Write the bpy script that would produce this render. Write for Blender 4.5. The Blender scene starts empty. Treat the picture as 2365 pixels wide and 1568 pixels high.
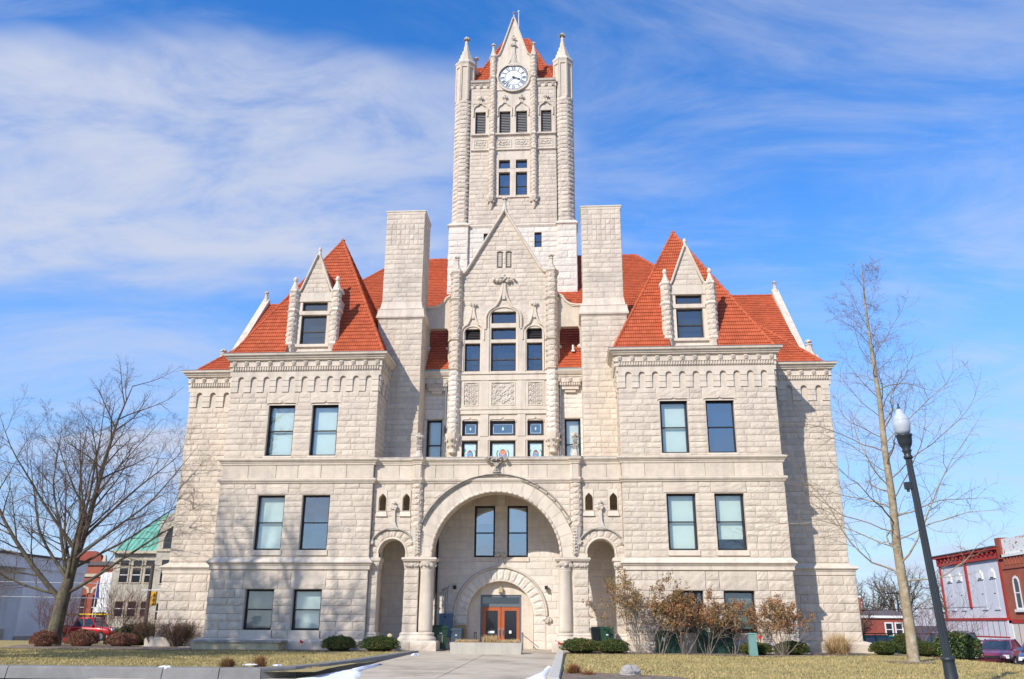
import bpy, math, random
import numpy as np
from mathutils import Vector, Matrix
R = math.radians
scn = bpy.context.scene
col = scn.collection
rnd = random.Random(11)
nrs = np.random.RandomState(5)

# ------------------------------------------------------------------ camera
CAM = np.array([3.72, -42.0, 1.70])
PITCH, YAW, ROLL = R(18.389), R(4.049), R(0.339)
_f = np.array([-math.sin(YAW)*math.cos(PITCH), math.cos(YAW)*math.cos(PITCH), math.sin(PITCH)])
_r = np.array([math.cos(YAW), math.sin(YAW), 0.0])
_u = np.cross(_r, _f)
_r2 = math.cos(ROLL)*_r + math.sin(ROLL)*_u
_u2 = -math.sin(ROLL)*_r + math.cos(ROLL)*_u
cd = bpy.data.cameras.new('camera')
cd.sensor_width = 36.0
cd.lens = 36.0*1955.3/2365.0
cd.clip_start = 0.1
cd.clip_end = 3000
cam = bpy.data.objects.new('camera', cd)
col.objects.link(cam)
mw = Matrix(((_r2[0], _u2[0], -_f[0], CAM[0]), (_r2[1], _u2[1], -_f[1], CAM[1]), (_r2[2], _u2[2], -_f[2], CAM[2]), (0, 0, 0, 1)))
cam.matrix_world = mw
scn.camera = cam

# ------------------------------------------------------------------ sun, sky
SUN_EL, SUN_AZ = R(35.0), R(34.5)          # azimuth: degrees left of the facade normal
to_sun = Vector((-math.sin(SUN_AZ)*math.cos(SUN_EL), -math.cos(SUN_AZ)*math.cos(SUN_EL), math.sin(SUN_EL)))
sd = bpy.data.lights.new('sun', 'SUN')
sd.energy = 3.5
sd.angle = R(0.53)
sd.color = (1.0, 0.955, 0.89)
sun = bpy.data.objects.new('sun', sd)
sun.rotation_euler = (-to_sun).to_track_quat('-Z', 'Y').to_euler()
sun.location = (-30, -40, 60)
col.objects.link(sun)

scn.view_settings.view_transform = 'Standard'
scn.view_settings.look = 'None'
scn.view_settings.gamma = 1.0
scn.view_settings.use_curve_mapping = False
scn.view_settings.exposure = 0.46

world = bpy.data.worlds.new('World')
scn.world = world
world.use_nodes = True
wt = world.node_tree
wt.nodes.clear()
def wn(t, **k):
    n = wt.nodes.new(t)
    for a, b in k.items():
        setattr(n, a, b)
    return n
def wl(a, b):
    wt.links.new(a, b)
SKY_STR = 0.15
sky = wn('ShaderNodeTexSky', sky_type='NISHITA')
sky.sun_disc = False
sky.sun_elevation = SUN_EL
sky.sun_rotation = R(180.0 + 34.5)
sky.altitude = 300
sky.air_density = 1.0
sky.dust_density = 0.35
sky.ozone_density = 3.0
hsv = wn('ShaderNodeHueSaturation')
hsv.inputs['Hue'].default_value = 0.508
hsv.inputs['Saturation'].default_value = 1.33
hsv.inputs['Value'].default_value = 1.3
wl(sky.outputs[0], hsv.inputs['Color'])
tc = wn('ShaderNodeTexCoord')
sep = wn('ShaderNodeSeparateXYZ')
wl(tc.outputs['Generated'], sep.inputs[0])
def wmath(op, a, b=None, clamp=False):
    n = wn('ShaderNodeMath', operation=op)
    n.use_clamp = clamp
    for i, q in enumerate((a, b)):
        if q is None:
            continue
        if isinstance(q, (int, float)):
            n.inputs[i].default_value = q
        else:
            wl(q, n.inputs[i])
    return n.outputs[0]
zz = wmath('ADD', wmath('MAXIMUM', sep.outputs[2], 0.0), 0.16)
px = wmath('DIVIDE', sep.outputs[0], zz)
py = wmath('DIVIDE', sep.outputs[1], zz)
comb = wn('ShaderNodeCombineXYZ')
wl(px, comb.inputs[0]); wl(py, comb.inputs[1])
def wnoise(scale, detail, rough, loc, stretch, rot=0.0, dist=0.0):
    m = wn('ShaderNodeMapping')
    m.inputs['Location'].default_value = loc
    m.inputs['Rotation'].default_value = (0, 0, R(rot))
    m.inputs['Scale'].default_value = stretch
    wl(comb.outputs[0], m.inputs[0])
    n = wn('ShaderNodeTexNoise')
    n.inputs['Scale'].default_value = scale
    n.inputs['Detail'].default_value = detail
    n.inputs['Roughness'].default_value = rough
    n.inputs['Distortion'].default_value = dist
    wl(m.outputs[0], n.inputs['Vector'])
    return n.outputs['Fac']
def wramp(fac, lo, hi):
    n = wn('ShaderNodeMapRange', interpolation_type='SMOOTHSTEP')
    n.inputs['From Min'].default_value = lo
    n.inputs['From Max'].default_value = hi
    wl(fac, n.inputs['Value'])
    return n.outputs[0]
fine = wnoise(4.2, 12, 0.62, (3.1, 7.7, 0), (0.8, 1.25, 1), 14, 0.35)        # mottling inside the banks
soft = wnoise(1.1, 5, 0.55, (5.3, 2.2, 0), (0.8, 1.2, 1), 10, 0.4)           # ragged bank edges
streak = wnoise(2.3, 11, 0.62, (9.3, 1.2, 0), (0.62, 1.35, 1), 22, 0.5)       # high wisps everywhere
jit = wmath('MULTIPLY', wmath('SUBTRACT', soft, 0.5), 1.0)
qx = wmath('ADD', px, wmath('MULTIPLY', jit, 1.3))
qy = wmath('ADD', py, wmath('MULTIPLY', jit, 0.7))
sy = wmath('SINE', wmath('MULTIPLY', wmath('SUBTRACT', qy, 0.90), 2*math.pi/1.5))   # cloud banks recur across the whole sky
sx = wmath('SINE', wmath('MULTIPLY', wmath('SUBTRACT', wmath('MULTIPLY', qx, -1.0), 0.12), 2*math.pi/3.2))
bank = wmath('MULTIPLY', wramp(sy, -0.05, 0.55), wramp(sx, -0.25, 0.75))
veil = wmath('MULTIPLY', bank, wramp(fine, 0.10, 0.64))
wisps = wmath('MULTIPLY', wramp(streak, 0.37, 0.76), 0.66)
cl = wmath('MAXIMUM', wmath('MULTIPLY', veil, 1.02), wisps)
low = wmath('MULTIPLY', wramp(sep.outputs[2], 0.55, 0.0), 0.80)      # thin air-borne veil toward the horizon
cl = wmath('MINIMUM', wmath('MULTIPLY', cl, 0.90), 0.93)
veilmix = wn('ShaderNodeMix', data_type='RGBA')
wl(low, veilmix.inputs['Factor'])
wl(hsv.outputs[0], veilmix.inputs['A'])
veilmix.inputs['B'].default_value = (0.25/SKY_STR, 0.375/SKY_STR, 0.63/SKY_STR, 1)
mixc = wn('ShaderNodeMix', data_type='RGBA')
wl(cl, mixc.inputs['Factor'])
wl(veilmix.outputs['Result'], mixc.inputs['A'])
mixc.inputs['B'].default_value = (0.46/SKY_STR, 0.50/SKY_STR, 0.61/SKY_STR, 1)
bg = wn('ShaderNodeBackground')
bg.inputs['Strength'].default_value = SKY_STR
wl(mixc.outputs['Result'], bg.inputs['Color'])
wo = wn('ShaderNodeOutputWorld')
wl(bg.outputs[0], wo.inputs[0])

# ------------------------------------------------------------------ materials
MT = {}
def mat(name, base, rough=0.8, var=0.0, vscale=2.0, bump=0.0, bscale=30.0, metal=0.0, spec=0.3, island=0.0, base2=None, mixscale=1.0,
        streak=0.0, coat=0.0, mixlo=0.42, mixhi=0.62, base3=None, scale3=0.3, lo3=0.5, hi3=0.65, trans=0.0):
    m = bpy.data.materials.new(name)
    m.use_nodes = True
    nt = m.node_tree
    N, L = nt.nodes, nt.links
    b = N['Principled BSDF']
    b.inputs['Roughness'].default_value = rough
    b.inputs['Metallic'].default_value = metal
    b.inputs['Specular IOR Level'].default_value = spec
    if coat:
        b.inputs['Coat Weight'].default_value = coat
        b.inputs['Coat Roughness'].default_value = 0.06
    geo = N.new('ShaderNodeNewGeometry')
    c = N.new('ShaderNodeRGB'); c.outputs[0].default_value = (*base, 1)
    cur = c.outputs[0]
    def noise(scale, detail=6, stretch=None, rough_=0.6):
        t = N.new('ShaderNodeTexNoise')
        t.inputs['Scale'].default_value = scale
        t.inputs['Detail'].default_value = detail
        t.inputs['Roughness'].default_value = rough_
        if stretch:
            mp = N.new('ShaderNodeMapping'); mp.inputs['Scale'].default_value = stretch
            L.new(geo.outputs['Position'], mp.inputs[0]); L.new(mp.outputs[0], t.inputs['Vector'])
        else:
            L.new(geo.outputs['Position'], t.inputs['Vector'])
        return t.outputs['Fac']
    def mrange(fac, a, b_, c_=0.0, d_=1.0):
        n = N.new('ShaderNodeMapRange')
        n.inputs['From Min'].default_value = a; n.inputs['From Max'].default_value = b_
        n.inputs['To Min'].default_value = c_; n.inputs['To Max'].default_value = d_
        L.new(fac, n.inputs['Value'])
        return n.outputs[0]
    def mixrgb(fac, A, B):
        n = N.new('ShaderNodeMix'); n.data_type = 'RGBA'
        L.new(fac, n.inputs['Factor'])
        for q, s in ((A, 'A'), (B, 'B')):
            if isinstance(q, tuple):
                n.inputs[s].default_value = (*q, 1)
            else:
                L.new(q, n.inputs[s])
        return n.outputs['Result']
    def mulv(col_, fac):
        n = N.new('ShaderNodeMix'); n.data_type = 'RGBA'; n.blend_type = 'MULTIPLY'
        n.inputs['Factor'].default_value = 1.0
        L.new(col_, n.inputs['A']); L.new(fac, n.inputs['B'])
        return n.outputs['Result']
    if base2 is not None:
        cur = mixrgb(mrange(noise(mixscale, 8), mixlo, mixhi), cur, base2)
    if base3 is not None:
        cur = mixrgb(mrange(noise(scale3, 9, None, 0.65), lo3, hi3), cur, base3)
    if island:
        oi = N.new('ShaderNodeObjectInfo')
        ad = N.new('ShaderNodeMath'); ad.operation = 'ADD'
        L.new(geo.outputs['Random Per Island'], ad.inputs[0]); L.new(oi.outputs['Random'], ad.inputs[1])
        fr = N.new('ShaderNodeMath'); fr.operation = 'FRACT'
        L.new(ad.outputs[0], fr.inputs[0])
        cur = mulv(cur, mrange(fr.outputs[0], 0, 1, 1-island, 1+island*0.55))
    if var:
        cur = mulv(cur, mrange(noise(vscale, 8), 0.3, 0.7, 1-var, 1+var))
    if streak:
        cur = mulv(cur, mrange(noise(1.0, 7, (2.6, 2.6, 0.22)), 0.48, 0.72, 1.0, 1-streak))
    L.new(cur, b.inputs['Base Color'])
    if bump:
        bp = N.new('ShaderNodeBump')
        bp.inputs['Strength'].default_value = bump
        bp.inputs['Distance'].default_value = 0.05
        L.new(noise(bscale, 8, None, 0.65), bp.inputs['Height'])
        L.new(bp.outputs[0], b.inputs['Normal'])
    if trans:
        b.inputs['Transmission Weight'].default_value = trans
    MT[name] = m
    return m
mat('rock', (0.655, 0.55, 0.43), 0.9, 0.09, 3.0, 0.5, 14, island=0.10, base3=(0.53, 0.455, 0.37), scale3=0.42, lo3=0.54, hi3=0.78, streak=0.17)
mat('smooth', (0.68, 0.58, 0.46), 0.85, 0.07, 2.2, 0.15, 25, island=0.06, streak=0.22, base3=(0.52, 0.445, 0.36), scale3=0.6, lo3=0.54, hi3=0.78)
mat('white_rock', (0.735, 0.655, 0.55), 0.9, 0.07, 3.0, 0.45, 14, island=0.08, streak=0.10)
mat('carved', (0.60, 0.525, 0.43), 0.9, 0.12, 5, 0.3, 30, streak=0.2)
mat('weathered', (0.33, 0.295, 0.25), 0.92, 0.2, 4, 0.4, 25, base2=(0.50, 0.45, 0.38), mixscale=2.5)
mat('mortar', (0.60, 0.51, 0.405), 0.95, 0.08, 3)
mat('tile', (0.475, 0.104, 0.040), 0.7, 0.10, 0.8, 0.1, 40, island=0.14, spec=0.25, base3=(0.41, 0.086, 0.035), scale3=0.55, lo3=0.48, hi3=0.72)
mat('tile_under', (0.20, 0.05, 0.03), 0.8)
mat('copper', (0.30, 0.40, 0.36), 0.7, 0.2, 6)
mat('lead', (0.16, 0.17, 0.19), 0.5, 0.15, 6, spec=0.5)
mat('frame', (0.028, 0.024, 0.024), 0.5, 0.1, 8)
mat('frame_brown', (0.055, 0.042, 0.036), 0.5, 0.1, 8)
mat('dark_interior', (0.016, 0.022, 0.034), 0.9)  # near-black blue: unlit-room darkness and bluer-looking windows put into the colour
mat('blind', (0.74, 0.77, 0.69), 0.8, 0.03, 3)
mat('blind_slats', (0.22, 0.27, 0.25), 0.7)
mat('louver', (0.045, 0.04, 0.04), 0.6)
mat('louver_light', (0.26, 0.25, 0.24), 0.6)
mat('clock_white', (0.82, 0.84, 0.86), 0.4, spec=0.4)
mat('clock_dark', (0.025, 0.04, 0.04), 0.5)
mat('door_wood', (0.42, 0.105, 0.03), 0.45, 0.12, 6, 0.05, 60, spec=0.4)
mat('alu_grey', (0.16, 0.17, 0.18), 0.45, 0.05, 4, metal=0.3)
mat('steel', (0.45, 0.46, 0.47), 0.35, metal=0.9)
mat('box_blue', (0.13, 0.19, 0.26), 0.5, 0.05, 5)
mat('concrete', (0.52, 0.44, 0.335), 0.9, 0.10, 1.2, 0.2, 40, base3=(0.37, 0.31, 0.23), scale3=0.45, lo3=0.48, hi3=0.62)
mat('concrete_pale', (0.47, 0.435, 0.36), 0.9, 0.08, 1.6, 0.2, 40, streak=0.15)
mat('kerb', (0.22, 0.21, 0.195), 0.9, 0.16, 2.2, 0.25, 45)
mat('kerb_top', (0.52, 0.49, 0.43), 0.9, 0.10, 2.2, 0.2, 45)
mat('asphalt', (0.075, 0.075, 0.08), 0.9, 0.15, 0.6, 0.3, 60)
mat('lawn', (0.40, 0.305, 0.125), 0.95, 0.22, 5, 0.5, 60, base2=(0.32, 0.262, 0.102), mixscale=0.55, mixlo=0.40, mixhi=0.64, base3=(0.48, 0.385, 0.19), scale3=1.6, lo3=0.55, hi3=0.8)
mat('blade', (0.47, 0.365, 0.155), 0.9, 0.2, 2, island=0.25, base2=(0.375, 0.31, 0.125), mixscale=0.55, mixlo=0.40, mixhi=0.64)
mat('mulch', (0.22, 0.16, 0.115), 0.95, 0.35, 9, 0.9, 50, base2=(0.34, 0.27, 0.20), mixscale=6)
mat('snow', (0.86, 0.88, 0.93), 0.6, 0.03, 5, 0.15, 20)
mat('bark', (0.115, 0.088, 0.066), 0.95, 0.4, 7, 1.0, 18, base2=(0.155, 0.14, 0.08), mixscale=1.5)
mat('twig', (0.165, 0.115, 0.095), 0.9)
mat('sycamore', (0.33, 0.26, 0.165), 0.9, 0.2, 6, 0.4, 30, base2=(0.43, 0.37, 0.27), mixscale=2.6, mixlo=0.52, mixhi=0.62, base3=(0.24, 0.17, 0.10), scale3=2.3, lo3=0.56, hi3=0.66)
mat('sycamore_twig', (0.24, 0.175, 0.125), 0.9)
mat('pale_stem', (0.26, 0.215, 0.17), 0.9, 0.2, 8)
mat('red_twig', (0.235, 0.105, 0.08), 0.9, 0.2, 3)
mat('dark_twig', (0.135, 0.085, 0.06), 0.9, 0.2, 3)
mat('leaf_rust', (0.36, 0.15, 0.06), 0.75, island=0.4, base2=(0.27, 0.17, 0.065), mixscale=1.1, mixlo=0.40, mixhi=0.62)
mat('leaf_olive', (0.25, 0.18, 0.07), 0.75, island=0.4, base2=(0.34, 0.16, 0.065), mixscale=1.6, mixlo=0.44, mixhi=0.60)
mat('box_leaf', (0.075, 0.105, 0.022), 0.6, island=0.5, base2=(0.15, 0.125, 0.03), mixscale=2.2, mixlo=0.5, mixhi=0.7)
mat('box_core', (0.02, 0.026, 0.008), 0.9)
mat('broad_leaf', (0.085, 0.125, 0.03), 0.4, island=0.5, base2=(0.17, 0.155, 0.04), mixscale=2.0, mixlo=0.5, mixhi=0.65, spec=0.5)
mat('rust_core', (0.25, 0.115, 0.07), 0.9, 0.3, 6, island=0.4)
mat('straw', (0.66, 0.48, 0.25), 0.85, island=0.3, base2=(0.50, 0.32, 0.14), mixscale=3)
mat('lamp_iron', (0.028, 0.033, 0.037), 0.45, 0.1, 8, spec=0.45)
mat('bin_green', (0.016, 0.055, 0.028), 0.45, 0.08, 6, spec=0.4)
mat('bin_black', (0.012, 0.016, 0.016), 0.5)
mat('bin_blue', (0.05, 0.075, 0.10), 0.45)
mat('bin_tan', (0.16, 0.17, 0.10), 0.5)
mat('cabinet_green', (0.016, 0.045, 0.03), 0.5, 0.15, 3)
mat('pedestal_green', (0.16, 0.29, 0.26), 0.6, 0.1, 4)
mat('flag_red', (0.62, 0.03, 0.02), 0.6)
mat('paper', (0.80, 0.80, 0.78), 0.7)
mat('boulder', (0.36, 0.33, 0.30), 0.9, 0.25, 5, 0.6, 20)
mat('sand_stone', (0.55, 0.46, 0.27), 0.9, 0.25, 2.5, 0.2, 30)
mat('lamp_tan', (0.45, 0.36, 0.20), 0.5)
mat('brick', (0.34, 0.10, 0.06), 0.9, 0.16, 1.5, 0.3, 40)
mat('brick_dark', (0.30, 0.075, 0.05), 0.9, 0.16, 1.5, 0.3, 40)
mat('red_trim', (0.40, 0.035, 0.025), 0.6, 0.12, 2)
mat('grey_paint', (0.60, 0.61, 0.64), 0.8, 0.06, 1.0, streak=0.1)
mat('white_paint', (0.74, 0.73, 0.69), 0.7, 0.05, 2)
mat('cream_panel', (0.62, 0.57, 0.50), 0.8, 0.05, 2)
mat('peeling', (0.70, 0.70, 0.67), 0.9, 0.05, 2, base2=(0.36, 0.16, 0.11), mixscale=2.2, mixlo=0.56, mixhi=0.60)
mat('grey_concrete', (0.82, 0.81, 0.79), 0.85, 0.07, 0.8, streak=0.1)
mat('dark_glass', (0.02, 0.022, 0.026), 0.08, spec=0.6)
mat('verdigris', (0.17, 0.42, 0.31), 0.6, 0.12, 1.0, streak=0.15)
mat('church_stone', (0.46, 0.41, 0.32), 0.9, 0.15, 2, 0.4, 12)
mat('tan_stone', (0.50, 0.42, 0.30), 0.9, 0.1, 2)
mat('slate', (0.12, 0.10, 0.10), 0.8)
mat('car_red', (0.55, 0.012, 0.015), 0.35, spec=0.5, coat=1.0)
mat('car_maroon', (0.26, 0.035, 0.075), 0.38, spec=0.5, coat=0.9)
mat('car_blue', (0.07, 0.12, 0.28), 0.35, spec=0.5, coat=0.9)
mat('car_grey', (0.085, 0.08, 0.082), 0.4, spec=0.5, coat=0.8)
mat('car_white', (0.70, 0.71, 0.73), 0.35, coat=0.8)
mat('car_glass', (0.03, 0.055, 0.085), 0.05, spec=0.8)
mat('rubber', (0.02, 0.02, 0.02), 0.85)
mat('head_lamp', (0.72, 0.72, 0.68), 0.15, spec=0.6)
mat('chrome', (0.6, 0.6, 0.6), 0.2, metal=1.0)
mat('yellow', (0.75, 0.50, 0.02), 0.6)
mat('signal_amber', (0.62, 0.33, 0.02), 0.5)
mat('rail_green', (0.02, 0.20, 0.10), 0.5)
mat('rail_black', (0.015, 0.015, 0.017), 0.5)
mat('purple_poster', (0.055, 0.02, 0.13), 0.4)
mat('pole_wood', (0.09, 0.075, 0.065), 0.9, 0.2, 4)
mat('pole_grey', (0.30, 0.27, 0.24), 0.9, 0.15, 4)
mat('wire', (0.02, 0.02, 0.02), 0.6)
mat('wire_pale', (0.5, 0.5, 0.5), 0.5)
mat('flag_blue', (0.03, 0.05, 0.20), 0.7)
mat('cardboard', (0.42, 0.27, 0.15), 0.9)
mat('stain_pink', (0.10, 0.35, 0.85), 0.25)
mat('lead_white', (0.62, 0.74, 0.80), 0.3)
mat('glass_pale', (0.50, 0.66, 0.66), 0.15, 0.2, 9, spec=0.5)
mat('glass_blue', (0.085, 0.15, 0.24), 0.12, 0.1, 9, spec=0.6)
mat('stain_blue', (0.06, 0.36, 0.85), 0.2, spec=0.5)
mat('stain_orange', (0.72, 0.26, 0.10), 0.2, spec=0.5)
mat('stain_dark', (0.23, 0.15, 0.13), 0.3)
mat('stain_green', (0.10, 0.20, 0.12), 0.3)
mat('stain_lilac', (0.45, 0.36, 0.55), 0.3)

def glass_mat(name, tint, f0, rough=0.02):
    m = bpy.data.materials.new(name); m.use_nodes = True
    nt = m.node_tree; nt.nodes.clear()
    o = nt.nodes.new('ShaderNodeOutputMaterial')
    t = nt.nodes.new('ShaderNodeBsdfTransparent'); t.inputs[0].default_value = (*tint, 1)
    g = nt.nodes.new('ShaderNodeBsdfGlossy'); g.inputs['Roughness'].default_value = rough
    g.inputs['Color'].default_value = (0.88, 0.95, 1.0, 1)
    geo = nt.nodes.new('ShaderNodeNewGeometry')
    n = nt.nodes.new('ShaderNodeTexNoise'); n.inputs['Scale'].default_value = 0.9; n.inputs['Detail'].default_value = 1
    nt.links.new(geo.outputs['Position'], n.inputs['Vector'])
    b = nt.nodes.new('ShaderNodeBump'); b.inputs['Strength'].default_value = 0.14; b.inputs['Distance'].default_value = 0.05
    nt.links.new(n.outputs['Fac'], b.inputs['Height'])
    nt.links.new(b.outputs[0], g.inputs['Normal'])
    lw = nt.nodes.new('ShaderNodeLayerWeight'); lw.inputs['Blend'].default_value = 0.35
    fr = nt.nodes.new('ShaderNodeMapRange')
    fr.inputs['To Min'].default_value = f0; fr.inputs['To Max'].default_value = 0.95
    nt.links.new(lw.outputs['Facing'], fr.inputs['Value'])
    mx = nt.nodes.new('ShaderNodeMixShader')
    nt.links.new(fr.outputs[0], mx.inputs[0]); nt.links.new(t.outputs[0], mx.inputs[1]); nt.links.new(g.outputs[0], mx.inputs[2])
    nt.links.new(mx.outputs[0], o.inputs[0])
    MT[name] = m
glass_mat('glass', (0.90, 0.97, 0.95), 0.15)
glass_mat('glass_mirror', (0.85, 0.94, 0.95), 0.42)
glass_mat('glass_mid', (0.85, 0.94, 0.95), 0.30)

def globe_mat():
    m = bpy.data.materials.new('globe'); m.use_nodes = True
    b = m.node_tree.nodes['Principled BSDF']
    b.inputs['Base Color'].default_value = (0.50, 0.53, 0.56, 1)
    b.inputs['Roughness'].default_value = 0.12
    b.inputs['Subsurface Weight'].default_value = 0.3
    b.inputs['Subsurface Radius'].default_value = (.1, .1, .1)
    MT['globe'] = m
globe_mat()
# ------------------------------------------------------------------ object helpers
WL = {}                                    # world position of each unrotated parent
def new_obj(name, me, parent=None, loc=None):
    o = bpy.data.objects.new(name, me)
    col.objects.link(o)
    if parent is not None:
        o.parent = parent
        if parent in WL:
            p = WL[parent]
            o.location = (-p[0], -p[1], -p[2]) if loc is None else (loc[0]-p[0], loc[1]-p[1], loc[2]-p[2])
    elif loc is not None:
        o.location = loc
    WL[o] = (0, 0, 0) if loc is None else tuple(loc)
    return o
def tag(o, label=None, cat=None, group=None, kind=None):
    if label: o['label'] = label
    if cat: o['category'] = cat
    if group: o['group'] = group
    if kind: o['kind'] = kind
    return o
def thing(name, loc, label, cat, group=None, rz=0.0, local=False):
    o = bpy.data.objects.new(name, None)
    col.objects.link(o)
    o.empty_display_size = 0.3
    o.location = loc
    o.rotation_euler = (0, 0, rz)
    if not local:
        WL[o] = tuple(loc)
    tag(o, label, cat, group)
    return o
def mesh_np(name, V, F, matn, smooth=False, mats=None, midx=None):
    me = bpy.data.meshes.new(name)
    me.from_pydata(V if isinstance(V, list) else V.tolist(), [], F if isinstance(F, list) else F.tolist())
    for q in (mats or [matn]):
        me.materials.append(MT[q])
    if midx is not None:
        me.polygons.foreach_set('material_index', midx)
    if smooth:
        me.polygons.foreach_set('use_smooth', [True]*len(me.polygons))
    me.update()
    return me
class MB:
    def __init__(s):
        s.v, s.f = [], []
    def add(s, vs, fs):
        o = len(s.v)
        s.v += [tuple(map(float, q)) for q in vs]
        s.f += [tuple(i+o for i in f) for f in fs]
        return s
    def box(s, x0, x1, y0, y1, z0, z1):
        if x0 > x1: x0, x1 = x1, x0
        if y0 > y1: y0, y1 = y1, y0
        return s.add([(x0,y0,z0),(x1,y0,z0),(x1,y1,z0),(x0,y1,z0),(x0,y0,z1),(x1,y0,z1),(x1,y1,z1),(x0,y1,z1)],
              [(0,3,2,1),(4,5,6,7),(0,1,5,4),(1,2,6,5),(2,3,7,6),(3,0,4,7)])
    def frustum(s, a, b, z0, z1):          # a, b = (x0,x1,y0,y1) bottom and top
        (x0,x1,y0,y1), (X0,X1,Y0,Y1) = a, b
        return s.add([(x0,y0,z0),(x1,y0,z0),(x1,y1,z0),(x0,y1,z0),(X0,Y0,z1),(X1,Y0,z1),(X1,Y1,z1),(X0,Y1,z1)],
              [(0,3,2,1),(4,5,6,7),(0,1,5,4),(1,2,6,5),(2,3,7,6),(3,0,4,7)])
    def prism_xz(s, poly, y0, y1):         # polygon in XZ, from y0 (front) to y1
        n = len(poly)
        vs = [(x, y0, z) for x, z in poly] + [(x, y1, z) for x, z in poly]
        fs = [tuple(range(n)), tuple(range(2*n-1, n-1, -1))]
        fs += [(i, i+n, (i+1) % n+n, (i+1) % n) for i in range(n)]
        return s.add(vs, fs)
    def prism_xy(s, poly, z0, z1):
        n = len(poly)
        vs = [(x, y, z0) for x, y in poly] + [(x, y, z1) for x, y in poly]
        fs = [tuple(range(n-1, -1, -1)), tuple(range(n, 2*n))]
        fs += [(i, (i+1) % n, (i+1) % n+n, i+n) for i in range(n)]
        return s.add(vs, fs)
    def ring_xz(s, outer, inner, y0, y1):  # closed frame between two loops with the same number of points
        n = len(outer)
        vs = [(x, y0, z) for x, z in outer] + [(x, y0, z) for x, z in inner] + [(x, y1, z) for x, z in outer] + [(x, y1, z) for x, z in inner]
        fs = []
        for i in range(n):
            j = (i+1) % n
            fs += [(i, j, n+j, n+i), (n+i, n+j, 3*n+j, 3*n+i), (i, 2*n+i, 2*n+j, j), (2*n+i, 3*n+i, 3*n+j, 2*n+j)]
        return s.add(vs, fs)
    def lathe(s, prof, cx, cy, n=12, a0=0.0):
        vs, fs = [], []
        for r, z in prof:
            for k in range(n):
                a = a0+2*math.pi*k/n
                vs.append((cx+r*math.cos(a), cy+r*math.sin(a), z))
        for i in range(len(prof)-1):
            for k in range(n):
                k2 = (k+1) % n
                fs.append((i*n+k, i*n+k2, (i+1)*n+k2, (i+1)*n+k))
        fs.append(tuple(range(n-1, -1, -1)))
        fs.append(tuple((len(prof)-1)*n+k for k in range(n)))
        return s.add(vs, fs)
    def tube(s, pts, r, n=6, cap=True):
        pts = [np.array(p, float) for p in pts]
        rs = r if isinstance(r, (list, tuple)) else [r]*len(pts)
        vs, fs = [], []
        for i, p in enumerate(pts):
            d = pts[min(i+1, len(pts)-1)]-pts[max(i-1, 0)]
            d = d/(np.linalg.norm(d)+1e-9)
            a = np.array((0, 0, 1.0)) if abs(d[2]) < 0.9 else np.array((1.0, 0, 0))
            u = np.cross(d, a); u /= np.linalg.norm(u)
            w = np.cross(d, u)
            for k in range(n):
                t = 2*math.pi*k/n
                vs.append(p+rs[i]*(math.cos(t)*u+math.sin(t)*w))
        for i in range(len(pts)-1):
            for k in range(n):
                k2 = (k+1) % n
                fs.append((i*n+k, i*n+k2, (i+1)*n+k2, (i+1)*n+k))
        if cap:
            fs.append(tuple(range(n-1, -1, -1)))
            fs.append(tuple((len(pts)-1)*n+k for k in range(n)))
        return s.add(vs, fs)
    def mould(s, path, y, w, d):           # bar following a path in XZ: width w, standing d proud of plane y
        pts = [np.array(p, float) for p in path]
        vs, fs = [], []
        prof = [(-0.5, 0), (-0.5, 0.55), (-0.2, 1.0), (0.2, 1.0), (0.5, 0.55), (0.5, 0)]
        m = len(prof)
        for i, p in enumerate(pts):
            t = pts[min(i+1, len(pts)-1)]-pts[max(i-1, 0)]
            t = t/(np.linalg.norm(t)+1e-9)
            nrm = np.array((-t[1], t[0]))
            for a, b in prof:
                q = p+nrm*a*w
                vs.append((q[0], y-b*d, q[1]))
        for i in range(len(pts)-1):
            for k in range(m-1):
                fs.append((i*m+k, i*m+k+1, (i+1)*m+k+1, (i+1)*m+k))
        fs.append(tuple(range(m))); fs.append(tuple((len(pts)-1)*m+k for k in range(m-1, -1, -1)))
        return s.add(vs, fs)
    def lump(s, c, r, jit=0.18, sq=(1, 1, 1)):
        V, F = ICO
        J = 1+jit*(nrs.rand(len(V), 1)*2-1)
        P = V*J*r*np.array(sq)+np.array(c)
        return s.add(P.tolist(), F)
    def build(s, name, matn, parent=None, smooth=False, loc=None, kind=None):
        V = s.v
        if loc is not None:
            V = [(a-loc[0], b-loc[1], c-loc[2]) for a, b, c in V]
        o = new_obj(name, mesh_np(name, V, s.f, matn, smooth), parent, loc)
        if kind: o['kind'] = kind
        return o
def _ico():
    t = (1+5**0.5)/2
    v = np.array([(-1,t,0),(1,t,0),(-1,-t,0),(1,-t,0),(0,-1,t),(0,1,t),(0,-1,-t),(0,1,-t),(t,0,-1),(t,0,1),(-t,0,-1),(-t,0,1)], float)
    v /= np.linalg.norm(v[0])
    f = [(0,11,5),(0,5,1),(0,1,7),(0,7,10),(0,10,11),(1,5,9),(5,11,4),(11,10,2),(10,7,6),(7,1,8),(3,9,4),(3,4,2),(3,2,6),(3,6,8),(3,8,9),(4,9,5),(2,4,11),(6,2,10),(8,6,7),(9,8,1)]
    return v, f
ICO = _ico()
def local_build(mb, name, matn, parent, smooth=False):       # for things built in their own axes
    o = bpy.data.objects.new(name, mesh_np(name, mb.v, mb.f, matn, smooth))
    col.objects.link(o); o.parent = parent
    return o

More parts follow.
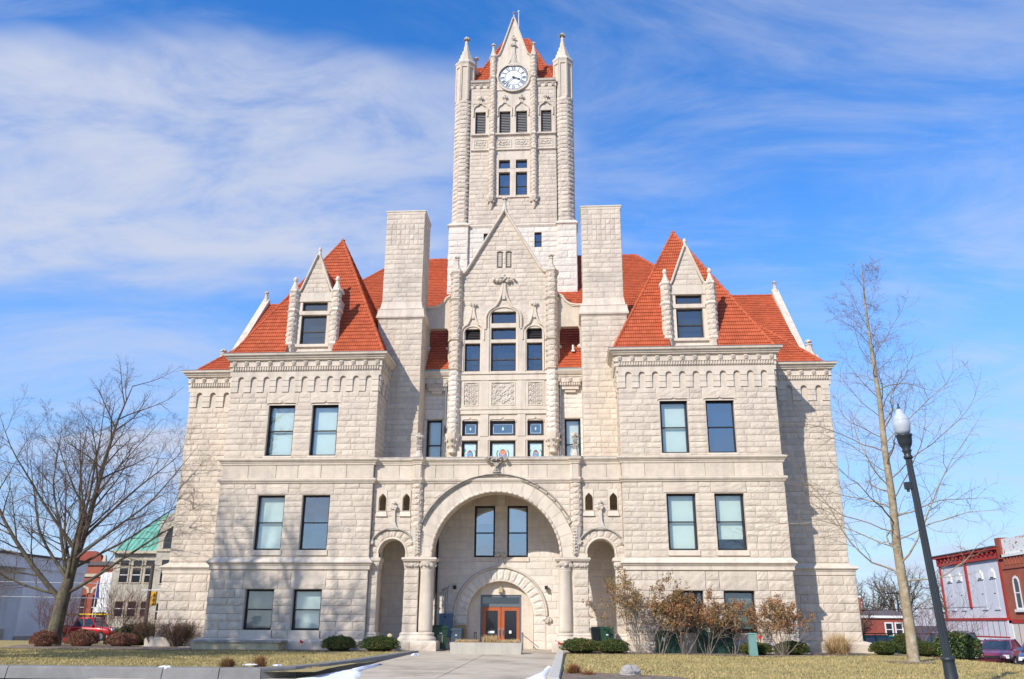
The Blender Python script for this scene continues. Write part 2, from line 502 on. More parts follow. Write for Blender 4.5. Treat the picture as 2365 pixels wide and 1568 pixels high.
# a moulding profile (offset outward, z) run round a wall outline seen from above
def mould_run(mb, path, prof, cap=True):
    P = [np.array(p, float) for p in path]
    n = len(P)
    dirs = [(P[i+1]-P[i])/np.linalg.norm(P[i+1]-P[i]) for i in range(n-1)]
    nor = [np.array((d[1], -d[0])) for d in dirs]
    vs, fs = [], []
    m = len(prof)
    for i in range(n):
        if i == 0: mv = nor[0]
        elif i == n-1: mv = nor[-1]
        else:
            b = nor[i-1]+nor[i]
            mv = b/max(1e-6, (b@b)/2)
        for o, z in prof:
            q = P[i]+mv*o
            vs.append((q[0], q[1], z))
    for i in range(n-1):
        for k in range(m-1):
            fs.append((i*m+k, (i+1)*m+k, (i+1)*m+k+1, i*m+k+1))
    if cap:
        fs.append(tuple(range(m))); fs.append(tuple((n-1)*m+k for k in range(m-1, -1, -1)))
    mb.add(vs, fs)
    return mb

# ------------------------------------------------------------------ stonework
STONES = []      # (V, F, apparent size, material, group)
def stone(p0, d, nrm, q, amp, matn, grp, gap=0.0045, rough=True):
    """one block. q = (u0b,u1b,u0t,u1t,za,zb) on the wall plane through p0 along d, facing nrm"""
    u0b, u1b, u0t, u1t, za, zb = q
    if min(u1b-u0b, u1t-u0t) < 0.03 and max(u1b-u0b, u1t-u0t) < 0.08: return
    w, h = max(u1b-u0b, u1t-u0t), zb-za
    nu = max(3, min(8, int(w/0.14)+2)) if rough else 1
    nv = (4 if h < 0.5 else 5) if rough else 1
    e = 0.03
    su = np.concatenate([[0], np.linspace(e/w, 1-e/w, nu), [1]]) if w > 0.1 else np.linspace(0, 1, nu+2)
    sv = np.concatenate([[0], np.linspace(e/h, 1-e/h, nv), [1]])
    if not rough:
        c = 0.010
        su = np.array([0, min(0.3, c/w), max(0.7, 1-c/w), 1]); sv = np.array([0, min(.3, c/h), max(.7, 1-c/h), 1])
    U, Vv = np.meshgrid(su, sv)
    L = (u0b+gap)*(1-Vv)+(u0t+gap)*Vv
    Rr = (u1b-gap)*(1-Vv)+(u1t-gap)*Vv
    uu = L+(Rr-L)*U
    zc = za+gap+(h-2*gap)*Vv
    D = np.zeros_like(U)
    if rough:
        inn = (slice(1, -1), slice(1, -1))
        m_, n_ = D[inn].shape
        a = amp*(0.45+0.55*nrs.rand(m_, n_))
        tx, tz = nrs.uniform(-0.35, 0.35)*amp, nrs.uniform(-0.2, 0.55)*amp
        a = a+tx*(U[inn]-0.5)*2+tz*(Vv[inn]-0.5)*-2
        D[inn] = np.maximum(a, 0.008)
        ring = np.ones((m_, n_)); ring[0, :] *= .55; ring[-1, :] *= .6; ring[:, 0] *= .6; ring[:, -1] *= .6
        D[inn] = D[inn]*ring*0.62
        uu[inn] += nrs.uniform(-0.012, 0.012, (m_, n_)); zc[inn] += nrs.uniform(-0.010, 0.010, (m_, n_))
    else:
        D[1:-1, 1:-1] = amp
    P = np.empty(U.shape+(3,))
    P[..., 0] = p0[0]+d[0]*uu+nrm[0]*D
    P[..., 1] = p0[1]+d[1]*uu+nrm[1]*D
    P[..., 2] = zc
    ny, nx = U.shape
    idx = np.arange(nx*ny).reshape(ny, nx)
    F = np.stack([idx[:-1, :-1], idx[:-1, 1:], idx[1:, 1:], idx[1:, :-1]], -1).reshape(-1, 4)
    P = P.reshape(-1, 3)
    c = P.mean(0); v = CAM-c; dist = np.linalg.norm(v)
    cosv = (v[0]*nrm[0]+v[1]*nrm[1])/dist
    STONES.append((P, F, w*h*max(cosv, 0)/dist**2, matn, grp))

def rows_between(z0, z1, keys, course):
    ks = sorted({round(z0, 4), round(z1, 4), *[round(k, 4) for k in keys if z0+0.05 < k < z1-0.05]})
    ks2 = [ks[0]]
    for k in ks[1:]:
        if k-ks2[-1] > 0.09 or k == ks[-1]: ks2.append(k)
    out = []
    for a, b in zip(ks2[:-1], ks2[1:]):
        n = max(1, int(round((b-a)/course)))
        wts = [1+rnd.uniform(-0.12, 0.12) for _ in range(n)]
        t = a
        for wq in wts:
            t2 = t+(b-a)*wq/sum(wts)
            out.append((t, t2)); t = t2
    return out
def ashlar(a, b, z0, z1, course=0.30, lens=(0.45, 1.0), amp=0.05, rects=(), circles=(), Lf=None, Rf=None, matn='rock', grp='wall', rough=True, gap=0.0045, off=0.0, keys=()):
    """coursed blocks on the wall from plan point a to b (outward on the right-hand side)"""
    a = np.array(a, float); b = np.array(b, float)
    W = np.linalg.norm(b-a); d = (b-a)/W; nrm = np.array((d[1], -d[0]))
    p0 = a+nrm*off
    ks = [k for r_ in rects for k in r_[2:4]]+list(keys)
    for za, zb in rows_between(z0, z1, ks, course):
        zm = (za+zb)/2
        lo = (Lf(za), Lf(zb)) if Lf else (0, 0)
        hi = (Rf(za), Rf(zb)) if Rf else (W, W)
        ex = []
        for r_ in rects:
            if r_[2]-0.01 <= zm <= r_[3]+0.01: ex.append((r_[0], r_[0], r_[1], r_[1]))
        for cu, cz, rr in circles:
            def hw(z):
                return rr if z <= cz else math.sqrt(max(0, rr*rr-(z-cz)**2))
            hb, ht = hw(za), hw(zb)
            if hb > 0.02: ex.append((cu-hb, cu-ht, cu+hb, cu+ht))
        ex.sort(key=lambda t: (t[0], t[0]+t[2]))
        spans = []
        cur = lo
        for e in ex:
            spans.append((cur, (e[0], e[1])))
            if e[2] > cur[0] or e[3] > cur[1]: cur = (max(cur[0], e[2]), max(cur[1], e[3]))
        spans.append((cur, hi))
        for (l0, l1), (h0, h1) in spans:
            h0, h1 = min(h0, hi[0]), min(h1, hi[1])
            if h0-l0 < 0.06 and h1-l1 < 0.06: continue
            h0, h1 = max(h0, l0+0.005), max(h1, l1+0.005)
            inner0, inner1 = max(l0, l1), min(h0, h1)
            cuts = []
            span = inner1-inner0
            if span > lens[1]:
                t = inner0+rnd.uniform(lens[0]*0.6, lens[1])
                while t < inner1-lens[0]*0.6:
                    cuts.append(t); t += rnd.uniform(*lens)
            eb = [l0]+cuts+[h0]; et = [l1]+cuts+[h1]
            for i in range(len(eb)-1):
                if eb[i+1]-eb[i] < 0.01 and et[i+1]-et[i] < 0.01: continue
                stone(p0, d, nrm, (eb[i], eb[i+1], et[i], et[i+1], za, zb), amp*rnd.uniform(0.7, 1.15), matn, grp, gap, rough)
def one_stone(a, b, z0, z1, amp=0.05, matn='rock', grp='wall', rough=True, off=0.0, trap=0.0):
    a = np.array(a, float); b = np.array(b, float)
    W = np.linalg.norm(b-a); d = (b-a)/W; nrm = np.array((d[1], -d[0]))
    stone(a+nrm*off, d, nrm, (0, W, trap, W-trap, z0, z1), amp, matn, grp, 0.006, rough)
def backing(mb, a, b, z0, z1, holes=(), depth=0.35, back=0.02):
    """flat wall face with rectangular openings and their reveals, just behind the stone joints"""
    a = np.array(a, float); b = np.array(b, float)
    W = np.linalg.norm(b-a); d = (b-a)/W; nrm = np.array((d[1], -d[0]))
    us = sorted({0.0, W, *[h[0] for h in holes], *[h[1] for h in holes]})
    zs = sorted({z0, z1, *[h[2] for h in holes], *[h[3] for h in holes]})
    us = [u for u in us if -1e-6 <= u <= W+1e-6]; zs = [z for z in zs if z0-1e-6 <= z <= z1+1e-6]
    def pt(u, z, dep):
        return (a[0]+d[0]*u-nrm[0]*dep, a[1]+d[1]*u-nrm[1]*dep, z)
    for i in range(len(us)-1):
        for j in range(len(zs)-1):
            um, zm = (us[i]+us[i+1])/2, (zs[j]+zs[j+1])/2
            if any(h[0] < um < h[1] and h[2] < zm < h[3] for h in holes): continue
            mb.add([pt(us[i], zs[j], back), pt(us[i+1], zs[j], back), pt(us[i+1], zs[j+1], back), pt(us[i], zs[j+1], back)], [(0, 1, 2, 3)])
    for u0, u1, h0, h1 in [h[:4] for h in holes]:
        f = -0.012
        for A, B in (((u0, h0), (u0, h1)), ((u1, h1), (u1, h0)), ((u0, h1), (u1, h1)), ((u1, h0), (u0, h0))):
            mb.add([pt(*A, f), pt(*B, f), pt(*B, depth), pt(*A, depth)], [(0, 1, 2, 3)])
    return mb

def voussoirs(parent, cx, cz, r0, r1, y, a0, a1, n, amp, rough, depth=0.5, matn='smooth', name='voussoir', proud=0.0):
    """an arch ring of wedge stones, each one a part"""
    for k in range(n):
        t0, t1 = a0+(a1-a0)*k/n, a0+(a1-a0)*(k+1)/n
        g = 0.006/r1
        t0 += g; t1 -= g
        mb = MB()
        nt = 3 if not rough else 4
        nr = 2 if not rough else 4
        ts = np.linspace(t0, t1, nt+1); rs = np.linspace(r0, r1, nr+1)
        G = []
        for i, rr in enumerate(rs):
            for j, t in enumerate(ts):
                edge = i in (0, nr) or j in (0, nt)
                dd = (0.0 if edge else amp*(0.5+0.5*rnd.random())) if rough else (0.0)
                G.append((cx+rr*math.cos(t), y-proud-dd, cz+rr*math.sin(t)))
        w = nt+1
        fs = [(i*w+j, i*w+j+1, (i+1)*w+j+1, (i+1)*w+j) for i in range(nr) for j in range(nt)]
        fs = [tuple(reversed(f)) for f in fs]
        b0 = len(G)
        for j, t in enumerate(ts): G.append((cx+r0*math.cos(t), y+depth, cz+r0*math.sin(t)))
        for j, t in enumerate(ts): G.append((cx+r1*math.cos(t), y+depth, cz+r1*math.sin(t)))
        for j in range(nt):
            fs.append((j, j+1, b0+j+1, b0+j))
            t = nr*w
            fs.append((t+j+1, t+j, b0+w+j, b0+w+j+1))
        fs.append((0, b0, b0+w, nr*w)); fs.append((nt, nr*w+nt, b0+w+nt, b0+nt))
        mb.add(G, fs)
        mb.build(name, matn, parent)

# ------------------------------------------------------------------ clay tiles
def _tile(w=0.225, h=0.30, t=0.050):
    xs = np.linspace(0, 1, 9)
    prof = 0.022*np.abs(np.sin(np.pi*2*xs))**0.7
    V = []
    for v, lift in ((0, t), (1, 0.006)):
        for x, p in zip(xs, prof): V.append((x*w, v*h*1.12, p+lift))
    for x in xs[::2]: V.append((x*w, 0, 0.0))
    F = [(i, i+1, 10+i, 9+i) for i in range(8)]
    F += [(18+i//2, 18+i//2+1, i+2, i+1, i) for i in range(0, 8, 2)]
    return np.array(V), F
TILE_V, TILE_F = _tile()
TILES = []          # (matrix 3x4 as O,u,v,n ; apparent size ; roof key)
def inpoly(pts, poly):
    x, y = pts[:, 0], pts[:, 1]
    c = np.zeros(len(pts), bool)
    n = len(poly)
    for i in range(n):
        (x0, y0), (x1, y1) = poly[i], poly[(i+1) % n]
        cond = ((y0 > y) != (y1 > y)) & (x < (x1-x0)*(y-y0)/(y1-y0+1e-12)+x0)
        c ^= cond
    return c
def tile_roof(O, u, up, poly, key, w=0.225, h=0.28, excl=()):
    """tiles on the plane through O with horizontal axis u and slope axis up; poly and excl in (u, up) metres"""
    O = np.array(O, float); u = np.array(u, float)/np.linalg.norm(u); up = np.array(up, float)/np.linalg.norm(up)
    n = np.cross(u, up)
    if n[2] < 0: n = -n
    poly = [tuple(p) for p in poly]
    us = [p[0] for p in poly]; vs = [p[1] for p in poly]
    jj = np.arange(int((max(vs)-min(vs))/h)+1); ii = np.arange(-1, int((max(us)-min(us))/w)+2)
    I, J = np.meshgrid(ii, jj)
    A = np.stack([min(us)+I.ravel()*w+(J.ravel() % 2)*w*0.5*0, min(vs)+J.ravel()*h], -1)
    C = A+np.array([w/2, h/2])
    ok = inpoly(C, poly)
    for e in excl: ok &= ~inpoly(C, e)
    A = A[ok]
    o3 = O+A[:, :1]*u+A[:, 1:]*up
    cen = o3+u*w/2+up*h/2
    v = CAM-cen; dist = np.linalg.norm(v, axis=1)
    cosv = (v@n)/dist
    size = w*h*np.maximum(cosv, 0)/dist**2
    for k in range(len(A)):
        if cosv[k] > -0.05:
            TILES.append((o3[k], u, up, n, size[k], key))
# ------------------------------------------------------------------ ground, streets, lawn
GZ = 0.33
def street_z(x, y):
    r_ = min(1.0, max(0.0, (x-14)/16.0))
    return -0.02-0.62*r_-0.02*max(0.0, y-10)*r_ if y > -19 else 0.06-0.5*r_
def grid_sheet(name, xs, ys, zf, matn, kind='structure'):
    V = [(x, y, zf(x, y)) for y in ys for x in xs]
    n = len(xs)
    F = [(j*n+i, j*n+i+1, (j+1)*n+i+1, (j+1)*n+i) for j in range(len(ys)-1) for i in range(n-1)]
    o = new_obj(name, mesh_np(name, V, F, matn))
    o['kind'] = kind
    return o
grid_sheet('street', [-1500, -400, -120, -60, -20, 0, 14, 18, 22, 26, 30, 40, 60, 120, 400, 1500], [-400, -100, -50, -20, -18, 0, 10, 20, 30, 45, 60, 90, 150, 400, 1500],
           lambda x, y: street_z(x, max(-60, min(y, 90)))-0.03, 'asphalt')
def lawn_z(x, y):
    z = GZ+0.02*math.sin(x*0.7)*math.sin(y*0.5)
    if y < -12: z += 0.02
    if y < -16.5: z -= 0.02
    if x > 19: z -= min(1.0, (x-19)/6.0)*0.80
    return z
def front_lawn(name, xs, ys):
    return grid_sheet(name, xs, ys, lawn_z, 'lawn')
lawnL_x = [-60, -40, -30, -26]+[-24+0.75*i for i in range(28)]
front_lawn('lawn', [x for x in lawnL_x if x < -3.4]+[-3.4], [-17.45]+[-17+0.75*i for i in range(23)]+[0.4]).name = 'lawn'
front_lawn('lawn', [3.3]+[4+0.75*i for i in range(22)]+[20.5, 21.5, 23, 25], [-19.7]+[-19+0.75*i for i in range(26)]+[0.4])
front_lawn('lawn', [-60, -30, -24, -20, -17.2], [0.401, 3, 6, 9, 14])
front_lawn('lawn', [16.9, 19, 20, 21.5, 23, 25], [0.401, 3, 6, 9, 14])
# concrete drive up to the porch, in slabs
slabs = MB()
def pav_z(y): return 0.13+0.012*(y+20) if y < -3 else 0.334
drive = grid_sheet('driveway', [-9.5, -3.0, 3.3], [-26, -17.9, -10, -3.2, 0.4], lambda x, y: pav_z(y)-0.015, 'concrete')
xs_ = [(-3.35, -0.13), (-0.10, 3.1)]
ys_ = [-3.1-3.05*i for i in range(8)]
for (xa, xb) in xs_:
    for k in range(6):
        y1, y0 = ys_[k]-0.006, ys_[k+1]+0.006
        za, zb = pav_z(y0), pav_z(y1)
        m = MB().add([(xa,y0,za),(xb,y0,za),(xb,y1,zb),(xa,y1,zb),(xa,y0,za-.1),(xb,y0,za-.1),(xb,y1,zb-.1),(xa,y1,zb-.1)], [(0,1,2,3),(4,5,1,0),(5,6,2,1),(7,3,2,6),(4,0,3,7)])
        m.build('slab', 'concrete', drive)
m = MB().box(-3.35, 3.1, -3.08, 0.2, 0.2, 0.338); m.build('slab', 'concrete', drive)
# kerb walls: profile swept along a path, in cast lengths
def kerb(name, pts, w, zt, matn, label=None, cat=None, jz=0.3):
    th = thing(name, (pts[0][0], pts[0][1], pav_z(pts[0][1])), label, cat)
    P = [np.array(p, float) for p in pts]
    for i in range(len(P)-1):
        d = P[i+1]-P[i]; L = np.linalg.norm(d); d /= L
        a, b = P[i]+d*0.012, P[i+1]-d*0.012
        def nr(k):
            t = P[min(k+1, len(P)-1)]-P[max(k-1, 0)]; t /= np.linalg.norm(t)
            return np.array((-t[1], t[0]))
        vs = []
        for q, nn in ((a, nr(i)), (b, nr(i+1))):
            zb = pav_z(q[1])-0.05
            zt_ = zt(q[1]) if callable(zt) else zt
            for o, z in ((-0.06, zb), (0.0, zt_-0.05), (0.035, zt_), (w-0.02, zt_+0.01), (w, zt_-0.03), (w, zb)):
                vs.append((q[0]+nn[0]*o, q[1]+nn[1]*o, z))
        fs = [(k, k+1, 7+k, 6+k) for k in range(5)]+[(5, 4, 3, 2, 1, 0), (6, 7, 8, 9, 10, 11)]
        MB().add(vs, fs).build('kerb_length', matn, th)
    return th
ZT = lambda y: 0.43 if y < -14 else 0.43-0.02*(y+14)/13
kerb('kerb_wall', [(-24, -17.6), (-17.0, -17.62), (-12.1, -17.64), (-7.6, -17.7), (-6.0, -17.7), (-4.9, -17.5), (-4.2, -16.6), (-3.8, -14.5), (-3.55, -11.5), (-3.4, -8.0), (-3.3, -4.8), (-3.22, -2.0)], 0.38, ZT, 'kerb', 'grey concrete kerb wall curving from the street along the left side of the drive', 'kerb')
kerb('kerb_wall', [(2.98, -1.9), (3.0, -5.5), (3.02, -9.5), (3.04, -13.5), (3.06, -17.0), (3.07, -20.6)], 0.30, lambda y: 0.44, 'kerb_top', 'pale straight concrete kerb along the right side of the drive', 'kerb')
kerb('kerb_wall', [(3.45, -20.45), (6.4, -20.45), (9.4, -20.45), (13, -20.45), (17, -20.45), (22, -20.45)], 0.3, 0.36, 'kerb_top', 'pale kerb along the street in front of the right lawn', 'kerb')
def snow_patch(pts, h, label):
    cx = sum(p[0] for p in pts)/len(pts); cy = sum(p[1] for p in pts)/len(pts)
    V, F = [], []
    n = len(pts)*4
    ring = []
    for i in range(len(pts)):
        a, b = pts[i], pts[(i+1) % len(pts)]
        for k in range(4):
            t = k/4
            ring.append((a[0]*(1-t)+b[0]*t+rnd.uniform(-.05, .05), a[1]*(1-t)+b[1]*t+rnd.uniform(-.05, .05)))
    z0 = pts[0][2]
    for s, zz_ in ((1, 0.0), (0.82, 0.7*h), (0.45, h)):
        for x, y in ring:
            V.append((cx+(x-cx)*s, cy+(y-cy)*s, pav_z(y)+z0+zz_*rnd.uniform(0.7, 1.2)))
    V.append((cx, cy, pav_z(cy)+z0+h))
    for r_ in range(2):
        for i in range(n):
            j = (i+1) % n
            F.append((r_*n+i, r_*n+j, (r_+1)*n+j, (r_+1)*n+i))
    for i in range(n): F.append((2*n+i, 2*n+(i+1) % n, 3*n))
    o = new_obj('snow_patch', mesh_np('snow', V, F, 'snow', True))
    tag(o, label, 'snow', 'patches of old snow along the kerbs')
snow_patch([(-3.95, -17.4, -.01), (-3.3, -14.0, 0), (-3.05, -10.5, 0), (-2.9, -10.6, 0), (-2.9, -14.3, 0), (-2.35, -16.4, 0), (-2.2, -18.3, 0), (-3.2, -19.2, 0)], 0.07, 'long tongue of old snow on the drive beside the left kerb')
snow_patch([(2.55, -19.9, 0), (2.3, -17.5, 0), (2.75, -14.2, 0), (2.92, -10.8, 0), (2.95, -14, 0), (2.95, -18, 0)], 0.06, 'strip of old snow on the drive beside the right kerb')
snow_patch([(-26, -18.6, -.06), (-18, -18.35, 0), (-11.4, -18.25, 0), (-8.5, -18.4, 0), (-8.0, -19.6, 0), (-14, -20.5, 0), (-26, -20.5, 0)], 0.05, 'wide white snow strip in the street below the left kerb wall')
snow_patch([(-4.65, -17.35, .33), (-4.45, -17.2, 0), (-4.35, -17.35, 0), (-4.5, -17.5, 0)], 0.03, 'small snow lump on the bend of the left kerb')
snow_patch([(-5.6, -17.1, .31), (-5.25, -16.95, 0), (-5.25, -16.8, 0), (-5.6, -16.9, 0)], 0.03, 'small snow lump on the grass behind the left kerb bend')
snow_patch([(-7.8, -17.6, .2), (-7.6, -17.3, 0), (-7.35, -17.55, 0), (-7.5, -17.7, 0)], 0.10, 'snow caught in the gap between two lengths of the left kerb')
snow_patch([(-3.1, -4.3, 0), (-2.85, -4.0, 0), (-2.8, -4.6, 0), (-3.0, -4.9, 0)], 0.06, 'snow scrap on the drive near the left column')
snow_patch([(-16.2, 1.2, -.0), (-15.4, 1.0, 0), (-14.9, 1.3, 0), (-15.5, 1.6, 0)], 0.06, 'snow scrap on the mulch by the left corner of the courthouse')
snow_patch([(-18.2, 2.0, -.0), (-17.6, 1.8, 0), (-17.2, 2.1, 0), (-17.8, 2.3, 0)], 0.06, 'snow scrap behind the bare shrub near the left corner')
# mulch beds
def bed(pts, z=0.03, label=None):
    V = [(x, y, lawn_z(x, y)+z+rnd.uniform(-.004, .004)) for x, y in pts]
    c = np.mean(np.array(V), 0)
    V.append(tuple(c+np.array((0, 0, 0.03))))
    n = len(pts)
    o = new_obj('mulch_bed', mesh_np('mulch', V, [(i, (i+1) % n, n) for i in range(n)], 'mulch'))
    o['kind'] = 'structure'
bed([(-23.5, -1.2), (-21, -2.6), (-17, -1.6), (-14.2, -2.1), (-9.5, -1.6), (-6.8, -1.7), (-6.4, 0.2), (-14.3, 0.2), (-14.4, 2.6), (-17.5, 2.6), (-22, 4.5), (-25, 3.0)], 0.035)
bed([(3.3, -1.9), (6, -2.4), (9, -2.3), (12.5, -3.4), (14.3, -2.6), (17.0, -0.6), (17.6, 2.5), (14.4, 2.5), (14.2, 0.1), (3.3, 0.1)], 0.02)
bed([(3.36, -20.2), (3.36, -16.6), (3.9, -16.9), (4.9, -17.6), (6.2, -18.4), (6.6, -19.2), (6.4, -20.2)], 0.045)
bed([(-6.4, -17.2), (-5.2, -17.0), (-4.5, -16.3), (-5.0, -15.5), (-6.2, -15.9), (-7.4, -16.6)], 0.03)
def tree_ring(x, y, r_):
    bed([(x+r_*math.cos(k*0.7)*rnd.uniform(.8, 1.2), y+r_*math.sin(k*0.7)*rnd.uniform(.8, 1.2)) for k in range(9)], 0.025)
tree_ring(-22.9, 2.3, 1.5); tree_ring(16.2, -7.6, .9)
# grass blades standing in the lawn, uncountable
def blades():
    N = 150000
    x = nrs.uniform(-24, 20.5, N); y = -17.3+17.2*nrs.rand(N)**1.0
    keep = ((x < -3.9) | (x > 3.4)) & ~((x > 3.3) & (y > -2.3)) & ~((x < -6.3) & (y > -1.7)) & ~((x > -7.4) & (x < -4) & (y < -15.4))
    x, y = x[keep], y[keep]
    n = len(x)
    y = np.where(x > 3.3, y*1.14, y)
    z = np.array([lawn_z(a, b) for a, b in zip(x, y)])
    h = nrs.uniform(0.025, 0.075, n); a = nrs.uniform(0, 6.28, n); w = nrs.uniform(0.008, 0.018, n)
    lean = nrs.uniform(-.06, .06, (n, 2))
    V = np.zeros((n, 3, 3))
    V[:, 0] = np.stack([x-np.cos(a)*w, y-np.sin(a)*w, z-0.005], -1)
    V[:, 1] = np.stack([x+np.cos(a)*w, y+np.sin(a)*w, z-0.005], -1)
    V[:, 2] = np.stack([x+lean[:, 0], y+lean[:, 1], z+h], -1)
    F = np.arange(n*3).reshape(-1, 3)
    me = bpy.data.meshes.new('grass_blades')
    me.vertices.add(n*3); me.vertices.foreach_set('co', V.ravel())
    me.loops.add(n*3); me.loops.foreach_set('vertex_index', F.ravel().astype(np.int32))
    me.polygons.add(n); me.polygons.foreach_set('loop_start', np.arange(0, n*3, 3, dtype=np.int32)); me.polygons.foreach_set('loop_total', np.full(n, 3, np.int32))
    me.materials.append(MT['blade']); me.update(); me.validate()
    o = new_obj('grass_blades', me)
    tag(o, 'short winter-dry grass blades covering both front lawns', 'grass', kind='stuff')
blades()

def leaf_litter():
    n = 2600
    x = np.concatenate([nrs.uniform(-20, -4, n//2), nrs.uniform(3.5, 19, n//2)]); y = nrs.uniform(-16.5, -2.2, n)
    C = np.stack([x, y, np.array([lawn_z(a, b) for a, b in zip(x, y)])+.05], -1)
    a = nrs.normal(size=(n, 3)); a[:, 2] *= .3; a /= np.linalg.norm(a, axis=1, keepdims=True)
    b = np.cross(a, np.array((0, 0, 1.0))); s_ = nrs.uniform(.02, .05, (n, 1))
    V = np.stack([C-a*s_, C+b*s_*.6, C+a*s_, C-b*s_*.6], 1).reshape(-1, 3)
    o = new_obj('leaf_litter', mesh_np('leaf_litter', V, np.arange(n*4).reshape(-1, 4), 'mulch'))
    tag(o, 'brown fallen leaves scattered over both lawns', 'leaves', kind='stuff')
leaf_litter()

# ------------------------------------------------------------------ the courthouse
CH = thing('courthouse', (0, 0, GZ), 'large cream limestone courthouse with red tile roofs and a tall clock tower', 'courthouse')
class Fr:                                  # a vertical wall frame: u along, z up, o outward
    def __init__(s, a, b):
        s.a = np.array(a, float); s.b = np.array(b, float)
        s.W = np.linalg.norm(s.b-s.a); s.d = (s.b-s.a)/s.W; s.n = np.array((s.d[1], -s.d[0]))
    def pt(s, u, z, o):
        q = s.a+s.d*u+s.n*o
        return (q[0], q[1], z)
    def box(s, mb, u0, u1, z0, z1, o0, o1):
        vs = [s.pt(u, z, o) for z in (z0, z1) for (u, o) in ((u0, o1), (u1, o1), (u1, o0), (u0, o0))]
        mb.add(vs, [(3, 2, 1, 0), (4, 5, 6, 7), (0, 1, 5, 4), (1, 2, 6, 5), (2, 3, 7, 6), (3, 0, 4, 7)])
    def prism(s, mb, poly, o0, o1):
        n = len(poly)
        vs = [s.pt(u, z, o1) for u, z in poly]+[s.pt(u, z, o0) for u, z in poly]
        fs = [tuple(range(n)), tuple(range(2*n-1, n-1, -1))]+[(i, i+n, (i+1) % n+n, (i+1) % n) for i in range(n)]
        mb.add(vs, fs)
def sp(pts, s):                            # mirror a left-to-right outline for the left half
    return list(pts) if s > 0 else [(-x, y) for x, y in reversed(pts)]
def seg(x0, x1, y, s):                     # wall segment on plane y between |x| = x0..x1
    return ((x0, y), (x1, y)) if s > 0 else ((-x1, y), (-x0, y))
def uu(s, x0, x1, W0, W1):                 # |x| range -> u range on seg(W0, W1)
    return (x0-W0, x1-W0) if s > 0 else (W1-x1, W1-x0)

def window(x0, x1, z0, z1, y, rails=(0.5,), blind=None, fm='frame', fw=0.085, glass='glass', label=None, slats=False, name='window', arch=0.0, half=None):
    f = MB()
    f.box(x0, x0+fw, y, y+0.09, z0, z1); f.box(x1-fw, x1, y, y+0.09, z0, z1)
    f.box(x0+fw, x1-fw, y+.003, y+0.09, z1-fw*1.1, z1); f.box(x0+fw, x1-fw, y+.003, y+0.09, z0, z0+fw*1.1)
    zs = [z0+fw*1.1]
    for r_ in rails:
        zr = z0+(z1-z0)*r_
        f.box(x0+fw, x1-fw, y+0.012, y+0.085, zr-0.03, zr+0.03)
        zs += [zr-0.03, zr+0.03]
    zs.append(z1-fw*1.1)
    if arch:
        for sx in (0, 1):
            xa = x0 if sx == 0 else x1; dr = 1 if sx == 0 else -1
            f.prism_xz([(xa, z1), (xa, z1-arch), (xa+dr*arch*0.3, z1-arch*0.3), (xa+dr*arch, z1)][::dr], y-0.01, y+0.08)
    o = f.build(name, fm, CH)
    if label: o['label'] = label
    for k in range(0, len(zs), 2):
        yy = y+0.05+(0.02 if k == 0 else 0)
        MB().add([(x0+fw, yy, zs[k]), (x1-fw, yy, zs[k]), (x1-fw, yy, zs[k+1]), (x0+fw, yy, zs[k+1])], [(0, 1, 2, 3)]).build('pane', glass, o)
    b = MB()
    if blind:
        zb = z1-(z1-z0)*blind
        if slats:
            n = int((z1-zb)/0.05)
            for k in range(n):
                zz_ = zb+k*0.05
                b.add([(x0+.1, y+.16, zz_), (x1-.1, y+.16, zz_), (x1-.1, y+.19, zz_+.042), (x0+.1, y+.19, zz_+.042)], [(0, 1, 2, 3)])
            b.build('blind', 'blind_slats', o)
        else:
            inset = 0.12
            b.box(x0+inset, x1-inset, y+0.17, y+0.175, zb, z1-fw)
            b.build('blind', 'blind', o)
    r_ = MB()
    xa, xb, ya, yb = x0+.01, x1-.01, y+.09, y+.36
    r_.add([(xa, ya, z0), (xb, ya, z0), (xb, ya, z1), (xa, ya, z1), (xa, yb, z0), (xb, yb, z0), (xb, yb, z1), (xa, yb, z1)],
           [(4, 5, 6, 7), (0, 1, 5, 4), (1, 2, 6, 5), (2, 3, 7, 6), (3, 0, 4, 7)])
    r_.build('dark_interior', 'dark_interior', o)  # shallow box coloured near-black in place of a shaded room
    return o
def foliage(mb, c, r_, n=9, sq=(1, 0.7, 0.8)):
    for k in range(n):
        a = 2*math.pi*k/n+rnd.uniform(-.3, .3)
        mb.lump((c[0]+r_*0.62*math.cos(a)*sq[0], c[1]-r_*0.2*rnd.random(), c[2]+r_*0.55*math.sin(a)*sq[2]), r_*rnd.uniform(0.3, 0.46), 0.3)
    mb.lump(c, r_*0.6, 0.25)
def crocket(mb, c, r_):                    # round leafy finial
    for k in range(7):
        a = 2*math.pi*k/7+0.3
        mb.lump((c[0]+r_*0.7*math.cos(a), c[1]+r_*0.7*math.sin(a), c[2]+r_*rnd.uniform(-.15, .25)), r_*0.45, 0.3)
    mb.lump((c[0], c[1], c[2]+r_*0.3), r_*0.7, 0.2)
    mb.lump((c[0], c[1], c[2]-r_*0.3), r_*0.6, 0.1)
def finial(cx, cy, z0, z1, r_, name='finial', matn='carved'):
    mb = MB()
    h = z1-z0
    mb.lathe([(r_, z0), (r_*1.05, z0+.06*h), (r_*0.62, z0+0.30*h), (r_*0.42, z0+0.62*h), (r_*0.55, z0+0.66*h), (r_*0.45, z0+0.72*h)], cx, cy, 8, math.pi/8)
    crocket(mb, (cx, cy, z0+0.84*h), 0.155*h if 0.155*h < r_*1.2 else r_*1.2)
    return mb.build(name, matn, CH)
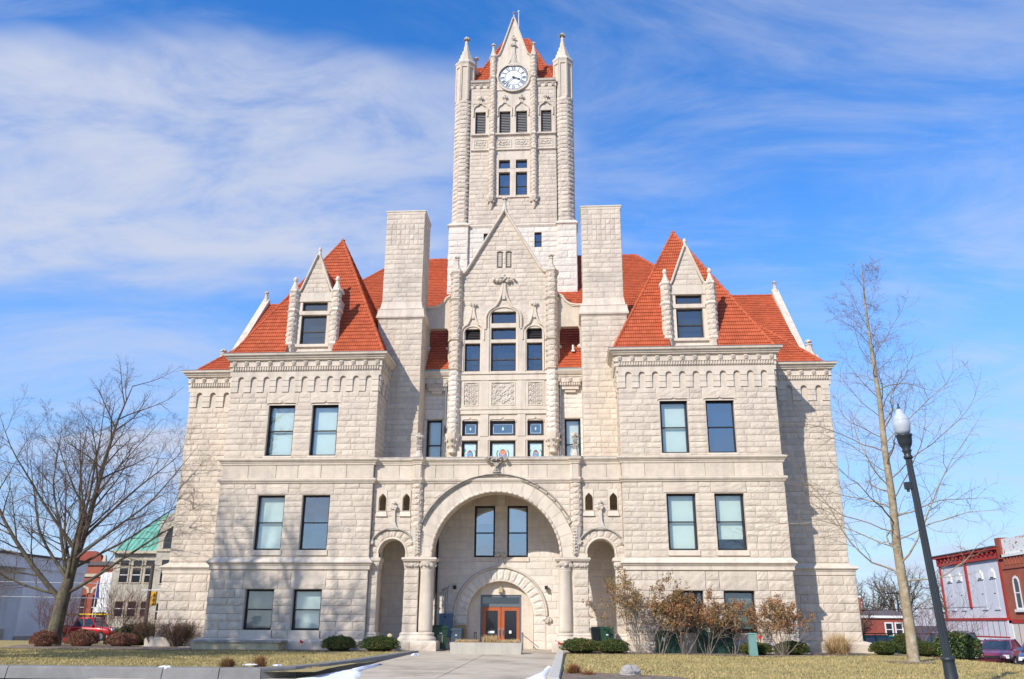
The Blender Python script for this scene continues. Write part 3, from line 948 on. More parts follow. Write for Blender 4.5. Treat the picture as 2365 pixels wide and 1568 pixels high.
def rosette_mesh():
    mb = MB()
    mb.box(-.1, .1, -.045, 0, -.13, .13)
    for k in range(6):
        a = k*math.pi/3
        mb.lump((.062*math.cos(a), -.055, .075*math.sin(a)), .046, .25)
    mb.lump((0, -.075, 0), .04, .1)
    return mesh_np('rosette', mb.v, mb.f, 'carved')
ROS = rosette_mesh()
def put_rosette(p, rz):
    o = bpy.data.objects.new('rosette', ROS); col.objects.link(o)
    o.parent = CH; o.location = (p[0], p[1], p[2]-GZ); o.rotation_euler = (0, 0, rz)
def cornice(path, dz, faces, name='cornice'):
    """path = outline; faces = list of (a, b) runs that carry rosettes, dentils and the corbel arcade"""
    pr = [(0.02, 13.84), (0.10, 13.86), (0.10, 14.10), (0.13, 14.12), (0.13, 14.33), (0.20, 14.35), (0.20, 14.37), (0.15, 14.39), (0.15, 14.66), (0.22, 14.68), (0.27, 14.71),
          (0.27, 14.76), (0.33, 14.80), (0.36, 14.87), (0.36, 14.89), (0.44, 14.92), (0.46, 15.02), (0.40, 15.035), (-0.4, 15.05), (-0.4, 13.84)]
    mb = mould_run(MB(), path, [(o, z+dz) for o, z in pr])
    mb.build(name, 'smooth', CH)
    g = mould_run(MB(), path, [(0.395, 15.037+dz), (0.47, 15.03+dz), (0.475, 15.055+dz), (0.40, 15.065+dz)])
    g.build('gutter_edge', 'lead', CH)
    dm = MB(); am = MB()
    for a, b, arcade in faces:
        F = Fr(a, b)
        n = max(1, int(F.W/0.132))
        st = F.W/n
        for k in range(n):
            F.box(dm, (k+.22)*st, (k+.78)*st, 14.16+dz, 14.325+dz, 0.13, 0.195)
        nr_ = max(2, int(round(F.W/0.665)))
        for k in range(nr_+1):
            u = 0.1+(F.W-0.2)*k/nr_
            put_rosette(F.pt(u, 14.525+dz, 0.15), math.atan2(F.d[1], F.d[0]))
        if arcade:
            na = max(1, int(round((F.W-0.4)/0.68)))
            pitch = (F.W-0.36)/na
            ow = 0.165
            for k in range(na+1):                       # blocks between arches
                uc = 0.18+pitch*k
                l = 0.0 if k == 0 else uc-pitch/2+ow
                r_ = F.W if k == na else uc+pitch/2-ow
                F.box(am, l, r_, 13.005+dz, 13.295+dz, 0, 0.055)
                F.box(am, l, r_, 13.307+dz, 13.60+dz, 0, 0.078)
            for k in range(na):
                uc = 0.18+pitch*(k+.5)
                arc = [(uc+ow*math.cos(t), 13.66+dz+0.17*math.sin(t)) for t in np.linspace(0, math.pi, 9)]
                l, r_ = (0.0 if k == 0 else uc-pitch/2), (F.W if k == na-1 else uc+pitch/2)
                poly = [(l, 13.612+dz), (uc-ow, 13.612+dz)]+arc[::-1]+[(uc+ow, 13.612+dz), (r_, 13.612+dz), (r_, 13.855+dz), (l, 13.855+dz)]
                F.prism(am, poly, 0, 0.10)
        else:
            pass
    dm.build('dentil_course', 'smooth', CH, kind='stuff')
    if am.v: am.build('corbel_table', 'smooth', CH)

BELT3 = [(0.0, 4.0), (0.05, 4.02), (0.08, 4.04), (0.08, 4.235), (0.13, 4.25), (0.13, 4.29), (0.17, 4.31), (0.21, 4.345), (0.21, 4.39), (0.19, 4.41), (0.0, 4.62), (-.1, 4.62), (-.1, 4.0)]
BELT2 = [(-.1, 8.23), (0.05, 8.23), (0.07, 8.27), (0.07, 8.31), (0.12, 8.33), (0.15, 8.40), (0.15, 8.45), (0.10, 8.475), (0.04, 8.49), (-.1, 8.49)]
BELT1 = [(-.1, 9.15), (0.05, 9.15), (0.07, 9.19), (0.07, 9.25), (0.11, 9.27), (0.11, 9.31), (0.17, 9.35), (0.21, 9.41), (0.21, 9.455), (0.18, 9.47), (0.0, 9.53), (-.1, 9.53)]
PLINTH = [(-.1, 0.2), (0.30, 0.2), (0.32, 0.72), (0.26, 0.80), (0.02, 0.86), (-.1, 0.86)]

BLINDS = {('L', 'up', 0): dict(blind=0.97), ('L', 'up', 1): dict(blind=0.97), ('R', 'up', 0): dict(blind=0.97), ('R', 'up', 1): dict(glass='glass_mid'),
          ('L', 'mid', 0): dict(blind=0.97), ('L', 'mid', 1): dict(glass='glass_mid'), ('R', 'mid', 0): dict(blind=0.97), ('R', 'mid', 1): dict(blind=0.80),
          ('L', 'low', 0): dict(blind=0.9, slats=True), ('L', 'low', 1): dict(blind=0.96), ('R', 'low', 0): dict(), ('R', 'low', 1): dict(blind=0.9, slats=True)}
for s in (-1, 1):
    T = 'L' if s < 0 else 'R'
    out = [(6.2, 2.1), (6.2, 0), (14.05, 0), (14.05, 2.7)]
    # batter of the basement storey
    bas = MB()
    W0, W1 = 6.2, 14.05
    a, b = seg(W0, W1, 0, s)
    wins = {'low': [(8.41, 9.82, 1.22, 3.10), (10.77, 12.19, 1.22, 3.10)], 'mid': [(8.34, 9.74, 4.95, 7.65), (10.65, 12.05, 4.95, 7.65)], 'up': [(8.24, 9.61, 9.63, 12.29), (10.53, 11.92, 9.63, 12.29)]}
    H = {k: [(*uu(s, w[0], w[1], W0, W1), w[2], w[3]) for w in v] for k, v in wins.items()}
    wall = MB()
    backing(wall, a, b, 0.8, 4.05, H['low'])
    backing(wall, a, b, 4.5, 8.3, H['mid'])
    backing(wall, a, b, 9.5, 13.0, H['up'])
    backing(wall, a, b, 8.49, 9.15)
    backing(wall, a, b, 13.0, 13.9, back=0.0)
    for q in (sp(out[:2], s), sp(out[2:], s)):
        backing(wall, q[0], q[1], 0.2, 13.9, back=0.02)
    wob = wall.build('wall', 'mortar', CH)
    wob['label'] = 'projecting corner pavilion wall, %s of the porch' % ('left' if s < 0 else 'right')
    g = 'pav'+T
    lint = []
    for k, v in H.items():
        for (u0, u1, z0, z1) in v:
            if k == 'low': lint.append((u0-.16, u1+.16, 3.10, 4.0)); lint.append((u0-.05, u1+.05, 0.84, 1.22))
            if k == 'mid': lint.append((u0-.16, u1+.16, 7.68, 8.22)); lint.append((u0-.06, u1+.06, 4.70, 4.95))
            if k == 'up': lint.append((u0-.16, u1+.16, 12.40, 13.0))
    F = Fr(a, b)
    ashlar(a, b, 0.86, 4.0, 0.40, (0.62, 1.15), 0.085, [h for h in H['low']]+lint, grp=g)
    ashlar(a, b, 4.63, 8.23, 0.30, (0.5, 0.98), 0.052, [h for h in H['mid']]+lint, grp=g)
    ashlar(a, b, 9.53, 13.0, 0.30, (0.5, 0.98), 0.052, [(h[0], h[1], h[2], 12.40) for h in H['up']]+lint, grp=g)
    ashlar(a, b, 8.49, 9.15, 0.66, (1.1, 1.5), 0.03, rough=False, grp=g)
    lm, sm = MB(), MB()
    for (u0, u1, z0, z1) in lint:
        p, q = F.pt(u0, 0, 0)[:2], F.pt(u1, 0, 0)[:2]
        if z1 > 3.9 and z1 < 4.1: one_stone(p, q, z0, z1, 0.075, grp=g)
        elif z0 > 7 and z0 < 8: one_stone(p, q, z0, z1, 0.06, grp=g)
        elif z0 > 12: one_stone(p, q, z0, z1, 0.065, grp=g)
        else:
            F.box(sm, u0, u1, z0+.004, z1-.002, -.3, 0.10 if z0 < 1 else 0.06)
            if z0 < 1: pass
    for (u0, u1, z0, z1) in H['up']:                  # moulded heads with a small ogee notch
        um = (u0+u1)/2
        F.box(lm, u0-.02, u1+.02, 12.29, 12.34, -.3, 0.01)
        pth = [(u0-.12, 12.33), (u0-.05, 12.41), (u0+.1, 12.425), (um-.12, 12.425), (um-.04, 12.46), (um, 12.54), (um+.04, 12.46), (um+.12, 12.425), (u1-.1, 12.425), (u1+.05, 12.41), (u1+.12, 12.33)]
        # world path
        lm.mould([(F.pt(u, 0, 0)[0], z) for u, z in pth], 0.0, 0.05, 0.05)
        F.box(sm, u0-.05, u1+.05, 9.53, 9.63, -.3, 0.05)
    lm.build('window_head', 'smooth', CH); sm.build('sill', 'smooth', CH)
    mould_run(MB(), sp([(6.2, 0.24), (6.2, 0), (14.05, 0), (14.05, 2.7)], s), BELT3).build('belt_course', 'smooth', CH)
    mould_run(MB(), sp([(6.2, 0.24), (6.2, 0), (14.05, 0), (14.05, 2.7)], s), BELT2).build('belt_course', 'smooth', CH)
    mould_run(MB(), sp([(6.2, 0.24), (6.2, 0), (14.05, 0), (14.05, 2.7)], s), BELT1).build('belt_course', 'smooth', CH)
    mould_run(MB(), sp([(6.2, 0.3), (6.2, 0.0), (14.1, 0.0), (14.1, 2.7)], s), PLINTH).build('plinth', 'rock', CH)
    # returns of the pavilion
    for q in (sp(out[:2], s), sp(out[2:], s)):
        if abs(q[0][0]) < 7:
            ashlar(q[0], q[1], 9.53, 13.0, 0.30, (0.5, 0.98), 0.05, grp=g)
        else:
            ashlar(q[0], q[1], 0.86, 4.0, 0.40, (0.62, 1.1), 0.075, grp=g)
            ashlar(q[0], q[1], 4.63, 13.0, 0.30, (0.5, 0.98), 0.05, grp=g)
    q = sp(out, s)
    cornice(q, 0.0, [(q[0], q[1], True), (q[1], q[2], True), (q[2], q[3], True)])
    for k, ws in wins.items():
        for i, w in enumerate(ws):
            idx = (1-i) if s < 0 else i
            kw = dict(BLINDS[(T, k, idx)])
            x0, x1 = (w[0], w[1]) if s > 0 else (-w[1], -w[0])
            where = {'low': 'ground floor', 'mid': 'first floor', 'up': 'second floor'}[k]
            window(x0, x1, w[2], w[3], 0.20, label='%s window of the %s pavilion, %s of its pair' % (where, 'left' if s < 0 else 'right', ('left' if idx == 0 else 'right')), **kw)
    # set-back outer wall
    W0, W1 = 14.05, 17.5
    a, b = seg(W0, W1, 2.7, s)
    wall = MB()
    backing(wall, a, b, 0.2, 13.95)
    q = sp([(17.5, 2.7), (17.5, 8.2), (18.0, 8.2), (18.0, 20.0), (17.5, 20.0), (17.5, 27.5)], s)
    for i in range(len(q)-1): backing(wall, q[i], q[i+1], 0.2, 15.0)
    wall.build('wall', 'mortar', CH)['label'] = 'set-back outer wall, %s end of the front' % ('left' if s < 0 else 'right')
    g = 'set'+T
    a2, b2 = seg(14.05, 17.7, 2.56, s)                 # the basement storey stands a little forward
    q2 = sp([(17.7, 2.56), (17.7, 8.2)], s)
    bm = MB(); backing(bm, a2, b2, 0.2, 3.95); backing(bm, q2[0], q2[1], 0.2, 3.95); bm.build('basement_backing', 'mortar', CH)
    ashlar(a2, b2, 0.86, 3.92, 0.41, (0.62, 1.2), 0.085, grp=g)
    ashlar(a, b, 4.55, 12.9, 0.30, (0.5, 0.98), 0.052, grp=g)
    qq = sp([(17.5, 2.7), (17.5, 8.2)], s)
    ashlar(q2[0], q2[1], 0.86, 3.92, 0.41, (0.62, 1.2), 0.08, grp=g)
    ashlar(qq[0], qq[1], 4.55, 12.9, 0.30, (0.5, 0.98), 0.05, grp=g)
    pth = sp([(14.28, 2.6), (17.64, 2.6), (17.64, 8.2)], s)
    mould_run(MB(), pth, [((-.16 if z == 4.62 and o == 0.0 else o), z-0.09) for o, z in BELT3]).build('belt_course', 'smooth', CH)
    mould_run(MB(), sp([(14.4, 2.58), (17.74, 2.58), (17.74, 8.2)], s), PLINTH).build('plinth', 'rock', CH)
    pth = sp([(14.06, 2.7), (17.5, 2.7), (17.5, 8.2)], s)
    fr = sp([(14.06, 2.7), (17.5, 2.7)], s)
    cornice(pth, -0.10, [(fr[0], fr[1], True)])
    # side gable parapet with its finials
    gp = MB()
    X0, X1 = (17.80, 18.25) if s > 0 else (-18.25, -17.80)
    prof = [(7.7, 16.95), (8.4, 17.35), (13.8, 23.65), (19.2, 17.35), (19.9, 16.95), (19.9, 15.5), (7.7, 15.5)]
    n = len(prof)
    gp.add([(X0, y, z) for y, z in prof]+[(X1, y, z) for y, z in prof], [tuple(range(n-1, -1, -1)), tuple(range(n, 2*n))]+[(i, (i+1) % n, (i+1) % n+n, i+n) for i in range(n)])
    gp.build('gable_parapet', 'smooth', CH)
    MB().box(X0-.12, X1+.35 if s > 0 else X1+.12, 7.55, 8.75, 16.75, 16.95).box(min(X0, X0-.25*(s < 0)), X1+.2*(s > 0), 7.65, 8.65, 16.5, 16.749).build('kneeler', 'smooth', CH)
    finial(s*18.3, 8.2, 16.95, 18.15, 0.42)
    finial(s*18.05, 13.8, 23.4, 24.3, 0.24)
    MB().frustum((17.45, 17.9, 7.2, 8.4) if s > 0 else (-17.9, -17.45, 7.2, 8.4), (17.45, 18.35, 7.0, 8.6) if s > 0 else (-18.35, -17.45, 7.0, 8.6), 12.2, 13.0).box(17.4*s, 18.45*s, 6.9, 8.7, 13.0, 13.25).build('corbel', 'smooth', CH)
# ------------------------------------------------------------------ entrance porch (front plane Y = 0.25)
PY = 0.25
ARC_Z, R_IN, R_OUT = 4.64, 3.12, 3.88
SM_X, SM_Z, SM_R = 5.115, 4.83, 0.66
pier = [(-4.23, 0.25), (-4.10, 0.03), (-3.80, 0.03), (-3.67, 0.25)]
front_path = [(-6.2, PY)]+pier+[(-x, y) for x, y in reversed(pier)]+[(6.2, PY)]
mould_run(MB(), front_path, BELT2).build('belt_course', 'smooth', CH)
mould_run(MB(), front_path, BELT1).build('belt_course', 'smooth', CH)
mould_run(MB(), front_path, [(0.0, 9.531), (0.19, 9.472), (0.195, 9.50), (0.02, 9.565)]).build('parapet_cap', 'weathered', CH)
for i in range(len(front_path)-1):
    ashlar(front_path[i], front_path[i+1], 8.49, 9.15, 0.66, (0.9, 1.5), 0.03, rough=False, grp='porch')
    bm = MB(); backing(bm, front_path[i], front_path[i+1], 8.2, 9.5); bm.build('parapet_wall', 'mortar', CH)
# wall over the arches, cut to the arch curves
def arch_wall(y0, y1, z0, z1, x0, x1, circles, n=48, rects=()):
    """solid front wall with arched openings: built from vertical strips"""
    mb = MB()
    xs = sorted({x0, x1, *[c[0]+c[2]*math.cos(t) for c in circles for t in np.linspace(0, math.pi, n)], *[r_[0] for r_ in rects], *[r_[1] for r_ in rects]})
    xs = [x for x in xs if x0-1e-6 <= x <= x1+1e-6]
    for a, b in zip(xs[:-1], xs[1:]):
        if b-a < 1e-5: continue
        def zb(x, xm):
            for cx, cz, rr in circles:
                if abs(xm-cx) < rr:
                    return cz+math.sqrt(max(0, rr*rr-(x-cx)**2))
            return z0
        xm = (a+b)/2
        za, zc = zb(a, xm), zb(b, xm)
        cuts = [(r_[2], r_[3]) for r_ in rects if r_[0]-1e-6 <= xm <= r_[1]+1e-6]
        lo = [(za, zc)]; hi = []
        for c0, c1 in cuts: hi.append((c0, c0)); lo.append((c1, c1))
        hi.append((z1, z1))
        for (l0, l1), (h0, h1) in zip(lo, hi):
            mb.add([(a, y0, l0), (b, y0, l1), (b, y0, h1), (a, y0, h0), (a, y1, l0), (b, y1, l1), (b, y1, h1), (a, y1, h0)],
                   [(0, 1, 2, 3), (7, 6, 5, 4), (0, 4, 5, 1), (3, 2, 6, 7)])
    return mb
LZ0, LZ1 = 6.86, 7.84
lan = []
for s in (-1, 1):
    for (xa, xb) in ((4.30, 4.80), (5.50, 6.00)):
        lan.append((xa, xb, LZ0, LZ1) if s > 0 else (-xb, -xa, LZ0, LZ1))
circ = [(0, ARC_Z, R_IN), (-SM_X, SM_Z, SM_R), (SM_X, SM_Z, SM_R)]
arch_wall(PY+.02, 1.0, 4.60, 8.25, -6.2, 6.2, circ, rects=lan).build('wall', 'mortar', CH)['label'] = 'arched front wall of the entrance porch'
rec = [(l[0]+6.2, l[1]+6.2, l[2]-.02, l[3]) for l in lan]+[(l[0]+6.2-.04, l[1]+6.2+.04, 6.58, 6.84) for l in lan]
rec += [(6.2-4.25, 6.2-3.65, 4.6, 8.23), (6.2+3.65, 6.2+4.25, 4.6, 8.23)]
ashlar((-6.2, PY), (6.2, PY), 4.62, 8.23, 0.30, (0.45, 0.9), 0.045, rec, [(6.2, ARC_Z, R_OUT+.2), (6.2-SM_X, SM_Z, 1.14), (6.2+SM_X, SM_Z, 1.14)], grp='porch', keys=(5.2, 5.9))
# lancets
for l in lan:
    xa, xb = l[0], l[1]; xm = (xa+xb)/2
    off = 0.045 if True else 0
    m = MB().ring_xz([(xa-.0, LZ0), (xb, LZ0), (xb, 7.62), (xb, LZ1+.06), (xm, LZ1+.06), (xa, LZ1+.06), (xa, 7.62)],
                     [(xa+.09, LZ0+.02), (xb-.03, LZ0+.02), (xb-.03, 7.50), (xb-.08, 7.60), (xm+.03, 7.74), (xa+.14, 7.60), (xa+.09, 7.50)], PY-.03, PY+.30)
    m.build('lancet_frame', 'smooth', CH)
    MB().frustum((xa-.04, xb+.04, PY-.09, PY+.3), (xa, xb, PY-.03, PY+.3), 6.60, 6.84).build('sill', 'smooth', CH)
# great arch
voussoirs(CH, 0, ARC_Z, R_IN+.10, R_OUT, PY, 0, math.pi, 21, 0, False, 0.72, 'smooth', proud=0.03)
hd = MB(); hd.mould([(4.02*math.cos(t), ARC_Z+4.02*math.sin(t)) for t in np.linspace(0.42, math.pi-.42, 50)], PY-.03, 0.07, 0.20)
hd.mould([(3.885*math.cos(t), ARC_Z+3.885*math.sin(t)) for t in np.linspace(0.40, math.pi-.40, 50)], PY-.03, 0.055, 0.075); hd.build('hood_mould', 'weathered', CH, True)
hb = MB(); hb.mould([(3.95*math.cos(t), ARC_Z+3.95*math.sin(t)) for t in np.linspace(0.42, math.pi-.42, 50)], PY-.0, 0.12, 0.09); hb.build('hood_fillet', 'smooth', CH)
for t in np.linspace(0.5, math.pi-.5, 17):
    m = MB(); c = (3.955*math.cos(t), PY-.12, ARC_Z+3.955*math.sin(t))
    for q in (-.06, 0, .06): m.lump((c[0]-q*math.sin(t), c[1], c[2]+q*math.cos(t)), 0.048, .25)
    m.build('hood_flower', 'carved', CH)
roll = MB()
for k in range(36):
    t0, t1 = math.pi*k/36+.004, math.pi*(k+1)/36-.004
    roll.tube([((R_IN+.06)*math.cos(t), PY-.02, ARC_Z+(R_IN+.06)*math.sin(t)) for t in np.linspace(t0, t1, 4)], [.055, .075, .07, .055], 7)
roll.build('arch_roll', 'rock', CH)
sof = MB()
for k in range(40):
    t0, t1 = math.pi*k/40, math.pi*(k+1)/40
    sof.add([(R_IN*math.cos(t), y, ARC_Z+R_IN*math.sin(t)) for t, y in ((t0, .2), (t1, .2), (t1, 1.0), (t0, 1.0))], [(0, 1, 2, 3)])
sof.build('arch_soffit', 'rock', CH)
# foliate key at the top of the arch
m = MB()
for k in range(9): m.lump((-.5+.125*k, PY-.26, 9.43+.05*math.sin(k*1.3)), .10, .35)
for k in range(5): m.lump((-.45+.225*k, PY-.30, 9.36), .07, .35)
m.mould([(-.30, 9.28), (-.12, 9.22), (0, 9.0), (.02, 8.85)], PY-.1, .10, .14).mould([(.30, 9.28), (.12, 9.22), (0, 9.0), (-.02, 8.85)], PY-.1, .10, .14)
m.prism_xz([(-.2, 8.74), (.2, 8.74), (.08, 8.95), (.05, 9.25), (-.05, 9.25), (-.08, 8.95)], PY-.2, PY)
m.build('keystone_carving', 'weathered', CH)
for s in (-1, 1):
    # small side arches
    voussoirs(CH, s*SM_X, SM_Z, SM_R+.09, 1.13, PY, 0, math.pi, 9, 0.05, True, 0.3, 'rock')
    for xe in (SM_X-1.13, SM_X+SM_R+.09):
        MB().box(s*xe, s*(xe+1.13-SM_R-.09), PY-.01, PY+.2, 4.62, SM_Z-.006).build('arch_springer', 'rock', CH)
    m = MB(); m.mould([(s*SM_X+(SM_R+.05)*math.cos(t), SM_Z+(SM_R+.05)*math.sin(t)) for t in np.linspace(0, math.pi, 24)], PY+.05, .10, .10)
    for q in (-1, 1): m.box(s*SM_X+q*SM_R, s*SM_X+q*(SM_R+.10), PY-.03, PY+.3, 4.62, SM_Z)
    m.build('arch_roll', 'smooth', CH)
    m = MB(); m.mould([(s*SM_X+1.19*math.cos(t), SM_Z+1.19*math.sin(t)) for t in np.linspace(0.5, math.pi-.5, 20)], PY, .10, .14); m.build('hood_mould', 'weathered', CH, True)
    for q in (-1, 1):
        m = MB(); foliage(m, (s*SM_X+q*1.08, PY-.06, 5.36), .20, 8); m.build('hood_stop', 'carved', CH)
    m = MB()
    m.prism_xz([(s*SM_X-.42, 5.95), (s*SM_X-.2, 6.08), (s*SM_X-.09, 6.35), (s*SM_X-.075, 7.0), (s*SM_X+.075, 7.0), (s*SM_X+.09, 6.35), (s*SM_X+.2, 6.08), (s*SM_X+.42, 5.95)][::-1], PY-.13, PY)
    foliage(m, (s*SM_X, PY-.1, 7.03), .20, 8, (1.1, .7, .7)); m.lump((s*SM_X, PY-.1, 7.24), .12, .25)
    m.build('arch_finial', 'carved', CH)
    sf = MB()
    for k in range(16):
        t0, t1 = math.pi*k/16, math.pi*(k+1)/16
        sf.add([(s*SM_X+SM_R*math.cos(t), y, SM_Z+SM_R*math.sin(t)) for t, y in ((t0, .3), (t1, .3), (t1, 1.0), (t0, 1.0))], [(0, 1, 2, 3)])
    for q in (-1, 1): sf.add([(s*SM_X+q*SM_R, y, z) for y, z in ((.3, 4.6), (1.0, 4.6), (1.0, SM_Z), (.3, SM_Z))], [(0, 1, 2, 3)])
    sf.build('arch_soffit', 'smooth', CH)
    # faceted pier between the arches
    pp = [(x, y) for x, y in pier] if s < 0 else [(-x, y) for x, y in reversed(pier)]
    for i in range(3):
        ashlar(pp[i], pp[i+1], 6.05, 8.23, 0.27, (.6, 1), 0.10, grp='porch')
        bm = MB(); backing(bm, pp[i], pp[i+1], 6.0, 8.25); bm.build('pier_core', 'mortar', CH)
    m = MB()
    cx = s*3.95
    m.lathe([(.05, 4.72), (.12, 5.0), (.17, 5.35), (.24, 5.75), (.28, 6.05)], cx, PY, 8)
    for z in np.linspace(4.85, 6.0, 9): foliage(m, (cx+s*-.12, PY-.12-.08*(z-4.8), z), .13, 4)
    m.build('pier_corbel', 'carved', CH)
    finial(cx, 0.16, 9.5, 10.8, .20)
    m = MB()
    for z in np.linspace(9.95, 10.65, 6): foliage(m, (cx, .10, z), .155, 5, (1, 1, .7))
    m.build('finial_leaves', 'weathered', CH)
    # columns, side piers, capitals
    cx = s*3.37
    m = MB(); m.lathe([(.335, 1.16), (.345, 1.3), (.345, 2.2), (.325, 3.95), (.345, 4.0), (.345, 4.05)], cx, PY+.22, 28); m.build('column', 'smooth', CH, True)
    m = MB(); m.lathe([(.50, .76), (.54, .84), (.54, .90), (.47, .97), (.42, 1.02), (.42, 1.05), (.455, 1.09), (.43, 1.15), (.34, 1.17)], cx, PY+.22, 28); m.build('column_base', 'smooth', CH, True)
    x0, x1 = 3.76, 4.46
    a, b = seg(x0, x1, PY, s)
    ashlar(a, b, 1.16, 4.05, .38, (1, 2), .06, grp='porch')
    MB().box(s*x0, s*x1, PY+.02, 1.0, .8, 4.1).build('pier_core', 'mortar', CH)
    aa, bb = ((x1, 1.0), (x1, PY)) if s < 0 else ((x1, PY), (x1, 1.0))
    aa, bb = ((-4.46, PY), (-4.46, 1.0)) if s < 0 else ((4.46, 1.0), (4.46, PY))
    aa, bb = (bb, aa)
    ashlar(aa, bb, 1.16, 4.05, .38, (1, 2), .05, grp='porch')
    m = MB(); mould_run(m, sp([(x0-.02, PY+.8), (x0-.02, PY), (x1, PY), (x1, 1.0)], s), [(-.05, .78), (.16, .78), (.17, .88), (.10, .96), (.08, 1.03), (.10, 1.08), (.02, 1.17), (-.05, 1.17)]); m.build('pier_base', 'smooth', CH)
    g = 'plinth'
    MB().box(s*2.72, s*4.6, -.30, 1.2, .2, .74).build('plinth_core', 'mortar', CH)
    a, b = seg(2.70, 4.62, -.32, s)
    ashlar(a, b, .25, .75, .5, (1.0, 1.4), .07, grp='porch')
    MB().frustum((s*2.72, s*4.6, -.30, 1.2) if s > 0 else (s*4.6, s*2.72, -.30, 1.2), (s*2.8, s*4.5, -.22, 1.2) if s > 0 else (s*4.5, s*2.8, -.22, 1.2), .741, .80).build('plinth_top', 'smooth', CH)
    # capital band: foliate blocks with an abacus
    m = MB(); m.frustum(*( ((s*x0, s*x1, PY+.0, 1.0), (s*(x0-.02), s*(x1+.06), PY-.08, 1.0)) if s > 0 else ((-x1, -x0, PY, 1.0), (-x1-.06, -x0+.02, PY-.08, 1.0))), 4.08, 4.44)
    m.lathe([(.345, 4.06), (.36, 4.12), (.36, 4.2), (.42, 4.35), (.44, 4.44)], cx, PY+.22, 20)
    m.build('capital', 'smooth', CH)
    m = MB()
    for k in range(3): foliage(m, (s*(x0+.13+.22*k), PY-.05, 4.27), .14, 7)
    for k in range(5):
        t = math.pi*(1.08+.84*k/4)
        foliage(m, (cx+.40*math.cos(t), PY+.22+.40*math.sin(t), 4.27), .13, 6)
    m.build('capital_leaves', 'carved', CH)
    m = MB(); mould_run(m, sp([(2.93, 1.0), (2.93, PY-.16), (4.53, PY-.16), (4.53, 1.0)], s), [(-.3, 4.445), (0.0, 4.445), (.02, 4.49), (.06, 4.52), (.06, 4.60), (0, 4.625), (-.3, 4.625)]); m.build('abacus', 'smooth', CH)
    MB().box(s*2.95, s*4.5, PY-.15, 1.0, 4.45, 4.624).build('abacus_core', 'smooth', CH)
    # responds against the pavilions
    a, b = seg(5.78, 6.2, PY, s)
    ashlar(a, b, 1.16, 4.05, .38, (1, 2), .05, grp='porch')
    MB().box(s*5.78, s*6.2, PY+.02, 1.0, .2, 4.1).build('pier_core', 'mortar', CH)
    m = MB(); mould_run(m, sp([(5.78, 1.0), (5.78, PY), (6.2, PY)], s), [(-.05, .3), (.17, .3), (.17, .88), (.10, .96), (.08, 1.03), (.10, 1.08), (.02, 1.17), (-.05, 1.17)]); m.build('pier_base', 'smooth', CH)
    m = MB(); mould_run(m, sp([(5.72, 1.0), (5.72, PY-.07), (6.2, PY-.07)], s), [(-.2, 4.08), (-.04, 4.08), (.02, 4.44), (.07, 4.46), (.07, 4.60), (0, 4.625), (-.2, 4.625)]); m.build('capital', 'smooth', CH)
    m = MB()
    for k in range(2): foliage(m, (s*(5.83+.22*k), PY-.08, 4.27), .14, 7)
    m.build('capital_leaves', 'carved', CH)
    for q in ((6.18, .3, 8.2), ):
        sw = MB(); sw.add([(s*6.17, .9, .3), (s*6.17, 3.45, .3), (s*6.17, 3.45, 8.2), (s*6.17, .9, 8.2)], [(0, 1, 2, 3)]); sw.build('porch_side_wall', 'mortar', CH)
        aa, bb = ((6.17, 3.4), (6.17, .95)) if s > 0 else ((-6.17, .95), (-6.17, 3.4))
        ashlar(aa, bb, .35, 8.2, .42, (.7, 1.2), .025, grp='inner')
MB().box(-6.2, 6.2, 0.98, 4.2, 8.21, 8.35).build('porch_ceiling', 'smooth', CH)
MB().box(-6.2, 6.2, 0.30, 3.75, 9.28, 9.36).build('terrace_floor', 'concrete', CH)
MB().box(-6.2, 6.2, 0.0, 3.6, .2, .338).build('porch_floor', 'concrete', CH)

# ------------------------------------------------------------------ porch back wall with door and two windows (Y = 3.3)
BY = 3.3
dc = (0, 1.95, 1.69)
wr = [(-1.41, -.33, 4.85, 7.50), (.33, 1.41, 4.85, 7.50)]
arch_wall(BY+.012, BY+.40, .3, 8.25, -6.2, 6.2, [dc], rects=wr).build('wall', 'mortar', CH)['label'] = 'shaded back wall of the entrance porch'
rec = [(w[0]+6.2, w[1]+6.2, w[2], w[3]) for w in wr]+[(w[0]+6.2-.06, w[1]+6.2+.06, 4.62, 4.85) for w in wr]+[(w[0]+6.2-.14, w[1]+6.2+.14, 7.5, 8.15) for w in wr]
ashlar((-6.2, BY), (6.2, BY), .34, 8.2, .38, (.55, 1.15), .028, rec, [(6.2, 1.95, 2.36)], grp='inner', matn='white_rock')
sm = MB()
for w in wr:
    one_stone((w[0]-.14, BY), (w[1]+.14, BY), 7.5, 8.15, .05, grp='inner')
    sm.box(w[0]-.06, w[1]+.06, BY-.06, BY+.3, 4.63, 4.845)
sm.build('sill', 'smooth', CH)
for i, w in enumerate(wr):
    window(w[0], w[1], w[2], w[3], BY+.08, rails=(.47,), blind=(.35 if i == 0 else .5), glass='glass_mirror', label='window inside the porch, %s of the pair above the door' % ('left' if i == 0 else 'right'))
voussoirs(CH, 0, 1.95, 1.70, 2.30, BY, 0, math.pi, 19, .055, True, .35, 'white_rock', proud=.015)
for s in (-1, 1):
    for k in range(4):
        z0 = .34+.40*k
        one_stone(((1.70, BY) if s > 0 else (-2.30, BY)), ((2.30, BY) if s > 0 else (-1.70, BY)), z0, z0+.40, .05, 'white_rock', 'inner')
og = [(2.38*math.cos(t), 1.95+2.38*math.sin(t)) for t in np.linspace(.0, 1.38, 30)]+[(.26, 4.36), (.14, 4.46), (.085, 4.62), (.075, 4.85)]
m = MB(); m.mould(og, BY-.01, .13, .11).mould([(-x, z) for x, z in reversed(og)], BY-.01, .13, .11)
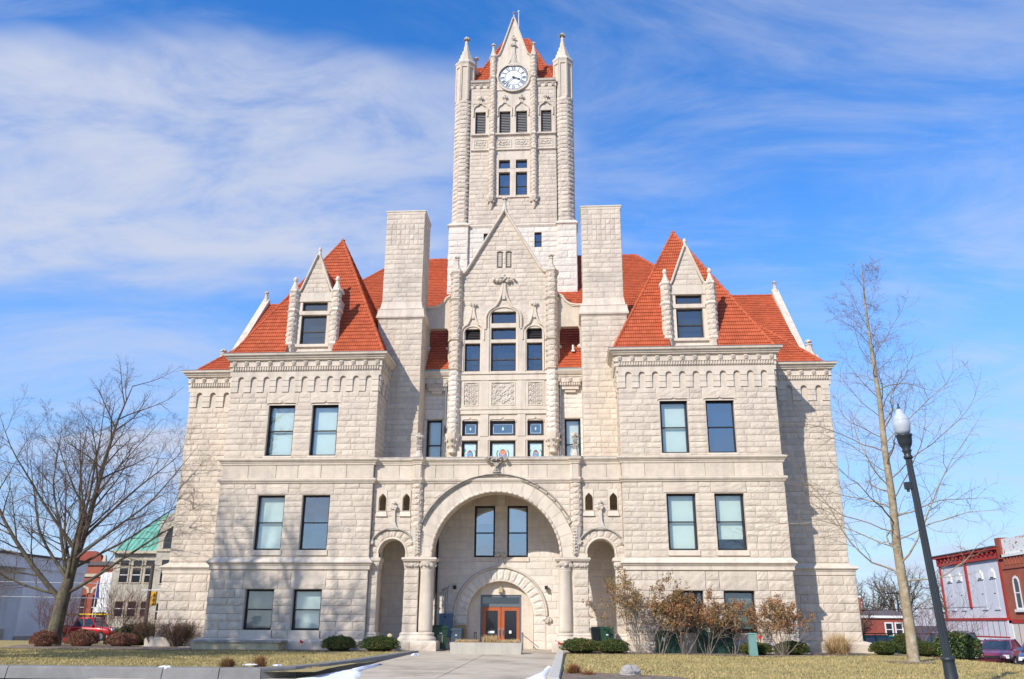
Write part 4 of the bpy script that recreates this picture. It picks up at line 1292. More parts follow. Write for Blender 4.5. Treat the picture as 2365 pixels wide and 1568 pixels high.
m.prism_xz([(-.3, 4.3), (.3, 4.3), (.1, 4.5), (.06, 4.85), (-.06, 4.85), (-.1, 4.5)], BY-.10, BY); m.build('hood_mould', 'carved', CH)
m = MB(); foliage(m, (-.16, BY-.12, 4.98), .17, 8); foliage(m, (.16, BY-.12, 4.98), .17, 8)
foliage(m, (2.42, BY-.06, 1.78), .22, 9, (1.2, .7, .7)); foliage(m, (-2.42, BY-.06, 1.78), .2, 9)
m.build('hood_leaves', 'carved', CH)
ty = BY+.34
tym = arch_wall(ty, ty+.3, .3, 3.7, -1.72, 1.72, [], rects=[(-1.06, 1.06, .3, 2.98)])
tym.build('tympanum', 'smooth', CH)
for k in range(5):
    for s in (-1, 1):
        one_stone((1.08, ty) if s > 0 else (-1.68, ty), (1.68, ty) if s > 0 else (-1.08, ty), .34+.53*k, .34+.53*(k+1), .012, 'smooth', 'inner', False)
dsf = MB()
for k in range(24):
    t0, t1 = math.pi*k/24, math.pi*(k+1)/24
    dsf.add([(1.69*math.cos(t), y, 1.95+1.69*math.sin(t)) for t, y in ((t0, BY-.01), (t1, BY-.01), (t1, ty), (t0, ty))], [(0, 1, 2, 3)])
for s in (-1, 1): dsf.add([(s*1.69, y, z) for y, z in ((BY-.01, .3), (ty, .3), (ty, 1.95), (BY-.01, 1.95))], [(0, 1, 2, 3)])
dsf.build('door_arch_reveal', 'smooth', CH)
dy = ty+.05
df = MB().box(-1.06, -.965, dy, dy+.12, .34, 2.97).box(.965, 1.06, dy, dy+.12, .34, 2.97).box(-.965, .965, dy, dy+.12, 2.86, 2.97).box(-.965, .965, dy+.002, dy+.12, 2.385, 2.53)
dfo = df.build('door_frame', 'alu_grey', CH)
MB().add([(-.965, dy+.06, 2.53), (.965, dy+.06, 2.53), (.965, dy+.06, 2.86), (-.965, dy+.06, 2.86)], [(0, 1, 2, 3)]).build('transom_pane', 'glass', dfo)
MB().add([(-1, dy+.9, .3), (1, dy+.9, .3), (1, dy+.9, 3), (-1, dy+.9, 3)], [(0, 1, 2, 3)]).box(-1, -.98, dy+.1, dy+.9, .3, 3).box(.98, 1, dy+.1, dy+.9, .3, 3).box(-1, 1, dy+.1, dy+.9, 2.98, 3).build('dark_interior', 'dark_interior', dfo)
for s in (-1, 1):
    xa, xb = (.012, .955) if s > 0 else (-.955, -.012)
    d = MB().box(xa, xa+.17, dy+.02, dy+.07, .36, 2.375).box(xb-.15, xb, dy+.02, dy+.07, .36, 2.375).box(xa+.17, xb-.15, dy+.022, dy+.07, 2.2, 2.375).box(xa+.17, xb-.15, dy+.022, dy+.07, .36, .66)
    do = d.build('door', 'door_wood', CH)
    x0, x1 = xa+.17, xb-.15
    MB().add([(x0, dy+.045, .66), (x1, dy+.045, .66), (x1, dy+.045, 2.2), (x0, dy+.045, 2.2)], [(0, 1, 2, 3)]).build('pane', 'dark_glass', do)
    MB().box(x0, x1, dy+.06, dy+.09, 1.13, 1.19).build('push_bar', 'steel', do)
    hx = xa+.08 if s > 0 else xb-.08
    MB().tube([(hx, dy+.02, 1.0), (hx, dy-.05, 1.02), (hx, dy-.05, 1.26), (hx, dy+.02, 1.28)], .016, 6).box(hx-.035, hx+.035, dy+.012, dy+.02, .95, 1.33).build('handle', 'steel', do)
    MB().box(x0+.12 if s < 0 else x0+.24, x0+.45 if s < 0 else x0+.36, dy+.03, dy+.034, 1.10 if s < 0 else 1.09, 1.21 if s < 0 else 1.23).build('notice', 'paper', do)
# fittings in the porch
m = MB().box(-.11, .09, BY+.14, BY+.34, 3.13, 3.33).frustum((-.13, .11, BY+.10, BY+.34), (-.11, .09, BY+.14, BY+.34), 3.10, 3.13).box(-.05, .03, BY+.2, BY+.34, 3.33, 3.4)
tag(m.build('wall_lamp', 'lamp_tan'), 'small tan wall lamp above the orange entrance doors', 'lamp')
for s, w_ in ((-1, 'left'), (1, 'right')):
    tag(MB().box(s*2.36-.08, s*2.36+.08, BY-.26, BY-.10, 3.26, 3.42).frustum((s*2.36-.09, s*2.36+.09, BY-.30, BY-.12), (s*2.36-.08, s*2.36+.08, BY-.26, BY-.10), 3.24, 3.26).box(s*2.36-.03, s*2.36+.03, BY-.10, BY, 3.3, 3.38).build('flood_light', 'frame'), 'small black flood light on the porch wall, %s of the door arch' % w_, 'lamp')
m = MB().box(-3.1, -2.42, BY-.32, BY-.04, .9, 2.05); eb = m.build('electric_cabinet', 'box_blue')
tag(eb, 'blue-grey electric cabinet on the porch wall left of the doors', 'cabinet')
MB().box(-2.83, -2.74, BY-.325, BY-.32, 1.84, 1.92).build('cabinet_label', 'frame', eb)
cdn = MB()
for k, x in enumerate((-2.98, -2.9, -2.78, -2.70)): cdn.tube([(x, BY-.12, 2.05), (x, BY-.12, 3.15+.05*k), (x, BY+.0, 3.25+.05*k)], .028, 8)
cdn.box(-3.05, -2.55, BY-.14, BY-.02, 2.45, 2.48)
tag(cdn.build('conduit', 'steel'), 'bundle of metal conduits rising from the blue-grey cabinet', 'pipe')
m = MB().tube([(-3.32, BY-.16, .9), (-3.32, BY-.16, 8.2)], .06, 8)
for z in (2.4, 4.6, 6.6): m.box(-3.40, -3.24, BY-.22, BY-.02, z, z+.06)
tag(m.build('downpipe', 'frame'), 'dark downpipe on the porch wall left of the windows', 'pipe')

# ------------------------------------------------------------------ central gabled bay (front plane Y = 3.7)
CY = 3.7
hol = []
for s in (-1, 1):
    a0, a1 = (1.33, 2.21) if s > 0 else (-2.21, -1.33)
    b0, b1 = (1.36, 2.26) if s > 0 else (-2.26, -1.36)
    hol += [(a0, a1, 15.06, 16.74), (a0, a1, 16.93, 17.60), (b0, b1, 9.55, 11.10), (b0, b1, 11.36, 12.22)]
hol += [(-.71, .71, 15.06, 16.75), (-.71, .71, 16.94, 17.66), (-.71, .71, 17.92, 18.64), (-.71, .71, 9.55, 11.10), (-.71, .71, 11.36, 12.22)]
W = 2.55
wl_ = MB(); backing(wl_, (-W, CY), (W, CY), 9.3, 19.2, [(h[0]+W, h[1]+W, h[2], h[3]) for h in hol], .30, back=-.012)
wl_.build('wall', 'smooth', CH)['label'] = 'smooth window surround of the central gabled bay'
gw = MB().prism_xz([(-3.0, 19.2), (3.0, 19.2), (3.0, 21.0), (2.35, 21.0), (2.1, 21.3), (0, 25.0), (-2.1, 21.3), (-2.35, 21.0), (-3.0, 21.0)], CY+.02, CY+.55)
gw.build('wall', 'mortar', CH)['label'] = 'rock-faced gable wall of the central bay'
MB().box(-3.08, 3.08, CY+.55, CY+.7, 9.3, 19.25).build('bay_backing', 'mortar', CH)
for s in (-1, 1): MB().box(s*2.5, s*3.08, CY+.02, CY+.549, 9.3, 19.25).build('bay_backing', 'mortar', CH)
def edge(z):      # half width of the gable wall
    if z <= 21.0: return 2.55
    if z <= 21.3: return 2.45-.35*(z-21.0)/.3
    return max(.02, 2.1*(25.0-z)/3.7)
ashlar((-3.2, CY), (3.2, CY), 17.05, 24.95, .29, (.45, .9), .045, [(3.2-1.02, 3.2+1.02, 17, 19.0), (3.2-2.5, 3.2+2.5, 17, 17.8), (3.2-.43, 3.2-.09, 21.3, 22.5), (3.2+.09, 3.2+.43, 21.3, 22.5)],
       Lf=lambda z: 3.2-edge(z), Rf=lambda z: 3.2+edge(z), grp='bay')
# mullion bands
bd = MB()
for (z0, z1, o) in ((12.58, 12.92, .10), (14.52, 14.98, .10), (11.12, 11.34, .04)):
    bd.box(-2.5, 2.5, CY-o, CY+.1, z0, z1)
for s in (-1, 1):
    for (z0, z1) in ((9.3, 11.12), (11.34, 12.58), (12.92, 14.52), (14.98, 17.6)):
        xa, xb = (.80, 1.26) if z0 < 14 else (.80, 1.24)
        bd.box(s*xa, s*xb, CY-.07, CY+.05, z0, z1)
bd.build('mullion_band', 'smooth', CH)
MB().box(-2.52, 2.52, CY-.16, CY-.10, 14.86, 14.98).box(-2.52, 2.52, CY-.14, CY-.10, 12.82, 12.92).build('string_course', 'smooth', CH)
# carved panels
def carved_panel(x0, x1, z0, z1, y, kind):
    n, mm = 60, 56
    X = np.linspace(-1, 1, n); Z = np.linspace(-1, 1, mm)
    A, B = np.meshgrid(X, Z)
    Hh = np.zeros_like(A)
    def stroke(px, pz, w):
        nonlocal Hh
        d = np.min(np.sqrt((A[..., None]-px)**2*(1.0 if kind == 'v' else 1.4)+(B[..., None]-pz)**2), -1)
        Hh = np.maximum(Hh, np.clip(1-(d/w)**2, 0, 1))
    def spiral(cx, cz, r_, sgn, turns=1.3, a0=0.0):
        t = np.linspace(0, 1, 26)
        rr = r_*(1-.75*t); an = a0+sgn*turns*2*math.pi*t
        stroke(cx+rr*np.cos(an), cz+rr*np.sin(an), .065)
        for k in (4, 9, 15): stroke(np.array([cx+1.25*rr[k]*math.cos(an[k])]), np.array([cz+1.25*rr[k]*math.sin(an[k])]), .10)
    if kind == 'v':
        stroke(np.zeros(20), np.linspace(-.95, .9, 20), .06)
        for cz in (-.7, -.25, .25, .72):
            for q in (-1, 1):
                spiral(q*.45, cz, .27, q, 1.3, math.pi/2+q*1.2); spiral(q*.82, cz+.2, .14, -q)
    else:
        t = np.linspace(0, 2*math.pi, 70)
        stroke(.68*np.cos(t), .72*np.sin(t), .055)
        for cx, cz in ((0, 0), (0, .72), (0, -.72)):
            for k in range(6): stroke(np.array([cx+.13*math.cos(k*1.047)]), np.array([cz+.13*math.sin(k*1.047)]), .09)
        for q in (-1, 1):
            spiral(q*.36, 0, .16, q); spiral(q*.84, .82, .16, q); spiral(q*.84, -.82, .16, -q); spiral(q*.8, .25, .18, q); spiral(q*.8, -.3, .18, -q); spiral(q*.35, .4, .14, q); spiral(q*.35, -.4, .14, -q)
            stroke(np.full(16, 0)+q*np.linspace(.1, .6, 16), np.linspace(.15, .62, 16), .05); stroke(q*np.linspace(.1, .6, 16), -np.linspace(.15, .62, 16), .05)
    V = np.stack([x0+(A+1)/2*(x1-x0), y-.055*Hh-.006*nrs.rand(*A.shape), z0+(B+1)/2*(z1-z0)], -1).reshape(-1, 3)
    idx = np.arange(n*mm).reshape(mm, n)
    F = np.stack([idx[:-1, :-1], idx[:-1, 1:], idx[1:, 1:], idx[1:, :-1]], -1).reshape(-1, 4)
    return new_obj('carved_panel', mesh_np('carved_panel', V, F, 'carved', True), CH)
for (x0, x1, kd) in ((-2.33, -1.26, 'v'), (-.80, .80, 'c'), (1.26, 2.33, 'v')):
    MB().ring_xz([(x0, 12.95), (x1, 12.95), (x1, 14.49), (x0, 14.49)], [(x0+.17, 13.1), (x1-.17, 13.1), (x1-.17, 14.36), (x0+.17, 14.36)], CY-.055, CY+.02).build('panel_frame', 'smooth', CH)
    MB().ring_xz([(x0+.11, 13.05), (x1-.11, 13.05), (x1-.11, 14.41), (x0+.11, 14.41)], [(x0+.16, 13.09), (x1-.16, 13.09), (x1-.16, 14.37), (x0+.16, 14.37)], CY-.085, CY-.05).build('panel_bead', 'smooth', CH)
    carved_panel(x0+.17, x1-.17, 13.1, 14.36, CY-.018, kd)
# windows of the bay
def louver_window(x0, x1, z0, z1, y, n, fm='frame_brown', arch=0.0, lm='louver', fw=.07, label=None):
    f = MB().box(x0, x0+fw, y, y+.08, z0, z1).box(x1-fw, x1, y, y+.08, z0, z1).box(x0+fw, x1-fw, y, y+.08, z1-fw, z1).box(x0+fw, x1-fw, y, y+.08, z0, z0+fw)
    if arch:
        for dr, xa in ((1, x0), (-1, x1)):
            f.prism_xz([(xa, z1), (xa, z1-arch), (xa+dr*arch*.3, z1-arch*.3), (xa+dr*arch, z1)][::dr], y-.05, y+.07)
    o = f.build('louver_window', fm, CH)
    if label: o['label'] = label
    for k in range(n):
        za = z0+fw+(z1-z0-2*fw)*k/n; zb = za+(z1-z0-2*fw)/n
        MB().add([(x0+fw, y+.02, za+.005), (x1-fw, y+.02, za+.005), (x1-fw, y+.10, zb), (x0+fw, y+.10, zb), (x0+fw, y+.02, za+.03), (x1-fw, y+.02, za+.03)], [(0, 1, 2, 3), (0, 1, 5, 4)]).build('slat', lm, o)
    MB().add([(x0, y+.14, z0), (x1, y+.14, z0), (x1, y+.14, z1), (x0, y+.14, z1)], [(0, 1, 2, 3)]).build('louver_backing', 'dark_interior', o)
    return o
for s in (-1, 1):
    x0, x1 = (1.33, 2.21) if s > 0 else (-2.21, -1.33)
    window(x0, x1, 15.06, 16.74, CY+.16, rails=(.45,), fm='frame_brown', label='tall window of the gabled bay, %s of the middle one' % ('left' if s < 0 else 'right'))
    louver_window(x0, x1, 16.93, 17.60, CY+.14, 5, arch=.22)
window(-.71, .71, 15.06, 16.75, CY+.16, rails=(.43,), fm='frame_brown', label='wide middle window of the gabled bay')
window(-.71, .71, 16.94, 17.66, CY+.16, rails=(), fm='frame_brown')
window(-.71, .71, 17.92, 18.64, CY+.16, rails=(), fm='frame_brown', arch=.26)
# leaded lights of the lower row
def leaded(x0, x1, z0, z1, y, kind):
    f = MB(); fw = .12
    f.box(x0, x0+fw, y, y+.1, z0, z1).box(x1-fw, x1, y, y+.1, z0, z1).box(x0+fw, x1-fw, y, y+.1, z1-fw, z1).box(x0+fw, x1-fw, y, y+.1, z0, z0+fw)
    o = f.build('leaded_window', 'frame_brown', CH)
    a, b, c, d = x0+fw, x1-fw, z0+fw, z1-fw
    MB().box(a, b, y+.05, y+.055, c, d).build('pane', 'glass_blue' if kind == 'top' else 'glass_pale', o)
    i = .05
    MB().ring_xz([(a+i, c+i), (b-i, c+i), (b-i, d-i), (a+i, d-i)], [(a+i+.02, c+i+.02), (b-i-.02, c+i+.02), (b-i-.02, d-i-.02), (a+i+.02, d-i-.02)], y+.04, y+.049).build('lead_border', 'lead_white', o)
    xm, zm = (a+b)/2, (c+d)/2
    def disc(rx, rz, mt, yy, cz=zm, n=16, cx=xm):
        MB().prism_xz([(cx+rx*math.cos(2*math.pi*k/n), cz+rz*math.sin(2*math.pi*k/n)) for k in range(n)], y+yy, y+yy+.006).build('glass_jewel', mt, o)
    if kind == 'top':
        n = 4 if (b-a) < .8 else 16
        disc(.085, .14, 'stain_green', .040, n=n); disc(.055, .10, 'glass_pale', .033, n=n)
    else:
        zc = c+(d-c)*.42 if z0 > 9.9 else 10.33
        h = .30
        disc(.21 if kind == 'c' else .16, .33 if kind == 'c' else .28, 'stain_dark', .040, zc)
        if kind == 'c':
            MB().prism_xz([(xm-.16, zc+.24), (xm-.16, zc-.06), (xm, zc-.30), (xm, zc+.24)][::-1], y+.028, y+.036).build('glass_shield', 'stain_orange', o)
            MB().prism_xz([(xm, zc+.24), (xm, zc-.30), (xm+.16, zc-.06), (xm+.16, zc+.24)][::-1], y+.028, y+.036).build('glass_shield', 'stain_orange', o)
            MB().prism_xz([(xm-.17, zc+.06), (xm-.16, zc-.08), (xm-.02, zc-.30), (xm-.02, zc-.1)], y+.02, y+.027).prism_xz([(xm+.17, zc+.0), (xm+.16, zc-.08), (xm+.02, zc-.30), (xm+.02, zc-.1)][::-1], y+.02, y+.027).build('glass_shield', 'stain_blue', o)
            MB().mould([(xm-.16, zc+.08), (xm+.16, zc-.14)], y+.02, .04, .012).mould([(xm+.16, zc+.08), (xm-.16, zc-.14)], y+.02, .04, .014).build('glass_cross', 'stain_lilac', o)
        else:
            q = -1 if xm < 0 else 1
            MB().prism_xz([(xm-.11, zc+.14), (xm+.11, zc+.14), (xm+.11, zc-.1), (xm, zc-.26), (xm-.11, zc-.1)][::-1], y+.028, y+.036).build('glass_shield', 'stain_orange', o)
            MB().mould([(xm-.13, zc-.06*q*-1), (xm-.03, zc+.06), (xm+.13, zc+.1*q*-1)], y+.026, .11, .012).build('glass_bend', 'stain_blue', o)
        for q in (-1, 1):
            MB().mould([(xm+q*.12, zc-.42), (xm+q*.29, zc-.2), (xm+q*.33, zc+.1), (xm+q*.26, zc+.28)], y+.044, .05, .008).build('glass_laurel', 'stain_green', o)
        lw = MB()
        for k in range(1, 9):
            xx = a+(b-a)*k/9
            lw.box(xx-.005, xx+.005, y+.044, y+.05, c+.07, d-.07)
        lw.build('lead_cames', 'lead_white', o)
    MB().add([(x0, y+.12, z0), (x1, y+.12, z0), (x1, y+.12, z1), (x0, y+.12, z1)], [(0, 1, 2, 3)]).build('dark_interior', 'dark_interior', o)
    return o
hm = MB()
for x0, x1, kd in ((-2.26, -1.36, 's'), (-.71, .71, 'c'), (1.36, 2.26, 's')):
    leaded(x0, x1, 11.36, 12.22, CY+.16, 'top')
    leaded(x0, x1, 9.55, 11.10, CY+.16, kd)
    xm = (x0+x1)/2
    hm.mould([(x0-.02, 12.1), (x0+.0, 12.24), (x0+.1, 12.30), (xm-.14, 12.30), (xm-.04, 12.33), (xm, 12.42), (xm+.04, 12.33), (xm+.14, 12.30), (x1-.1, 12.30), (x1, 12.24), (x1+.02, 12.1)], CY-.012, .05, .05)
hm.build('window_head', 'smooth', CH)
# ogee hoods with leafy finials
def ogee(cx, zs, hw, zarch, ztop, y, w, d, stem):
    def side(q):
        p = [(hw, zs), (hw, zarch-.55*hw)]
        for t in np.linspace(0, 1, 9):
            a = t*1.05
            p.append((hw*(.0+math.cos(a)), zarch-.55*hw+.8*hw*math.sin(a)))
        x1, z1 = p[-1]
        for t in np.linspace(.15, 1, 8):
            p.append((x1*(1-t)**1.8+stem*t, z1+(ztop-z1)*t**1.15))
        return [(cx+q*x, z) for x, z in p]
    m = MB(); m.mould(side(1), y, w, d); m.mould(list(reversed(side(-1))), y, w, d)
    zz0 = zarch+.1*hw
    m.prism_xz([(cx-stem*1.3, zz0+(ztop-zz0)*.35), (cx+stem*1.3, zz0+(ztop-zz0)*.35), (cx+stem, ztop), (cx-stem, ztop)], y-d*.8, y)
    return m
m = ogee(0, 17.55, 1.02, 18.75, 20.35, CY-.012, .15, .13, .07)
m.build('ogee_hood', 'smooth', CH)
m = MB(); m.mould([(-.86, 15.06)]+[(-.86*math.cos(t), 18.1+.80*math.sin(t)**.7) for t in np.linspace(0, math.pi, 17)]+[(.86, 15.06)], CY-.012, .09, .07); m.build('window_moulding', 'smooth', CH)
m = MB()
for k in range(7): m.lump((-.6+.2*k, CY-.16, 20.52+.06*math.cos(k*2.1)), .115, .35)
for k in range(4): m.lump((-.3+.2*k, CY-.2, 20.66), .10, .3)
m.lump((0, CY-.16, 20.82), .10, .2); m.build('ogee_finial', 'carved', CH)
for s in (-1, 1):
    m = ogee(s*1.77, 16.9, .66, 17.75, 18.95, CY-.012, .12, .12, .055); m.build('ogee_hood', 'smooth', CH)
    m = MB(); m.mould([(s*1.77-.52, 15.06)]+[(s*1.77-.52*math.cos(t), 17.2+.55*math.sin(t)**.7) for t in np.linspace(0, math.pi, 13)]+[(s*1.77+.52, 15.06)], CY-.012, .07, .06); m.build('window_moulding', 'smooth', CH)
    m = MB(); foliage(m, (s*1.77, CY-.1, 19.06), .23, 8, (1.1, .7, .6)); m.build('ogee_finial', 'carved', CH)
    # faceted buttress
    pl = [(2.42, CY), (2.58, CY-.36), (2.92, CY-.36), (3.10, CY)] if s > 0 else [(-3.10, CY), (-2.92, CY-.36), (-2.58, CY-.36), (-2.42, CY)]
    for i in range(3):
        ashlar(pl[i], pl[i+1], 11.45, 15.05, .31, (1, 2), .11, matn='white_rock', grp='bay')
        for z0, z1 in ((15.2, 16.8), (16.95, 19.25), (19.45, 20.9)):
            ashlar(pl[i], pl[i+1], z0, z1, .31, (1, 2), .11, grp='bay')
    cr = MB(); cr.prism_xy(pl, 11.4, 20.95); cr.build('buttress_core', 'mortar', CH)
    for z, h in ((15.05, .16), (16.8, .14), (19.25, .20), (20.88, .30)):
        c = MB(); mould_run(c, [(pl[0][0], CY+.3)]+pl+[(pl[3][0], CY+.3)], [(-.1, z), (.02, z), (.05, z+.3*h), (.09, z+.45*h), (.09, z+.75*h), (.0, z+h), (-.1, z+h)]); c.build('buttress_cap', 'smooth', CH)
    MB().prism_xy(pl, 20.9, 21.2).build('kneeler', 'smooth', CH)
    finial(s*2.76, CY-.08, 21.18, 22.2, .26)
    c = MB(); c.lathe([(.06, 10.35), (.22, 10.42), (.20, 10.6), (.26, 10.75), (.40, 11.2), (.42, 11.3), (.44, 11.45)], s*2.76, CY-.05, 8, math.pi/8); c.build('buttress_corbel', 'smooth', CH)
    c = MB()
    for k in range(5):
        t = math.pi*(1.0+.25*k)
        c.lump((s*2.76+.37*math.cos(t), CY-.05+.37*math.sin(t), 11.1), .09, .3)
        c.lump((s*2.76+.27*math.cos(t), CY-.05+.27*math.sin(t), 10.8), .07, .3)
    c.build('corbel_leaves', 'carved', CH)
    # coping of the gable
    cp = MB(); cp.mould(([(2.78, 20.98), (2.5, 20.98), (2.33, 21.06), (2.15, 21.3), (1.4, 22.62), (.7, 23.86), (0, 25.12)] if s > 0 else [(-0, 25.12), (-.7, 23.86), (-1.4, 22.62), (-2.15, 21.3), (-2.33, 21.06), (-2.5, 20.98), (-2.78, 20.98)]), CY+.05, .17, .26)
    cp.build('gable_coping', 'smooth', CH)
    louver_window(s*.26-.15, s*.26+.15, 21.4, 22.38, CY-.0, 8, lm='frame_brown', fw=.045)
    MB().mould([(s*.26-.17, 22.38), (s*.26-.06, 22.44), (s*.26, 22.5), (s*.26+.06, 22.44), (s*.26+.17, 22.38)], CY-.02, .05, .05).build('window_head', 'smooth', CH)
cpb = MB().prism_xz([(-2.8, 20.9), (-2.33, 21.0), (-2.1, 21.25), (0, 24.95), (2.1, 21.25), (2.33, 21.0), (2.8, 20.9), (2.8, 21.05), (2.4, 21.12), (2.2, 21.38), (0, 25.2), (-2.2, 21.38), (-2.4, 21.12), (-2.8, 21.05)], CY+.02, CY+.6)
cpb.build('gable_coping', 'smooth', CH)
finial(0, CY+.1, 25.0, 26.1, .20)
# wings between bay and chimneys: window wall, corbelled cornice, screen arch
for s in (-1, 1):
    x0, x1 = 3.0, 4.6
    a, b = seg(x0, x1, 3.95, s)
    h = [(*uu(s, 3.41, 4.28, x0, x1), 9.4, 12.35)]
    bm = MB(); backing(bm, a, b, 9.3, 15.0, h, .3); bm.build('wall', 'mortar', CH)['label'] = 'narrow wall between gabled bay and %s chimney' % ('left' if s < 0 else 'right')
    ashlar(a, b, 9.4, 14.3, .30, (.5, .9), .045, h+[(h[0][0]-.15, h[0][1]+.15, 12.35, 12.95)], matn='white_rock', grp='bay')
    F = Fr(a, b)
    one_stone(F.pt(h[0][0]-.15, 0, 0)[:2], F.pt(h[0][1]+.15, 0, 0)[:2], 12.38, 12.95, .05, 'white_rock', 'bay')
    wx = (3.41, 4.28) if s > 0 else (-4.28, -3.41)
    window(wx[0], wx[1], 9.4, 12.35, 4.15, rails=(.52,), blind=.99 if s < 0 else .9, label='narrow window beside the %s chimney' % ('left' if s < 0 else 'right'))
    cxx = 3.75
    c = MB()
    pr = lambda hw, fy: [(cxx-hw, 3.95), (cxx-hw, fy), (cxx+hw, fy), (cxx+hw, 3.95)]
    c = MB(); mould_run(c, sp([(3.05, 3.95), (3.05, 3.95-.32), (4.45, 3.95-.32), (4.45, 3.95)], s), [(-.3, 14.36), (.0, 14.36), (.0, 14.64), (.05, 14.67), (.05, 14.74), (.13, 14.80), (.22, 14.95), (.24, 15.03), (.20, 15.06), (-.3, 15.06)]); c.build('cornice', 'smooth', CH)
    for hw, o, z0, z1 in ((.60, .26, 14.17, 14.36), (.47, .22, 13.98, 14.17), (.30, .15, 13.82, 13.98)):
        MB().box(s*(cxx-hw), s*(cxx+hw), 3.95-o, 3.95, z0, z1-.004).build('corbel', 'smooth', CH)
    d = MB()
    for k in range(9): d.box(s*(cxx-.58+.13*k), s*(cxx-.51+.13*k), 3.95-.33, 3.95-.26, 14.2, 14.34)
    d.build('dentil_course', 'smooth', CH, kind='stuff')
    for q in (-.62, 0, .62): put_rosette((s*(cxx+q), 3.95-.32, 14.5), 0)
    MB().box(s*3.05, s*4.6, 3.4, 3.95, 15.065, 15.12).build('gutter_edge', 'copper', CH)
    # screen wall with opening onto the roof
    arc = [(4.34, 15.9), (4.34, 17.55), (4.25, 17.72), (3.3, 17.72), (3.2, 17.55), (3.2, 15.9)]
    poly = [(4.62, 15.2), (4.62, 19.05), (4.2, 19.05), (3.85, 19.1), (3.55, 19.3), (3.35, 19.6), (3.05, 19.75), (3.05, 15.2), (3.07, 15.2), (3.2, 15.9), (3.2, 17.55), (3.3, 17.72), (4.25, 17.72), (4.34, 17.55), (4.34, 16.4), (4.52, 15.9), (4.58, 15.2)]
    poly = [(s*x, z) for x, z in poly]
    if s < 0: poly = poly[::-1]
    MB().prism_xz(poly, 3.86, 4.25).build('screen_wall', 'rock', CH)
    cc = [(4.6, 19.02), (4.2, 19.02), (3.85, 19.08), (3.55, 19.28), (3.38, 19.58), (3.15, 19.72)]
    m = MB(); m.mould([(s*x, z) for x, z in (cc if s > 0 else cc)], 3.95, .16, .2); m.build('screen_coping', 'smooth', CH)
    MB().prism_xz([(s*x, z) for x, z in (cc+[(3.15, 19.6), (3.4, 19.45), (3.6, 19.15), (3.9, 18.95), (4.6, 18.9)])][::(-1 if s > 0 else 1)], 3.80, 4.3).build('screen_coping', 'smooth', CH)
    m = MB(); foliage(m, (s*4.36, 3.85, 16.5), .17, 7); foliage(m, (s*3.18, 3.85, 16.5), .15, 7); m.build('screen_corbel', 'carved', CH)
    tag(MB().tube([(s*3.2, 3.72, 9.4), (s*3.2, 3.72, 14.3)], .055, 8).build('downpipe', 'lead'), 'grey downpipe beside the %s buttress of the gabled bay' % ('left' if s < 0 else 'right'), 'pipe')

# ------------------------------------------------------------------ chimneys
for s in (-1, 1):
    X0, X1, Y0, Y1 = 4.42, 6.92, 2.1, 4.3
    xa, xb = (X0, X1) if s > 0 else (-X1, -X0)
    MB().box(xa+.02, xb-.02, Y0+.02, Y1, 9.3, 17.75).build('chimney_core', 'mortar', CH)
    for p, q in (((xa, Y1), (xa, Y0)), ((xa, Y0), (xb, Y0)), ((xb, Y0), (xb, Y1))):
        ashlar(p, q, 9.5, 17.72, .30, (.5, .95), .045, grp='chim')
    m = MB(); mould_run(m, [(xa, Y1), (xa, Y0), (xb, Y0), (xb, Y1)], [(-.2, 17.68), (.03, 17.68), (.05, 17.73), (.11, 17.77), (.13, 17.86), (.10, 17.88), (.03, 18.28), (.05, 18.30), (.05, 18.34), (-.05, 18.36), (-.12, 18.80), (-.2, 18.8)]); m.build('chimney_skirt', 'smooth', CH)
    ua, ub, va, vb = xa+.13, xb-.13, Y0+.13, Y1-.13
    MB().box(ua+.02, ub-.02, va+.02, vb-.02, 18.7, 24.35).build('chimney_core', 'mortar', CH)
    faces = (((ua, vb), (ua, va)), ((ua, va), (ub, va)), ((ub, va), (ub, vb)))
    for i, (p, q) in enumerate(faces):
        L = math.dist(p, q)
        ashlar(p, q, 18.8, 22.3, .30, (.5, .95), .042, grp='chim')
        ashlar(p, q, 23.65, 24.28, .31, (.5, .95), .042, grp='chim')
        F = Fr(p, q); e = .34
        n = 6
        for r_ in range(4):                       # chequer of flush and rock-faced squares
            z0 = 22.3+.3375*r_
            one_stone(F.pt(0, 0, 0)[:2], F.pt(e, 0, 0)[:2], z0, z0+.3375, .045, grp='chim')
            one_stone(F.pt(L-e, 0, 0)[:2], F.pt(L, 0, 0)[:2], z0, z0+.3375, .045, grp='chim')
            for k in range(n):
                u0 = e+(L-2*e)*k/n; u1 = e+(L-2*e)*(k+1)/n
                one_stone(F.pt(u0, 0, 0)[:2], F.pt(u1, 0, 0)[:2], z0, z0+.3375, .05 if (k+r_) % 2 else .02, grp='chim')
    m = MB(); mould_run(m, [(ua, vb), (ua, va), (ub, va), (ub, vb), (ua, vb)][:4], [(-.3, 24.27), (.02, 24.27), (.03, 24.40), (.06, 24.43), (.06, 24.50), (-.3, 24.52)]); m.build('chimney_cap', 'smooth', CH)
    MB().box(ua+.1, ub-.1, va+.1, vb-.05, 24.3, 24.515).build('chimney_cap', 'smooth', CH)
    if s > 0:
        MB().box(ua+.3, ua+1.0, va+.35, va+1.2, 24.52, 24.62).box(ua+1.06, ua+1.85, va+.35, va+1.2, 24.52, 24.62).build('chimney_vent', 'frame', CH)
# ------------------------------------------------------------------ clock tower (front plane Y = 10.5)
TY = 10.5
TB = 17.9                      # back of the tower
